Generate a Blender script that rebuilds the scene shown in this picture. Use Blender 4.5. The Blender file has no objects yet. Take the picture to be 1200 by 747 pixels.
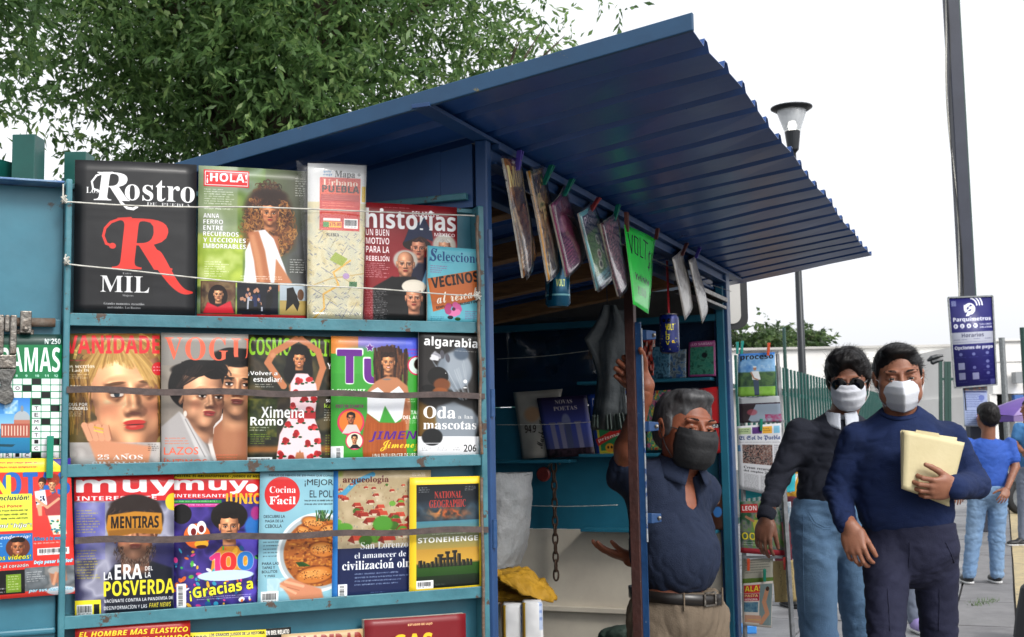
import bpy, bmesh, math, random
import numpy as np
from mathutils import Vector, Matrix, noise as mnoise
random.seed(7); RNG = np.random.default_rng(11)
SC = bpy.context.scene; COL = SC.collection
R_ = math.radians
# ------------------------------------------------------------------ camera
F_ = 1400.0; CAMZ = 1.38; PITCH = math.atan(136.5/1400); ROLL = -0.018
cam_d = bpy.data.cameras.new('camera'); cam = bpy.data.objects.new('camera', cam_d); COL.objects.link(cam)
cam_d.sensor_width = 36; cam_d.lens = 42; cam_d.clip_end = 2000; cam_d.clip_start = .05
CM = Matrix.Rotation(math.pi/2+PITCH, 3, 'X') @ Matrix.Rotation(ROLL, 3, 'Z')
cam.matrix_world = Matrix.Translation((0, 0, CAMZ)) @ CM.to_4x4()
cam_d.dof.use_dof = True; cam_d.dof.focus_distance = 2.7; cam_d.dof.aperture_fstop = 16
SC.camera = cam
# ------------------------------------------------------------------ sky and sun (overcast)
w = bpy.data.worlds.new('World'); SC.world = w; w.use_nodes = True
nt = w.node_tree; nt.nodes.clear()
SUN_EL, SUN_AZ = R_(40), R_(142)      # azimuth measured from +Y, clockwise seen from above
sky = nt.nodes.new('ShaderNodeTexSky'); sky.sky_type = 'NISHITA'; sky.sun_disc = False
sky.sun_elevation = SUN_EL; sky.sun_rotation = SUN_AZ; sky.dust_density = 6; sky.air_density = 1.0; sky.ozone_density = 1
hs = nt.nodes.new('ShaderNodeHueSaturation'); hs.inputs['Saturation'].default_value = .10; hs.inputs['Value'].default_value = 1.35
mx = nt.nodes.new('ShaderNodeMix'); mx.data_type = 'RGBA'; mx.inputs[0].default_value = .55
mx.inputs[7].default_value = (9.0, 9.2, 9.6, 1)      # even cloud deck
bg = nt.nodes.new('ShaderNodeBackground'); bg.inputs[1].default_value = .15
wo = nt.nodes.new('ShaderNodeOutputWorld')
nt.links.new(sky.outputs[0], hs.inputs['Color']); nt.links.new(hs.outputs[0], mx.inputs[6])
nt.links.new(mx.outputs[2], bg.inputs[0]); nt.links.new(bg.outputs[0], wo.inputs[0])
sd = bpy.data.lights.new('sun', 'SUN'); sun = bpy.data.objects.new('sun', sd); COL.objects.link(sun)
sd.energy = 1.5; sd.angle = R_(14); sd.color = (1, .96, .9)
sdir = Vector((math.sin(SUN_AZ)*math.cos(SUN_EL), math.cos(SUN_AZ)*math.cos(SUN_EL), math.sin(SUN_EL)))
sun.rotation_euler = (-sdir).to_track_quat('-Z', 'Y').to_euler(); sun.location = (0, -6, 12)
SC.view_settings.view_transform = 'Standard'; SC.view_settings.look = 'None'
SC.view_settings.exposure = 0.15; SC.view_settings.gamma = 1.0
SC.cycles.max_bounces = 6; SC.cycles.diffuse_bounces = 3; SC.cycles.transparent_max_bounces = 12
# ------------------------------------------------------------------ frames: real planes of the place
O_ = Vector((0, 0, CAMZ))
def ray(px, py): return CM @ Vector(((px-600)/F_, -(py-373.5)/F_, -1))
def hit(px, py, p0, n):
    d = ray(px, py); p0 = Vector(p0); n = Vector(n); return O_ + d*((p0-O_).dot(n)/d.dot(n))
def aty(px, py, y): return hit(px, py, (0, y, 0), (0, 1, 0))
def ground(px, py): return hit(px, py, (0, 0, 0), (0, 0, 1))
class Fr:
    """right-handed frame: origin, x axis, y axis (z up)"""
    def __init__(s, o, ax, ay=None):
        s.o = Vector(o); s.x = Vector(ax).normalized(); s.z = Vector((0, 0, 1)); s.y = s.z.cross(s.x) if ay is None else Vector(ay).normalized()
    def __call__(s, a, b, c): return s.o + s.x*a + s.y*b + s.z*c
    def inv(s, p): q = Vector(p)-s.o; return (q.dot(s.x), q.dot(s.y), q.dot(s.z))
WF = Fr((0, 0, 0), (1, 0, 0))
ANG = R_(22.2)
UU = Vector((math.sin(ANG), math.cos(ANG), 0)); NN = Vector((math.cos(ANG), -math.sin(ANG), 0))
C0 = Vector((-.0538, 2.6, 0))
K = Fr(C0, UU, NN)          # kiosk: s along the street, t outward to the road, z up (left-handed on purpose; faces are recalculated)
UR = Vector((-.916, -.401, 0)).normalized(); NR = Vector((.401, -.916, 0)).normalized()
R = Fr(C0, UR, NR)          # display door: a to the left from the hinge, b towards the viewer
# ------------------------------------------------------------------ mesh helpers
class MB:
    def __init__(s): s.v = []; s.f = []; s.m = []; s.uv = None
    def add(s, vs, fs, m=0):
        k = len(s.v); s.v += [tuple(p) for p in vs]; s.f += [tuple(i+k for i in f) for f in fs]; s.m += [m]*len(fs); return s
    def box(s, fr, a, b, m=0):
        (x0, y0, z0), (x1, y1, z1) = a, b
        vs = [fr(x, y, z) for z in (z0, z1) for y in (y0, y1) for x in (x0, x1)]
        return s.add(vs, [(0, 2, 3, 1), (4, 5, 7, 6), (0, 1, 5, 4), (2, 6, 7, 3), (0, 4, 6, 2), (1, 3, 7, 5)], m)
    def hexa(s, p8, m=0):   # bottom 4 (ring), top 4 (ring)
        return s.add(p8, [(3, 2, 1, 0), (4, 5, 6, 7), (0, 1, 5, 4), (1, 2, 6, 5), (2, 3, 7, 6), (3, 0, 4, 7)], m)
    def bar(s, p, q, w, h=None, up=(0, 0, 1), m=0):
        p, q = Vector(p), Vector(q); h = h or w; d = (q-p).normalized(); x = d.cross(Vector(up))
        if x.length < 1e-4: x = d.cross(Vector((1, 0, 0)))
        x.normalize(); y = x.cross(d)
        c = [(-1, -1), (1, -1), (1, 1), (-1, 1)]
        return s.hexa([p+x*(a*w/2)+y*(b*h/2) for a, b in c]+[q+x*(a*w/2)+y*(b*h/2) for a, b in c], m)
    def tube(s, pts, r, n=8, m=0, cap=True):
        pts = [Vector(p) for p in pts]; rs = r if isinstance(r, (list, tuple)) else [r]*len(pts); rings = []
        ref = None
        for i, p in enumerate(pts):
            d = (pts[min(i+1, len(pts)-1)]-pts[max(i-1, 0)])
            d = d.normalized() if d.length > 1e-9 else Vector((0, 0, 1))
            if ref is None: ref = d.orthogonal().normalized()
            x = (ref-d*ref.dot(d)); x = x.normalized() if x.length > 1e-6 else d.orthogonal().normalized(); ref = x; y = d.cross(x)
            rings.append([p+(x*math.cos(2*math.pi*k/n)+y*math.sin(2*math.pi*k/n))*rs[i] for k in range(n)])
        vs = [q for rg in rings for q in rg]; fs = []
        for i in range(len(pts)-1):
            for k in range(n): fs.append((i*n+k, i*n+(k+1) % n, (i+1)*n+(k+1) % n, (i+1)*n+k))
        if cap: fs.append(tuple(range(n))[::-1]); fs.append(tuple((len(pts)-1)*n+k for k in range(n)))
        return s.add(vs, fs, m)
    def lathe(s, c, prof, n=24, m=0, ax=(0, 0, 1)):
        ax = Vector(ax).normalized(); x = ax.orthogonal().normalized(); y = ax.cross(x); c = Vector(c)
        vs = [c+ax*z+(x*math.cos(2*math.pi*k/n)+y*math.sin(2*math.pi*k/n))*r for r, z in prof for k in range(n)]; fs = []
        for i in range(len(prof)-1):
            for k in range(n): fs.append((i*n+k, i*n+(k+1) % n, (i+1)*n+(k+1) % n, (i+1)*n+k))
        return s.add(vs, fs, m)
    def grid(s, P, nu, nv, m=0):   # P(u,v)->point
        vs = [P(i/nu, j/nv) for j in range(nv+1) for i in range(nu+1)]
        fs = [(j*(nu+1)+i, j*(nu+1)+i+1, (j+1)*(nu+1)+i+1, (j+1)*(nu+1)+i) for j in range(nv) for i in range(nu)]
        return s.add(vs, fs, m)
    def build(s, name, mats, parent=None, smooth=False, bevel=0, recalc=True, loc=None):
        me = bpy.data.meshes.new(name)
        base = Vector(parent_loc(parent)) if parent is not None else Vector(loc or (0, 0, 0))
        me.from_pydata([tuple(Vector(p)-base) for p in s.v], [], s.f); me.update()
        mats = mats if isinstance(mats, (list, tuple)) else [mats]
        for m_ in mats: me.materials.append(m_)
        if len(mats) > 1: me.polygons.foreach_set('material_index', s.m)
        if recalc:
            bm = bmesh.new(); bm.from_mesh(me); bmesh.ops.recalc_face_normals(bm, faces=bm.faces); bm.to_mesh(me); bm.free()
        if smooth: me.polygons.foreach_set('use_smooth', [True]*len(me.polygons))
        o = bpy.data.objects.new(name, me); COL.objects.link(o)
        if parent is not None: o.parent = parent
        else: o.location = base
        if bevel:
            b = o.modifiers.new('bevel', 'BEVEL'); b.width = bevel; b.segments = 2; b.limit_method = 'ANGLE'; b.angle_limit = .6
        return o
WLOC = {}
def parent_loc(o):
    p = Vector((0, 0, 0))
    while o is not None: p = p+o.location; o = o.parent
    return p
def thing(name, label, cat, loc=(0, 0, 0), group=None, kind=None):
    o = bpy.data.objects.new(name, None); COL.objects.link(o); o.location = loc; o.empty_display_size = .1
    return tag(o, label, cat, group, kind)
def tag(o, label=None, cat=None, group=None, kind=None):
    if label: o['label'] = label
    if cat: o['category'] = cat
    if group: o['group'] = group
    if kind: o['kind'] = kind
    return o
def lab(o, label): o['label'] = label; return o
def copy_tree(o, parent=None):
    c = o.copy(); COL.objects.link(c); c.parent = parent
    for ch in list(o.children): copy_tree(ch, c)
    return c
# ------------------------------------------------------------------ materials
def s2l(c): return tuple(((x/12.92) if x <= .04045 else ((x+.055)/1.055)**2.4) for x in c)
def hexc(h): return s2l(tuple(int(h[i:i+2], 16)/255 for i in (0, 2, 4)))
MATS = {}
def nodes(m): return m.node_tree.nodes, m.node_tree.links
def mat(name, col, rough=.6, metal=0, col2=None, nscale=8, bump=0, bscale=60, spec=.5, chips=None, chip_at=.68, chip_scale=14, rvar=0, trans=0, coat=0, sub=0, streak=0, aniso=(1, 1, 1), emit=None, alpha=1, fold=0, fscale=7):
    if name in MATS: return MATS[name]
    m = bpy.data.materials.new(name); m.use_nodes = True; N, L = nodes(m); p = N['Principled BSDF']
    p.inputs['Base Color'].default_value = (*col, 1); p.inputs['Roughness'].default_value = rough; p.inputs['Metallic'].default_value = metal
    p.inputs['Specular IOR Level'].default_value = spec
    if coat: p.inputs['Coat Weight'].default_value = coat; p.inputs['Coat Roughness'].default_value = .08
    if sub: p.inputs['Subsurface Weight'].default_value = sub; p.inputs['Subsurface Radius'].default_value = (.012, .005, .003); p.inputs['Subsurface Scale'].default_value = .6
    if trans: p.inputs['Transmission Weight'].default_value = trans
    if emit: p.inputs['Emission Color'].default_value = (*emit[0], 1); p.inputs['Emission Strength'].default_value = emit[1]
    if alpha < 1: p.inputs['Alpha'].default_value = alpha
    tc = N.new('ShaderNodeTexCoord'); mp = N.new('ShaderNodeMapping'); mp.inputs['Scale'].default_value = aniso
    L.new(tc.outputs['Object'], mp.inputs['Vector'])
    cur = None
    if col2:
        n1 = N.new('ShaderNodeTexNoise'); n1.inputs['Scale'].default_value = nscale; n1.inputs['Detail'].default_value = 6; n1.inputs['Roughness'].default_value = .62
        L.new(mp.outputs[0], n1.inputs['Vector'])
        r = N.new('ShaderNodeMapRange'); r.inputs[1].default_value = .32; r.inputs[2].default_value = .68; L.new(n1.outputs[0], r.inputs[0])
        mi = N.new('ShaderNodeMix'); mi.data_type = 'RGBA'; L.new(r.outputs[0], mi.inputs[0])
        mi.inputs[6].default_value = (*col, 1); mi.inputs[7].default_value = (*col2, 1); cur = mi.outputs[2]
        L.new(cur, p.inputs['Base Color'])
    if rvar:
        n3 = N.new('ShaderNodeTexNoise'); n3.inputs['Scale'].default_value = nscale*2.3; n3.inputs['Detail'].default_value = 5; L.new(mp.outputs[0], n3.inputs['Vector'])
        r3 = N.new('ShaderNodeMapRange'); r3.inputs[3].default_value = max(.03, rough-rvar); r3.inputs[4].default_value = rough+rvar; L.new(n3.outputs[0], r3.inputs[0]); L.new(r3.outputs[0], p.inputs['Roughness'])
    if chips:
        n2 = N.new('ShaderNodeTexNoise'); n2.inputs['Scale'].default_value = chip_scale; n2.inputs['Detail'].default_value = 9; n2.inputs['Roughness'].default_value = .7
        L.new(tc.outputs['Object'], n2.inputs['Vector'])
        r2 = N.new('ShaderNodeMapRange'); r2.inputs[1].default_value = chip_at; r2.inputs[2].default_value = chip_at+.03; L.new(n2.outputs[0], r2.inputs[0])
        m2 = N.new('ShaderNodeMix'); m2.data_type = 'RGBA'; L.new(r2.outputs[0], m2.inputs[0])
        if cur: L.new(cur, m2.inputs[6])
        else: m2.inputs[6].default_value = (*col, 1)
        m2.inputs[7].default_value = (*chips, 1); L.new(m2.outputs[2], p.inputs['Base Color'])
    if bump:
        nb = N.new('ShaderNodeTexNoise'); nb.inputs['Scale'].default_value = bscale; nb.inputs['Detail'].default_value = 5; L.new(mp.outputs[0], nb.inputs['Vector'])
        b = N.new('ShaderNodeBump'); b.inputs['Strength'].default_value = bump; b.inputs['Distance'].default_value = .01; L.new(nb.outputs[0], b.inputs['Height']); L.new(b.outputs[0], p.inputs['Normal'])
        if fold:   # creases in cloth
            nf = N.new('ShaderNodeTexNoise'); nf.noise_type = 'RIDGED_MULTIFRACTAL'; nf.inputs['Scale'].default_value = fscale; nf.inputs['Detail'].default_value = 2; nf.inputs['Distortion'].default_value = .6
            mf = N.new('ShaderNodeMapping'); mf.inputs['Scale'].default_value = (1, 1, 1.8); mf.inputs['Rotation'].default_value = (.3, .5, 0); L.new(tc.outputs['Object'], mf.inputs['Vector']); L.new(mf.outputs[0], nf.inputs['Vector'])
            bf = N.new('ShaderNodeBump'); bf.inputs['Strength'].default_value = fold; bf.inputs['Distance'].default_value = .02; L.new(nf.outputs[0], bf.inputs['Height']); L.new(bf.outputs[0], b.inputs['Normal'])
    MATS[name] = m; return m
RUST = hexc('5a3a28')
teal = mat('teal_paint', hexc('3a788b'), .42, 0, hexc('2c6274'), 5, .15, 9, chips=hexc('3b3a36'), chip_at=.635, chip_scale=9, rvar=.1)
teal_edge = mat('teal_worn_paint', hexc('457f8b'), .45, 0, hexc('316672'), 14, .2, 30, chips=hexc('4a3a30'), chip_at=.585, chip_scale=26, rvar=.1)
teal_in = mat('teal_inner_paint', hexc('246a82'), .4, 0, hexc('1c5a70'), 4, .12, 12, chips=hexc('253038'), chip_at=.68, rvar=.1)
navy = mat('navy_paint', hexc('234878'), .42, 0, hexc('1c3c66'), 5, .22, 7, chips=hexc('5a4638'), chip_at=.70, chip_scale=12, rvar=.1)
roofm = mat('navy_roof_paint', hexc('254d8c'), .3, 0, hexc('1f4278'), 3, .25, 5, chips=hexc('6a5648'), chip_at=.735, chip_scale=10, rvar=.06)
flash = mat('blue_flashing_paint', hexc('1d4769'), .45, 0, hexc('193e5e'), 9, .2, 12, chips=hexc('6e6a4c'), chip_at=.63, chip_scale=14, rvar=.1)
bluep = mat('blue_post_paint', hexc('244a78'), .35, 0, hexc('1c3c64'), 12, .2, 40, chips=hexc('b9c2c8'), chip_at=.66, chip_scale=40, rvar=.1)
brown = mat('brown_primer', hexc('4a2a24'), .5, 0, hexc('38201c'), 20, .3, 50, chips=hexc('8a8078'), chip_at=.68, chip_scale=40)
ironm = mat('bare_worn_steel', hexc('8d8a84'), .34, .85, hexc('5c5148'), 40, .3, 80, rvar=.12)
rustm = mat('rusty_steel', hexc('6a4a32'), .6, .4, hexc('7d756c'), 25, .4, 60)
creamp = mat('cream_panel', hexc('d0c8b8'), .5, 0, hexc('bab1a4'), 4, .1, 10, chips=hexc('4a4038'), chip_at=.69, chip_scale=10)
woodm = mat('old_wood', hexc('8a6238'), .7, 0, hexc('5f4226'), 10, .3, 30, aniso=(1, 1, 8))
cordm = mat('white_cord', hexc('d8d6ce'), .8, 0, hexc('a8a69c'), 60)
rubber = mat('brown_rubber_strap', hexc('3d3332'), .65, 0, hexc('574844'), 40, .2, 90)
blackp = mat('black_plastic', hexc('1c1d20'), .4)
# ================================================================== KIOSK
kiosk = thing('newspaper_kiosk', 'blue sheet-metal newspaper kiosk with a corrugated awning roof and opened display door', 'kiosk', K(0, 0, 0))
L_, DT = 2.47, -1.5
def roofz(t): return 2.046+.140*t
mb = MB(); mb.hexa([K(0, -.11, .05), K(0, DT, .05), K(.02, DT, .05), K(.02, -.11, .05), K(0, -.11, roofz(-.11)-.012), K(0, DT, roofz(DT)-.012), K(.02, DT, roofz(DT)-.012), K(.02, -.11, roofz(-.11)-.012)])
mb.build('end_wall', navy, kiosk)
MB().hexa([K(0, -.031, 1.885), K(0, -.1095, 1.885), K(.02, -.1095, 1.885), K(.02, -.031, 1.885), K(0, -.031, 2.028), K(0, -.1095, 2.016), K(.02, -.1095, 2.016), K(.02, -.031, 2.028)]).build('wall_gusset', navy, kiosk)
MB().box(K, (-.006, -.022, .05), (.022, .006, 2.032)).build('corner_post', navy, kiosk, bevel=.003)
MB().box(K, (-.018, -.6, 1.90), (-.002, -.04, 1.915)).build('wall_trim', teal_edge, kiosk, bevel=.002)
mb = MB(); mb.hexa([K(.02, DT, .05), K(.02, DT-.02, .05), K(L_, DT-.02, .05), K(L_, DT, .05), K(.02, DT, 1.80), K(.02, DT-.02, 1.80), K(L_, DT-.02, 1.80), K(L_, DT, 1.80)])
mb.build('back_wall', teal_in, kiosk)
MB().box(K, (L_, DT, .05), (L_+.02, 0, .975)).build('end_panel', creamp, kiosk)
MB().box(K, (L_, DT, .978), (L_+.02, 0, 1.50)).build('end_panel', teal_in, kiosk)
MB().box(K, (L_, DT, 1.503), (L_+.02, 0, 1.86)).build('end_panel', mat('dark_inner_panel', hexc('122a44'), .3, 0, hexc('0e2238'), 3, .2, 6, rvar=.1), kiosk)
MB().box(K, (L_+.003, DT, 1.863), (L_+.018, 0, 1.97)).build('end_panel', mat('grey_board', hexc('6d6a66'), .7, 0, hexc('57544f'), 6), kiosk)
MB().box(K, (L_-.05, DT, 1.83), (L_, -.03, 1.858)).build('wall_rail', teal_in, kiosk, bevel=.002)
# far corner post and header
MB().box(K, (L_-.03, -.045, .05), (L_+.035, .012, 2.031)).build('corner_post', bluep, kiosk, bevel=.003)
MB().box(K, (L_-.055, -.03, .05), (L_-.033, 0.0, 1.97)).build('door_jamb', teal_in, kiosk, bevel=.002)
mb = MB(); mb.box(K, (.036, -.03, 1.985), (L_-.031, 0, 2.031)); mb.box(K, (.036, 0.0005, 2.018), (L_-.031, .02, 2.031)); mb.box(K, (.036, -.0, 1.985), (L_-.031, .012, 1.992))
mb.build('header_beam', navy, kiosk, bevel=.002)
mb = MB(); mb.box(K, (.037, -.075, 1.925), (L_-.06, -.045, 1.965)); mb.box(K, (.037, -.045, 1.955), (L_-.06, -.032, 1.965))
mb.build('hanging_rail', navy, kiosk, bevel=.002)
MB().box(K, (1.75, -.03, 1.90), (L_-.056, .022, 1.918)).build('sliding_track', ironm, kiosk, bevel=.002)
MB().box(K, (1.75, -.03, 1.872), (L_-.056, .016, 1.885)).build('sliding_track', ironm, kiosk, bevel=.002)
# ceiling beams of old wood inside
for s0 in (.45, 1.0, 1.6, 2.15):
    MB().hexa([K(s0, -.09, roofz(-.09)-.075), K(s0+.06, -.09, roofz(-.09)-.075), K(s0+.06, DT, roofz(DT)-.075), K(s0, DT, roofz(DT)-.075),
               K(s0, -.09, roofz(-.09)-.02), K(s0+.06, -.09, roofz(-.09)-.02), K(s0+.06, DT, roofz(DT)-.02), K(s0, DT, roofz(DT)-.02)]).build('ceiling_beam', woodm, kiosk, bevel=.003)
# wooden sheet on the lower counter and the shelf rail on the cream panel
MB().box(K, (L_-.03, DT, .635), (L_, -.05, .655)).build('panel_rail', creamp, kiosk, bevel=.002)
for t0, h in ((-1.0, .24), (-.93, .1)):
    MB().hexa([K(L_-.04, t0, .655-.22), K(L_-.033, t0, .655-.22), K(L_-.033, t0+.028, .655-.22), K(L_-.04, t0+.028, .655-.22), K(L_-.04, t0-.02, .655+h-.1), K(L_-.033, t0-.02, .655+h-.1), K(L_-.033, t0+.015, .655+h-.1), K(L_-.04, t0+.015, .655+h-.1)]).build('wood_batten', woodm, kiosk)
MB().box(K, (.02, DT, .04), (L_, .0, .075)).build('kiosk_floor', mat('kiosk_floor', hexc('4a4844'), .8, 0, hexc('5b5750'), 6), kiosk)
# shelves on the far end wall (right of the middle post) with their uprights
for (y, x) in ((443, 806), (531, 806), (622, 840)):
    z = K.inv(hit(x, y, K(L_-.1, 0, 0), UU))[2]; MB().box(K, (L_-.10, -.62, z-.013), (L_, -.05, z)).build('shelf', teal_in, kiosk, bevel=.002)
z = K.inv(hit(650, 539, K(L_-.1, 0, 0), UU))[2]; MB().box(K, (L_-.10, -1.46, z-.014), (L_, -.66, z)).build('shelf', teal_in, kiosk, bevel=.002)
# roof: trapezoid corrugation running down from the street edge, real ribs
S0, S1, T1 = -.285, 2.93, .54
prof = []; s = S0; pitch = .163
while s < S1:
    prof += [(s, 0), (min(s+.118, S1), 0), (min(s+.127, S1), .017), (min(s+.149, S1), .017)]; s += pitch
prof.append((S1, 0))
mb = MB(); nt_ = 12; vs = []; fs = []
for j in range(nt_+1):
    t = T1+(-1.62-T1)*j/nt_
    for (a, h) in prof:
        wv = .0025*math.sin(a*5+j*.9)+.0015*math.sin(a*17+j*2.1)
        vs.append(K(a, t+.004*math.sin(a*9), roofz(t)+h+wv))
m_ = len(prof)
for j in range(nt_):
    for i in range(m_-1): fs.append((j*m_+i, j*m_+i+1, (j+1)*m_+i+1, (j+1)*m_+i))
mb.add(vs, fs); ro = mb.build('roof_sheet', roofm, kiosk, recalc=False)
so = ro.modifiers.new('thickness', 'SOLIDIFY'); so.thickness = .002; so.offset = 1
mb = MB()
mb.hexa([K(S0-.012, T1+.006, roofz(T1)-.012), K(S0-.001, T1+.006, roofz(T1)-.012), K(S0-.001, -1.62, roofz(-1.62)-.012), K(S0-.012, -1.62, roofz(-1.62)-.012),
         K(S0-.012, T1+.006, roofz(T1)+.022), K(S0-.001, T1+.006, roofz(T1)+.022), K(S0-.001, -1.62, roofz(-1.62)+.022), K(S0-.012, -1.62, roofz(-1.62)+.022)])
mb.build('roof_flashing', flash, kiosk, bevel=.002)
mb = MB()   # angle iron under the street edge of the wall, and a rail under the overhang
mb.box(K, (-.30, -.0285, 2.0325), (L_+.3, .012, 2.041)); mb.build('purlin', navy, kiosk, bevel=.001)
# ---- middle door leaf seen edge on: brown angle + blue strip with hinge tabs
door = MB().box(K, (1.148, -.036, .05), (1.178, -.006, 1.965)).build('half_door', brown, kiosk, bevel=.002)
MB().box(K, (1.158, -.0055, .05), (1.163, .013, 1.72)).build('door_edge', bluep, door)
MB().box(K, (1.1570, .0135, 1.05), (1.1635, .0165, 1.70)).build('edge_strip', mat('white_worn', hexc('b8bcc0'), .5, 0, hexc('6d7c90'), 30, chips=hexc('2a4a80'), chip_at=.55, chip_scale=30), door)
for px, py in ((767, 395), (777, 500), (771, 606)):
    p = K.inv(hit(px, py, K(0, .03, 0), NN)); z = p[2]
    q = MB(); q.hexa([K(1.1645, .0, z-.016), K(1.1645, .03, z-.016), K(1.195, .052, z-.013), K(1.198, .047, z-.013), K(1.1645, .0, z+.016), K(1.1645, .03, z+.016), K(1.195, .052, z+.013), K(1.198, .047, z+.013)])
    h = q  .build('hinge_tab', navy, door, bevel=.003)
    MB().lathe(K(1.189, .046, z), [(.0, .0), (.006, 0), (.006, .008), (0, .010)], 10, ax=-UU+NN*.3).build('rivet', ironm, door)
# ---- far rounded grey mirror-like panel beside the far post
# ================================================================== DISPLAY DOOR
dd = MB().box(R, (.0, -.055, .12), (.885, -.046, 1.88)).build('display_door', teal, kiosk)
ZS = [.775, 1.058, 1.338, 1.624]
for z in ZS+[.49]:
    q = MB(); q.box(R, (.02, -.0455, z-.004), (.862, -.003, z)); q.box(R, (.02, -.0025, z-.022), (.862, 0, z+.002)); q.build('shelf', teal_edge, dd, bevel=.0015)
q = MB(); q.box(R, (.0, -.0455, 1.872), (.885, -.031, 1.882)); q.build('top_rim', teal_edge, dd, bevel=.0015)
MB().box(R, (-.001, -.0455, .12), (.019, .002, 1.884)).build('frame_stile', teal_edge, dd, bevel=.003)
MB().box(R, (-.020, -.05, .12), (-.004, -.012, 1.87)).build('hinge_stile', bluep, dd, bevel=.003)
MB().box(R, (.857, -.0455, .12), (.869, .004, 1.884)).build('frame_stile', teal_edge, dd, bevel=.003)
for z in (1.80, 1.45, 1.17, .86):
    MB().tube([R(-.006, .006, z-.03), R(-.006, .006, z+.03)], .006, 10).build('hinge', bluep, dd)
# rod with cord run up the right stile
MB().tube([R(.022+.002*math.sin(i*1.3), .006, 1.86-i*.04) for i in range(14)], .0035, 8, m=0).build('strap_rod', rustm, dd)
MB().tube([R(.022+.001*math.sin(i), .006, 1.29-i*.04) for i in range(14)], .0035, 8).build('strap_rod', rustm, dd)
# left leaf of the door
lf = MB().box(R, (.871, -.05, .12), (1.45, -.038, 1.872)).build('side_leaf', teal, kiosk)
q = MB(); q.box(R, (.872, -.050, 1.8735), (1.45, .012, 1.8775)); q.build('top_lip', mat('blue_lip', hexc('2f5f9c'), .3, 0, hexc('86a0b8'), 30, chips=hexc('7a5a40'), chip_at=.62, chip_scale=30), lf, bevel=.001)
q = MB(); q.box(R, (.872, -.0375, .90), (1.45, -.020, 1.615)); q.build('raised_panel', teal, lf, bevel=.002)
for z in (1.035, .985): MB().box(R, (.872, -.0195, z-.006), (1.45, -.008, z+.006)).build('door_rib', teal, lf, bevel=.004)
# bolt and hasp
za = 1.607
q = MB(); q.tube([R(.883, -.004, za), R(1.4, -.004, za)], .0085, 12); bolt = q.build('bolt_rod', rustm, lf, smooth=True)
q = MB(); q.box(R, (.925, -.019, za-.022), (.945, .010, za+.020)); q.box(R, (.92, -.019, za-.026), (.955, -.012, za-.012)); q.lathe(R(.935, .010, za-.014), [(0, .004), (.005, .003), (.006, 0)], 10, ax=NR); q.build('bolt_bracket', ironm, lf, bevel=.002)
q = MB(); q.box(R, (.950, .003, za-.062), (.962, .008, za+.012)); q.box(R, (.972, .003, za-.062), (.984, .008, za+.012)); q.box(R, (.9625, .003, za-.02), (.9715, .0078, za+.012)); q.box(R, (.950, .003, za-.088), (.984, .0085, za-.0625))
q.build('hasp_plate', ironm, lf, bevel=.0025)
q = MB()
pr = [(.017, 0), (.017, -.004), (.010, -.022), (.008, -.030), (.013, -.040), (.015, -.052), (.011, -.062), (0, -.066)]
vs = []
n_ = len(pr)
for (b0) in (.001, .010):
    for x, z in pr: vs.append(R(.967-x, b0, za-.089+z))
    for x, z in pr[::-1]: vs.append(R(.967+x, b0, za-.089+z))
m2 = 2*n_
fs = [tuple(range(m2)), tuple(range(m2, 2*m2))]+[(i, (i+1) % m2, m2+(i+1) % m2, m2+i) for i in range(m2)]
q.add(vs, fs).build('hasp_tongue', mat('dark_worn_iron', hexc('4c4d4c'), .5, .6, hexc('6c6a66'), 50, .4, 90), lf, bevel=.002)
MB().box(K, (-.01, -.001, .05), (.03, .006, .3)).build('kick_plate', navy, kiosk)

# straps and cords across the magazines: things of their own
def strap(z0, z1, sag, label, w=.013, b=.006, a0=.862, a1=.012):
    q = MB(); n = 24; vs = []
    for i in range(n+1):
        f = i/n; a = a0+(a1-a0)*f; z = z0+(z1-z0)*f-sag*math.sin(math.pi*f); bb = b+.006*math.sin(math.pi*f)
        tw = .002*math.sin(f*23)
        vs += [R(a, bb, z-w/2+tw), R(a, bb+.002, z-w/2+tw), R(a, bb+.002, z+w/2+tw), R(a, bb, z+w/2+tw)]
    fs = [(4*i+k, 4*i+(k+1) % 4, 4*i+4+(k+1) % 4, 4*i+4+k) for i in range(n) for k in range(4)]+[(0, 1, 2, 3), (4*n+3, 4*n+2, 4*n+1, 4*n)]
    return tag(q.add(vs, fs).build('rubber_strap', rubber, loc=R(a0, b, z0)), label, 'strap', 'rubber straps holding the magazines')
def rz(px, py, b=.006): p = R.inv(hit(px, py, R(0, b, 0), NR)); return p
def strap_px(p0, p1, label, w=.0125):
    a = rz(*p0); c = rz(*p1); strap(a[2], c[2], .001, label, w, a0=a[0], a1=c[0])
strap_px((78, 457), (568, 464), 'brown rubber strap stretched across the middle row of fashion magazines')
strap_px((88, 634), (572, 620), 'brown rubber strap stretched across the lower row of science and cooking magazines')
def cord(pts, name, label, r=.0016, group=None, m=None, cat='cord', n=7):
    # smooth path through world points
    P = [Vector(p) for p in pts]; out = []
    for i in range(len(P)-1):
        p0 = P[max(i-1, 0)]; p1 = P[i]; p2 = P[i+1]; p3 = P[min(i+2, len(P)-1)]
        for k in range(n):
            t = k/n; out.append(.5*((2*p1)+(p2-p0)*t+(2*p0-5*p1+4*p2-p3)*t*t+(3*p1-p0-3*p2+p3)*t**3))
    out.append(P[-1])
    return tag(MB().tube(out, r, 6).build(name, m or cordm, smooth=True, loc=P[0]), label, cat, group)
def onR(px, py, b=.01): return hit(px, py, R(0, b, 0), NR)
cord([onR(74, 216), onR(75, 236), onR(84, 237), onR(150, 241), onR(232, 243), onR(300, 243), onR(430, 248), onR(500, 251), onR(556, 253)], 'cord', 'white cord knotted at the door edge and crossing the title of the black cover', group='white cords across the top row')
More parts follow.
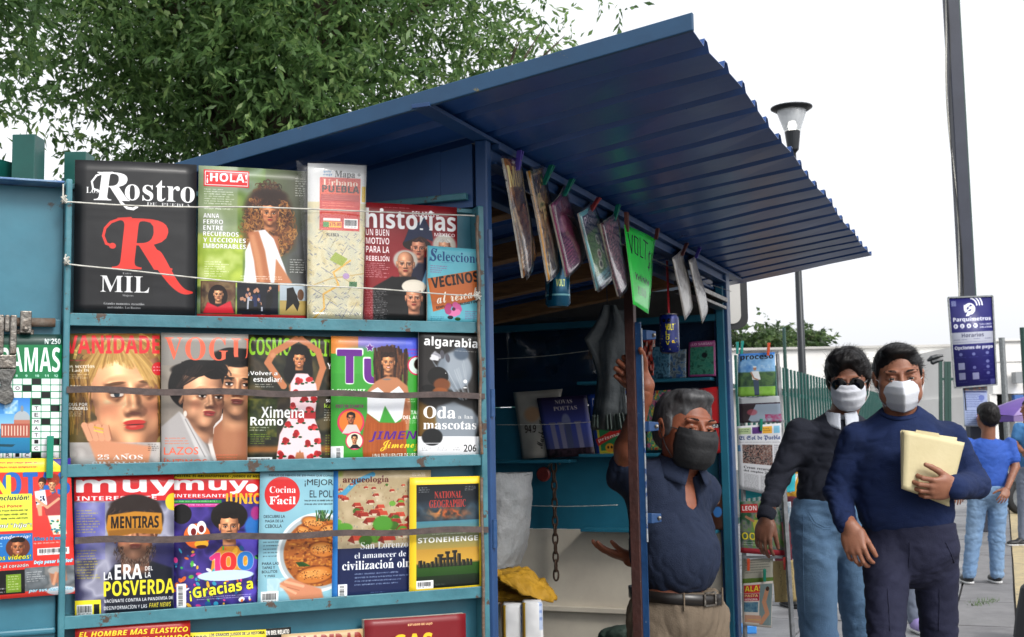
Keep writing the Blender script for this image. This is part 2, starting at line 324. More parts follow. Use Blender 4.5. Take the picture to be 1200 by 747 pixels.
cord([onR(77, 298), onR(77, 308), onR(90, 311), onR(150, 317), onR(232, 326), onR(300, 332), onR(430, 338), onR(520, 345), onR(562, 347)], 'cord', 'white cord crossing the top row low, under the big red letter', group='white cords across the top row')
for k, (x, y) in enumerate(((75, 234), (78, 306), (560, 347))):
    P = [onR(x+4*math.cos(i*2.3)*(1-i/40), y+5*math.sin(i*1.7), .008+.004*math.sin(i)) for i in range(18)]
    tag(MB().tube(P, .0016, 6).build('cord_knot', cordm, smooth=True, loc=P[0]), ['knot of white cord at the top left corner of the display door', 'knot of white cord beside the red letter magazine', 'loop of white cord at the right end beside the turquoise digest'][k], 'knot')

# ================================================================== GROUND
asphalt = mat('asphalt', hexc('4f4e50'), .85, 0, hexc('5a5958'), 30, .4, 120)
slabm = mat('pavement_slab', hexc('7f8083'), .6, 0, hexc('5f6063'), 3, .3, 45, chips=hexc('5a5856'), chip_at=.66, chip_scale=8)
slabm2 = mat('pavement_slab_light', hexc('919193'), .6, 0, hexc('6a6a6c'), 2.4, .3, 45, chips=hexc('63605e'), chip_at=.66, chip_scale=7)
slabm3 = mat('pavement_border', hexc('7c7b7c'), .8, 0, hexc('676668'), 5, .3, 50)
kerbm = mat('painted_kerb', hexc('b9a67c'), .75, 0, hexc('978b70'), 8, .3, 40, chips=hexc('6e6a60'), chip_at=.6, chip_scale=10)
tag(MB().box(K, (-60, -200, -.32), (400, 200, -.125)).build('ground', asphalt, loc=K(0, 0, -.13)), 'grey asphalt ground', kind='structure')
pav = MB().box(K, (-8, -3.2, -.12), (60, 1.28, -.02)).build('pavement', mat('mortar', hexc('4d4c4a'), .9, 0, hexc('3f3e3c'), 20), loc=K(0, 0, -.1)); tag(pav, 'grey pavement of large concrete slabs', kind='structure')
def slab_at(s0, s1, t0, t1, m, name='paving_slab', h=0.0):
    j = .006+.004*random.random(); z = h+random.uniform(-.003, .003)
    q = MB(); q.hexa([K(s0+j, t0+j, -.03), K(s1-j, t0+j, -.03), K(s1-j, t1-j, -.03), K(s0+j, t1-j, -.03),
                      K(s0+j, t0+j, z), K(s1-j, t0+j, z+random.uniform(-.003, .003)), K(s1-j, t1-j, z), K(s0+j, t1-j, z)])
    return q.build(name, m, pav)
ss = -2.0; k = 0
while ss < 34:
    ln = .62 if ss < 16 else 1.1
    for (t0, t1) in ((-2.75, -1.55), (-1.55, -.35), (-.35, .62)):
        if ss < 2.4 and t0 < -.4: continue
        slab_at(ss, ss+ln, t0, t1, random.choice((slabm, slabm2, slabm)))
    if k % 2 == 0: slab_at(ss, ss+2*ln, .62, 1.04, slabm3)
    if k % 2 == 0: slab_at(ss, ss+2*ln, 1.04, 1.28, kerbm, 'kerb_stone', .01)
    ss += ln; k += 1
# tufts of grass in the joints
gm = mat('joint_grass', hexc('55703a'), .7, 0, hexc('3f5a2a'), 30)
q = MB()
for (px, py) in ((1150, 708), (1158, 706), (1144, 710), (1150, 707), (1197, 604), (1190, 603), (1163, 704)):
    c = ground(px, py)
    for i in range(26):
        a = random.uniform(0, 6.28); d = Vector((random.gauss(0, .05), random.gauss(0, .02), 0)); b = c+d; l = random.uniform(.01, .035)
        tip = b+Vector((math.cos(a)*l*.6, math.sin(a)*l*.6, l)); sd_ = Vector((-math.sin(a), math.cos(a), 0))*.003
        q.add([b-sd_, b+sd_, tip], [(0, 1, 2)])
tag(q.build('grass', gm, recalc=False, loc=ground(1150, 708)), 'small tuft of grass growing in a paving joint', kind='stuff')
# ================================================================== FENCE of green square tubes
greenp = mat('green_fence_paint', hexc('0e5149'), .35, 0, hexc('0b433e'), 6, .1, 20, rvar=.1)
fence = thing('green_fence', 'long green fence of upright flat steel bars behind the kiosk', 'fence', K(0, -1.98, 0))
bar0 = None
me0 = None
for i in range(100):
    s_ = .55+i*.345
    if 1.1 < s_ < 4.2: continue
    if s_ > 34: break
    if bar0 is None:
        bar0 = MB().box(Fr(K(s_, -1.98, 0), UU, NN), (-.045, -.014, .05), (.045, .014, 2.31)).build('fence_bar', greenp, fence, bevel=0)
        base_s = s_
    else:
        o = bar0.copy(); COL.objects.link(o); o.parent = fence; o.location = UU*(s_-base_s)
for (x0, x1, y) in ((20, 47, 161), (80, 106, 181)):
    p = K.inv(hit((x0+x1)/2, y, K(0, -1.90, 0), NN)); w2 = (x1-x0)/F_*K(p[0], -1.9, 0).y/2
    MB().box(Fr(K(p[0], -1.90, 0), (1, 0, 0)), (-w2, -.04, .05), (w2, .045, p[2])).build('fence_post', greenp, fence, bevel=.002)
q = MB(); q.box(K, (-.5, -2.03, .25), (34, -2.027, .33)); q.box(K, (-.5, -2.034, 1.9), (34, -2.0265, 1.96)); q.build('fence_rail', greenp, fence)
MB().box(K, (-.5, -2.09, -.05), (34, -1.9, .12)).build('fence_kerb', slabm, fence)
# ================================================================== PRINT: covers painted into small generated images (flat print only)
MAPS = {'b': (0x1D5D4, 0x1D5EE, 0x1D7EC), 'i': (0x1D63C, 0x1D656, 0x1D7EC), 's': (0x1D400, 0x1D41A, 0x1D7CE), 'si': (0x1D468, 0x1D482, 0x1D7CE), 'sc': (0x1D4D0, 0x1D4EA, 0x1D7CE), 'fr': (0x1D56C, 0x1D586, 0x1D7CE)}
def fancy(t, st):
    if st not in MAPS: return t
    U, l, d = MAPS[st]; o = ''
    for ch in t:
        if 'A' <= ch <= 'Z': o += chr(U+ord(ch)-65)
        elif 'a' <= ch <= 'z': o += chr(l+ord(ch)-97)
        elif '0' <= ch <= '9': o += chr(d+ord(ch)-48)
        else: o += ch
    return o
_tc = bpy.data.curves.new('lettering', 'FONT'); _tc.fill_mode = 'NONE'; _tc.resolution_u = 3
_to = bpy.data.objects.new('lettering', _tc); COL.objects.link(_to)
_cache = {}
ACC = {'Ñ': ('N', '~'), 'ñ': ('n', '~'), 'í': ('ı', "'"), 'ó': ('o', "'"), 'é': ('e', "'"), 'á': ('a', "'"), 'ú': ('u', "'"), 'Ú': ('U', "'"), 'Á': ('A', "'"), 'Ó': ('O', "'"), 'Í': ('I', "'"), 'É': ('E', "'")}
def outline(t, st):
    k = (t, st)
    if k not in _cache:
        base = ''.join(ACC[c][0] if (c in ACC and st in MAPS and c not in 'íÍ') else ('i' if c == 'í' and st in MAPS else 'I' if c == 'Í' and st in MAPS else c) for c in t)
        _tc.body = fancy(base, st); dg = bpy.context.evaluated_depsgraph_get(); ev = _to.evaluated_get(dg); m = ev.to_mesh()
        co = np.empty(len(m.vertices)*3); m.vertices.foreach_get('co', co); co = co.reshape(-1, 3)[:, :2]
        ed = np.empty(len(m.edges)*2, int); m.edges.foreach_get('vertices', ed); ed = ed.reshape(-1, 2); seg = co[ed]
        ev.to_mesh_clear()
        # accents as little quads, placed by character share of the width
        if st in MAPS and len(seg):
            x0, x1 = seg[..., 0].min(), seg[..., 0].max(); y1 = seg[..., 1].max(); ex = []
            for i, c in enumerate(t):
                if c in ACC:
                    fx = x0+(x1-x0)*(i+.5)/len(t); up = c.isupper(); yb = (.75 if up else .62)
                    if ACC[c][1] == '~': q = [(fx-.2, yb), (fx+.2, yb+.04), (fx+.2, yb+.12), (fx-.2, yb+.08)]
                    else: q = [(fx-.08, yb), (fx+.04, yb), (fx+.16, yb+.16), (fx, yb+.16)]
                    ex += [[q[j], q[(j+1) % 4]] for j in range(4)]
            if ex: seg = np.concatenate([seg, np.array(ex, float)])
        _cache[k] = seg
    return _cache[k]
def rgb(c): return np.array([int(c[i:i+2], 16)/255 for i in (0, 2, 4)]) if isinstance(c, str) else np.array(c, float)
def blur1(a, r):
    if r < .3: return a
    n = max(1, int(math.ceil(r*2.2))); k = np.exp(-.5*(np.arange(-n, n+1)/r)**2); k /= k.sum()
    for ax in (0, 1):
        p = [(0, 0)]*a.ndim; p[ax] = (n, n); b = np.pad(a, p, mode='edge'); out = np.zeros_like(a)
        for i, kk in enumerate(k): out += kk*np.take(b, np.arange(i, i+a.shape[ax]), axis=ax)
        a = out
    return a
_nc = {}
def vnoise(h, w, cell, seed=0, oct=3):
    out = np.zeros((h, w)); amp = 1; tot = 0; rg = np.random.default_rng(seed)
    for o in range(oct):
        c = max(1.5, cell/2**o); gh, gw = int(h/c)+3, int(w/c)+3; g = rg.random((gh, gw))
        y = np.arange(h)/c; x = np.arange(w)/c; yi = y.astype(int); xi = x.astype(int); fy = (y-yi); fx = (x-xi); fy = fy*fy*(3-2*fy); fx = fx*fx*(3-2*fx)
        a = g[yi][:, xi]; b = g[yi][:, xi+1]; c_ = g[yi+1][:, xi]; d = g[yi+1][:, xi+1]
        out += amp*((a*(1-fx)+b*fx)*(1-fy)[:, None]+(c_*(1-fx)+d*fx)*fy[:, None]); tot += amp; amp *= .55
    return out/tot
class Cv:
    """canvas in fractions of the sheet: u right, v down"""
    def __init__(s, W, H, bg='ffffff'): s.W, s.H = W, H; s.a = np.ones((H, W, 3))*rgb(bg); s.seed = W*7+H
    def comp(s, mask, col, x0=0, y0=0):
        h, w = mask.shape; X0, Y0 = max(0, x0), max(0, y0); X1, Y1 = min(s.W, x0+w), min(s.H, y0+h)
        if X1 <= X0 or Y1 <= Y0: return s
        m = mask[Y0-y0:Y1-y0, X0-x0:X1-x0, None]; c = col[Y0-y0:Y1-y0, X0-x0:X1-x0] if getattr(col, 'ndim', 1) == 3 else rgb(col)
        s.a[Y0:Y1, X0:X1] = s.a[Y0:Y1, X0:X1]*(1-m)+c*m; return s
    def segs(s, seg, col, alpha=1, soft=0, grow=0):   # seg in pixels (n,2,2), even-odd
        if len(seg) == 0: return s
        SS = 3; pad = int(2+soft*2.5+grow*1.5); mn = np.floor(seg.reshape(-1, 2).min(0)).astype(int)-pad; mxx = np.ceil(seg.reshape(-1, 2).max(0)).astype(int)+pad
        mn = np.maximum(mn, [-pad-4, -pad-4]); mxx = np.minimum(mxx, [s.W+pad+4, s.H+pad+4])
        w, h = (mxx-mn); 
        if w <= 0 or h <= 0: return s
        q = (seg-mn)*SS; Wn, Hn = w*SS, h*SS
        y0 = q[:, 0, 1]; y1 = q[:, 1, 1]; x0 = q[:, 0, 0]; x1 = q[:, 1, 0]
        lo = np.where(y0 < y1, y0, y1); hi = np.where(y0 < y1, y1, y0)
        a = np.ceil(lo-.5).astype(int); b = np.ceil(hi-.5).astype(int); a = np.clip(a, 0, Hn); b = np.clip(b, 0, Hn); cnt = b-a
        if cnt.sum() == 0: return s
        idx = np.repeat(np.arange(len(q)), cnt); st = np.cumsum(cnt)-cnt; rows = np.arange(cnt.sum())-np.repeat(st, cnt)+a[idx]
        t = (rows+.5-y0[idx])/(y1[idx]-y0[idx]); xs = np.clip(np.ceil(x0[idx]+t*(x1[idx]-x0[idx])-.5).astype(int), 0, Wn)
        M = np.zeros((Hn, Wn+1), np.int32); np.add.at(M, (rows, xs), 1); M = (np.cumsum(M, 1)[:, :Wn] % 2).astype(float)
        m = M.reshape(h, SS, w, SS).mean((1, 3))
        if grow: m = np.clip(blur1(m, grow*.6)*3.2-.15, 0, 1)
        if soft: m = blur1(m, soft)
        return s.comp(m*alpha, col, int(mn[0]), int(mn[1]))
    def poly(s, pts, col, alpha=1, soft=0, grow=0):
        P = np.array(pts, float)*[s.W, s.H]; return s.segs(np.stack([P, np.roll(P, -1, 0)], 1), col, alpha, soft, grow)
    def rect(s, u0, v0, u1, v1, col, alpha=1, soft=0): return s.poly([(u0, v0), (u1, v0), (u1, v1), (u0, v1)], col, alpha, soft)
    def line(s, pts, wd, col, alpha=1, soft=0):
        P = np.array(pts, float)*[s.W, s.H]; wd = wd*s.W
        for i in range(len(P)-1):
            d = P[i+1]-P[i]; l = np.hypot(*d)
            if l < 1e-6: continue
            n = np.array([-d[1], d[0]])/l*wd/2; e = d/l*wd*.25; Q = np.array([P[i]-e+n, P[i+1]+e+n, P[i+1]+e-n, P[i]-e-n])
            s.segs(np.stack([Q, np.roll(Q, -1, 0)], 1), col, alpha, soft)
        if wd > 5 and alpha >= 1:
            for q in P: s.ell(q[0]/s.W, q[1]/s.H, wd/2/s.W, wd/2/s.W, col, alpha, max(.05, soft*2/wd))
        return s
    def ell(s, u, v, ru, rv, col, alpha=1, soft=.06, rot=0, half=None):
        """ru: fraction of width, rv: fraction of width too (so circles are round)"""
        cx, cy, rx, ry = u*s.W, v*s.H, ru*s.W, rv*s.W; R = max(rx, ry)*(1+soft)+2
        x0, x1, y0, y1 = max(0, int(cx-R)), min(s.W, int(cx+R)+1), max(0, int(cy-R)), min(s.H, int(cy+R)+1)
        if x1 <= x0 or y1 <= y0: return s
        yy, xx = np.mgrid[y0:y1, x0:x1]; dx = xx+.5-cx; dy = yy+.5-cy; c, sn = math.cos(rot), math.sin(rot)
        d = np.sqrt(((dx*c+dy*sn)/rx)**2+((-dx*sn+dy*c)/ry)**2); sf = max(soft, 1.0/max(1, min(rx, ry)))
        m = np.clip((1-d)/sf+.5, 0, 1); m = m*m*(3-2*m)
        if half == 'top': m = m*(dy < 0)
        if half == 'bot': m = m*(dy > 0)
        return s.comp(m*alpha, col, x0, y0)
    def text(s, t, u0, v0, u1, v1, col, st='b', alpha=1, slant=0, rot=0, out=None, ow=1.5, grow=0, shear=0, tight=True):
        seg = outline(t, st).copy()
        if len(seg) == 0: return s
        p = seg.reshape(-1, 2); mn, mxx = p.min(0), p.max(0)
        if not tight: mn[1], mxx[1] = -.2, .75
        q = (seg-mn)/(mxx-mn); q[..., 1] = 1-q[..., 1]
        bw, bh = (u1-u0)*s.W, (v1-v0)*s.H; q = q*[bw, bh]; q[..., 0] += (bh-q[..., 1])*slant; q[..., 1] += q[..., 0]*shear
        if rot:
            c, sn = math.cos(rot), math.sin(rot); x = q[..., 0].copy(); y = q[..., 1].copy(); q[..., 0] = x*c-y*sn; q[..., 1] = x*sn+y*c
        q += [u0*s.W, v0*s.H]
        if out: s.segs(q, out, alpha, 0, ow)
        return s.segs(q, col, alpha, 0, grow)
    def micro(s, u0, v0, u1, v1, rows, col, alpha=.85, seed=1, fill=.85, just=False, th=.5):
        rg = random.Random(seed+int(u0*991)+int(v0*773)); rh = (v1-v0)/rows
        for r in range(rows):
            u = u0; ue = u1 if just else u0+(u1-u0)*rg.uniform(fill*.7, 1)
            while u < ue:
                wl = min(rg.uniform(.02, .07)*(u1-u0)*3+.008, ue-u); v = v0+r*rh
                # broken little strokes read as unreadable small print
                x = u
                while x < u+wl:
                    k = rg.uniform(.004, .009); s.rect(x, v+rh*rg.uniform(0.05, .2), x+k*.7, v+rh*th*rg.uniform(.8, 1.15), col, alpha*rg.uniform(.6, 1)); x += k
                u += wl+.012
        return s
    def barcode(s, u0, v0, u1, v1, bgc='ffffff', vert=False):
        s.rect(u0, v0, u1, v1, bgc); rg = random.Random(int(u0*999)); 
        if vert:
            v = v0+(v1-v0)*.08
            while v < v1-(v1-v0)*.08: k = rg.uniform(.002, .006); s.rect(u0+(u1-u0)*.12, v, u1-(u1-u0)*.3, v+k, '222222'); v += k+rg.uniform(.002, .006)
        else:
            u = u0+(u1-u0)*.06
            while u < u1-(u1-u0)*.06: k = rg.uniform(.003, .008); s.rect(u, v0+(v1-v0)*.12, u+k, v1-(v1-v0)*.28, '222222'); u += k+rg.uniform(.003, .008)
            s.micro(u0+(u1-u0)*.1, v1-(v1-v0)*.22, u1-(u1-u0)*.1, v1-(v1-v0)*.04, 1, '222222', just=True)
        return s
    def grad(s, u0, v0, u1, v1, c0, c1, alpha=1, horiz=False):
        x0, x1, y0, y1 = [int(round(k)) for k in (u0*s.W, u1*s.W, v0*s.H, v1*s.H)]; x0, y0 = max(0, x0), max(0, y0); x1 = min(s.W, x1); y1 = min(s.H, y1)
        if x1 <= x0 or y1 <= y0: return s
        t = (np.linspace(0, 1, x1-x0)[None, :, None] if horiz else np.linspace(0, 1, y1-y0)[:, None, None])*np.ones((y1-y0, x1-x0, 1))
        s.a[y0:y1, x0:x1] = s.a[y0:y1, x0:x1]*(1-alpha)+alpha*(rgb(c0)*(1-t)+rgb(c1)*t); return s
    def blotch(s, u0, v0, u1, v1, cols, cell=.12, seed=1, contrast=1.6, alpha=1, oct=3, fe=0):
        x0, x1, y0, y1 = [int(round(k)) for k in (u0*s.W, u1*s.W, v0*s.H, v1*s.H)]; x0, y0 = max(0, x0), max(0, y0); x1 = min(s.W, x1); y1 = min(s.H, y1)
        h, w_ = y1-y0, x1-x0
        if h <= 0 or w_ <= 0: return s
        n = np.clip((vnoise(h, w_, cell*s.W, seed, oct)-.5)*contrast+.5, 0, .999)*(len(cols)-1); i = n.astype(int); f = (n-i)[..., None]; c = np.array([rgb(k) for k in cols])
        if fe:
            gy = np.minimum(np.arange(h), np.arange(h)[::-1])/(fe*h+1e-6); gx = np.minimum(np.arange(w_), np.arange(w_)[::-1])/(fe*w_+1e-6); alpha = (alpha*np.clip(gy, 0, 1)[:, None]*(np.clip(gx, 0, 1)[None] if u0 > .01 and u1 < .99 and u0 > .1 else 1))[..., None]
        s.a[y0:y1, x0:x1] = s.a[y0:y1, x0:x1]*(1-alpha)+alpha*(c[i]*(1-f)+c[np.minimum(i+1, len(cols)-1)]*f); return s
    def grain(s, k=.03, seed=3): s.a = np.clip(s.a+(np.random.default_rng(seed).random((s.H, s.W, 1))-.5)*k, 0, 1); return s
    def soften(s, r): s.a = blur1(s.a, r); return s
    def image(s, name):
        im = bpy.data.images.new(name, s.W, s.H); px = np.ones((s.H, s.W, 4), np.float32); px[..., :3] = np.clip(s.a[::-1], 0, 1); im.pixels.foreach_set(px.ravel()); im.update(); im.pack(); return im
_hd = {}
def head_relief(yaw, pitch):
    """shaded relief of a modelled head seen from the front: gives printed portraits their photographic modelling"""
    k = (round(yaw, 2), round(pitch, 2))
    if k in _hd: return _hd[k]
    l, f, u = frame_from(Vector((math.sin(yaw), -math.cos(yaw), pitch))); S, P = head_sdf(Vector((0, 0, 0)), l, f, u, 1, 0, neck=np.array((0, .03, -.23)))
    F, lo = S.field(.0028, np.array((-.11, -.15, -.2)), np.array((.11, .13, .14))); ins = F < 0; hit_ = ins.any(1); i = ins.argmax(1); a = np.take_along_axis(F, np.maximum(i-1, 0)[:, None], 1)[:, 0]; b = np.take_along_axis(F, i[:, None], 1)[:, 0]
    D = (i-1+a/np.where(a-b == 0, 1, a-b))*.0028; D = np.where(hit_, D, np.nan); D = D.T[::-1]; m = hit_.T[::-1].astype(float); fill = np.where(np.isnan(D), np.nanmax(D), D); fill = blur1(fill, .8)
    gx = np.gradient(fill, axis=1)/.0028; gz = -np.gradient(fill, axis=0)/.0028; n = np.stack([gx, -np.ones_like(gx), gz], -1); n /= np.linalg.norm(n, axis=-1)[..., None]
    L = np.array([-.45, -.75, .5]); L /= np.linalg.norm(L); L2 = np.array([.7, -.6, .1]); L2 /= np.linalg.norm(L2)
    sh = .22+.78*np.clip(n@L, 0, 1)+.16*np.clip(n@L2, 0, 1); h = np.array([-.3, -1, .3]); h /= np.linalg.norm(h); sp = np.clip(n@h, 0, 1)**28
    _hd[k] = (sh, sp, m, lo, P); return _hd[k]
def face(c, u, v, r, skin='d9a27c', hair='241a16', hs='long', lip='a8453c', turn=0, tilt=0, dark=None, brow=None, eye='2a1c14', smile=False, top=True, bald=False, eyes=True, mouth=True, pitch=0, ly=0):
    """printed head: u,v the face centre, r half its height as a share of the sheet's width"""
    k = c.W/c.H; sk = rgb(skin); br = brow or hair; yaw = turn*1.3; sh, sp, m, lo, P3 = head_relief(yaw, pitch); px = r*c.W/.118; ct, st = math.cos(tilt), math.sin(tilt)
    def uv(p): x, z = p.x, p.z; return (u+(x*ct+z*st)*px/c.W, v+(x*st-z*ct)*px/c.H)
    def E(p, a, b, col, al=1, so=.3, ro=0): q = uv(P3(*p)); c.ell(q[0], q[1], a*px/c.W, b*px/c.W, col, al, so, ro+tilt)
    def H(dx, dy, a, b): c.ell(u+(dx*ct-dy*st)*r, v+(dx*st+dy*ct)*r*k, a*r, b*r, hair, 1, .12, tilt)
    rg = random.Random(int(u*97+v*31)); hc = rgb(hair); tones = [np.clip(hc*t+a, 0, 1) for t, a in ((.7, 0), (1.25, .03), (1.6, .06), (1, 0))]
    def strands(n, x0, x1, y0, ln, sp_):
        for i in range(n):
            x = rg.uniform(x0, x1); y = y0+rg.uniform(-.1, .1); P = [(x+math.copysign(sp_, x)*t+.05*math.sin(t*5+i), y+ln*t*rg.uniform(.9, 1)) for t in (0, .25, .5, .75, 1)]
            c.line([(u+(a*ct-b*st)*r, v+(a*st+b*ct)*r*k) for a, b in P], .05*r, rg.choice(tones), .5, .5)
    if hs == 'long': H(0, -.1, .98, 1.12); H(-.62, .8, .42, 1.0); H(.66, .8, .42, 1.0); strands(50, -.9, .9, -.7, 2.2, .12)
    if hs in ('short', 'back'): H(0, -.35, .82, .84)
    hh, ww = sh.shape; R_px = int(.16*px)+2; cx, cy = u*c.W, v*c.H; x0, x1, y0, y1 = max(0, int(cx-R_px)), min(c.W, int(cx+R_px)), max(0, int(cy-R_px)), min(c.H, int(cy+R_px*1.35))
    if x1 > x0 and y1 > y0:
        yy, xx = np.mgrid[y0:y1, x0:x1]; dx = (xx+.5-cx)/px; dy = (yy+.5-cy)/px; X = dx*ct+dy*st; Z = -(-dx*st+dy*ct); gi = (X-lo[0])/.0028; gj = hh-1-(Z-lo[2])/.0028
        ok = (gi > 0) & (gi < ww-1.01) & (gj > 0) & (gj < hh-1.01); gi = np.clip(gi, 0, ww-1.01); gj = np.clip(gj, 0, hh-1.01); a = gi.astype(int); b = gj.astype(int); fa = gi-a; fb = gj-b
        bl = lambda A: (A[b, a]*(1-fa)+A[b, a+1]*fa)*(1-fb)+(A[b+1, a]*(1-fa)+A[b+1, a+1]*fa)*fb
        s_, p_, m_ = bl(sh), bl(sp), np.clip((bl(blur1(m, .6))-.35)*3, 0, 1)*ok; s_ = s_[..., None]
        col = sk*(.30+.78*s_)*np.array([1.02, .97+.04*1, .95])+p_[..., None]*.14; warm = np.clip(1-s_, 0, 1)*np.array([.05, -.005, -.02]); fade = np.clip((.17+Z)/.03, 0, 1); c.comp(m_*fade, np.clip(col+warm, 0, 1), x0, y0)
    for s1 in (-1, 1):
        if s1*turn > .42: continue
        E((s1*.045, .06, -.03), .02, .018, 'c8604a', .16, 1)
        if eyes: E((s1*.032, .085, .006), .0175, .010, '5a3426', .5, .9); E((s1*.032, .088, .003), .0135, .0055, 'e6dcd4', 1, .3); E((s1*.0325, .09, .0035), .0058, .0058, eye, 1, .3); E((s1*.032, .09, .0072), .0155, .0026, '17100e', .95, .5); E((s1*.032, .09, -.002), .0125, .0012, '4a2c24', .6, .6)
        if eyes: E((s1*.033, .09, .0245), .0185, .0034, br, .85, .6, s1*.07)
    E((0, .10, -.036), .012, .003, '6a3426', .55, .7)
    if mouth and smile: E((0, .09, -.0585), .025, .0105, lip, 1, .2); E((0, .09, -.058), .019, .0052, 'f4ede6', 1, .25)
    elif mouth: E((0, .09, -.0535), .0225, .0052, lip, 1, .3); E((0, .088, -.0615), .019, .0062, lip, .95, .35); E((0, .09, -.0575), .021, .0012, '5a201c', .85, .5); E((-.004, .09, -.061), .008, .002, 'ffffff', .22, .8)
    if not bald and not top and hs != 'hat': H(-.3, -.86, .46, .27); H(.34, -.86, .42, .29); strands(26, -.66, .66, -.95, .3, .25)
    if top and not bald: H(0, -.86, .62, .24); H(-.58, -.5, .15, .40); H(.58, -.5, .15, .40); strands(24, -.6, .6, -1.0, .35, .2)
    return c
# ------------------------------------------------------------------ printed sheets as objects
paper_edge = mat('page_edges', hexc('cfc9bd'), .8, 0, hexc('a9a295'), 90, .2, 200, aniso=(1, 1, 1))
def print_mat(name, cv, rough=.42, bump=.12, sat=.98, spec=.35, coat=.08, val=.95):
    m = bpy.data.materials.new(name); m.use_nodes = True; N, L = nodes(m); p = N['Principled BSDF']
    t = N.new('ShaderNodeTexImage'); t.image = cv.image(name); t.interpolation = 'Cubic'; t.extension = 'EXTEND'
    h = N.new('ShaderNodeHueSaturation'); h.inputs['Value'].default_value = val; h.inputs['Saturation'].default_value = sat; gm_ = N.new('ShaderNodeGamma'); gm_.inputs[1].default_value = 1.3; L.new(t.outputs[0], gm_.inputs[0]); L.new(gm_.outputs[0], h.inputs['Color']); L.new(h.outputs[0], p.inputs['Base Color'])
    p.inputs['Roughness'].default_value = rough; p.inputs['Specular IOR Level'].default_value = spec; p.inputs['Coat Weight'].default_value = coat; p.inputs['Coat Roughness'].default_value = .12
    nz = N.new('ShaderNodeTexNoise'); nz.inputs['Scale'].default_value = 7; nz.inputs['Detail'].default_value = 3; tc = N.new('ShaderNodeTexCoord'); L.new(tc.outputs['Object'], nz.inputs['Vector'])
    b = N.new('ShaderNodeBump'); b.inputs['Strength'].default_value = bump; b.inputs['Distance'].default_value = .03; L.new(nz.outputs[0], b.inputs['Height']); L.new(b.outputs[0], p.inputs['Normal'])
    return m
def sheet(name, P, nrm, cv, parent, thick=.0012, nu=10, nv=14, curl=0, wave=0, seed=0, m=None, curl_pow=2, **kw):
    """P: world corners TL TR BR BL; front face carries the print. curl bends about the top/side; returns the front object"""
    P = [Vector(p) for p in P]; nrm = Vector(nrm).normalized(); rg = random.Random(seed); ph = rg.uniform(0, 6)
    def pt(u, v, off=0):
        q = (P[0]*(1-u)+P[1]*u)*(1-v)+(P[3]*(1-u)+P[2]*u)*v
        d = curl*(4*u*(1-u)-.5)+wave*math.sin(u*5+v*3+ph)+wave*.7*math.sin(v*7+ph*2)*(.3+u)
        return q+nrm*(d+off)
    me = bpy.data.meshes.new(name); base = parent_loc(parent) if parent else P[3]; vs = []; uv = []
    for j in range(nv+1):
        for i in range(nu+1): vs.append(pt(i/nu, j/nv)-base); uv.append((i/nu, 1-j/nv))
    fs = [(j*(nu+1)+i, (j+1)*(nu+1)+i, (j+1)*(nu+1)+i+1, j*(nu+1)+i+1) for j in range(nv) for i in range(nu)]
    nF = len(fs); n0 = len(vs)
    for j in range(nv+1):
        for i in range(nu+1): vs.append(pt(i/nu, j/nv, -thick)-base); uv.append((i/nu, 1-j/nv))
    fs += [tuple(n0+k for k in f[::-1]) for f in fs[:nF]]
    rim = [i for i in range(nu+1)]+[j*(nu+1)+nu for j in range(1, nv+1)]+[nv*(nu+1)+i for i in range(nu-1, -1, -1)]+[j*(nu+1) for j in range(nv-1, 0, -1)]
    for a, b in zip(rim, rim[1:]+rim[:1]): fs.append((a, b, n0+b, n0+a))
    me.from_pydata([tuple(v) for v in vs], [], fs); me.update()
    ul = me.uv_layers.new(name='UVMap'); lp = np.empty(len(me.loops), int); me.loops.foreach_get('vertex_index', lp); ul.data.foreach_set('uv', np.array(uv, float)[lp].ravel())
    me.materials.append(m or print_mat(name+'_print', cv, **kw)); me.materials.append(paper_edge)
    mi = [0]*nF+[0 if (m and m.name.startswith('clear')) else 1]*(len(fs)-nF); me.polygons.foreach_set('material_index', mi); me.polygons.foreach_set('use_smooth', [True]*(2*nF)+[False]*(len(fs)-2*nF)); me.update()
    o = bpy.data.objects.new(name, me); COL.objects.link(o); o.parent = parent
    if not parent: o.location = base
    # face orientation: front normal must agree with nrm
    f = me.polygons[nF//2]
    if f.normal.dot(nrm) < 0: me.flip_normals()
    return o
def magazine(label, px, cv, frame=None, b=-.02, thick=.004, curl=.003, wave=.0008, seed=0, cat='magazine', group='magazines in the display door', plane=None, name='magazine', lean=0, yellow=None, **kw):
    """px: four photo corners TL TR BR BL that lie in the plane; the cover is a bent sheet, the pages a block behind it"""
    p0, nrm = plane if plane else (R(0, b, 0), NR)
    P = [hit(x, y, p0, nrm) for x, y in px]
    if lean: P[0] = P[0]-Vector(nrm)*lean; P[1] = P[1]-Vector(nrm)*lean
    root = thing(name, label, cat, P[3], group)
    sheet('cover', P, nrm, cv, root, .0006, curl=curl, wave=wave, seed=seed, **kw)
    N_ = Vector(nrm); ins = .0015; cx = sum(P, Vector())/4
    Q = [p+(cx-p).normalized()*ins-N_*.0012 for p in P]
    sheet('pages', Q, nrm, None, root, thick, curl=curl, wave=wave, seed=seed, m=paper_edge)
    return root
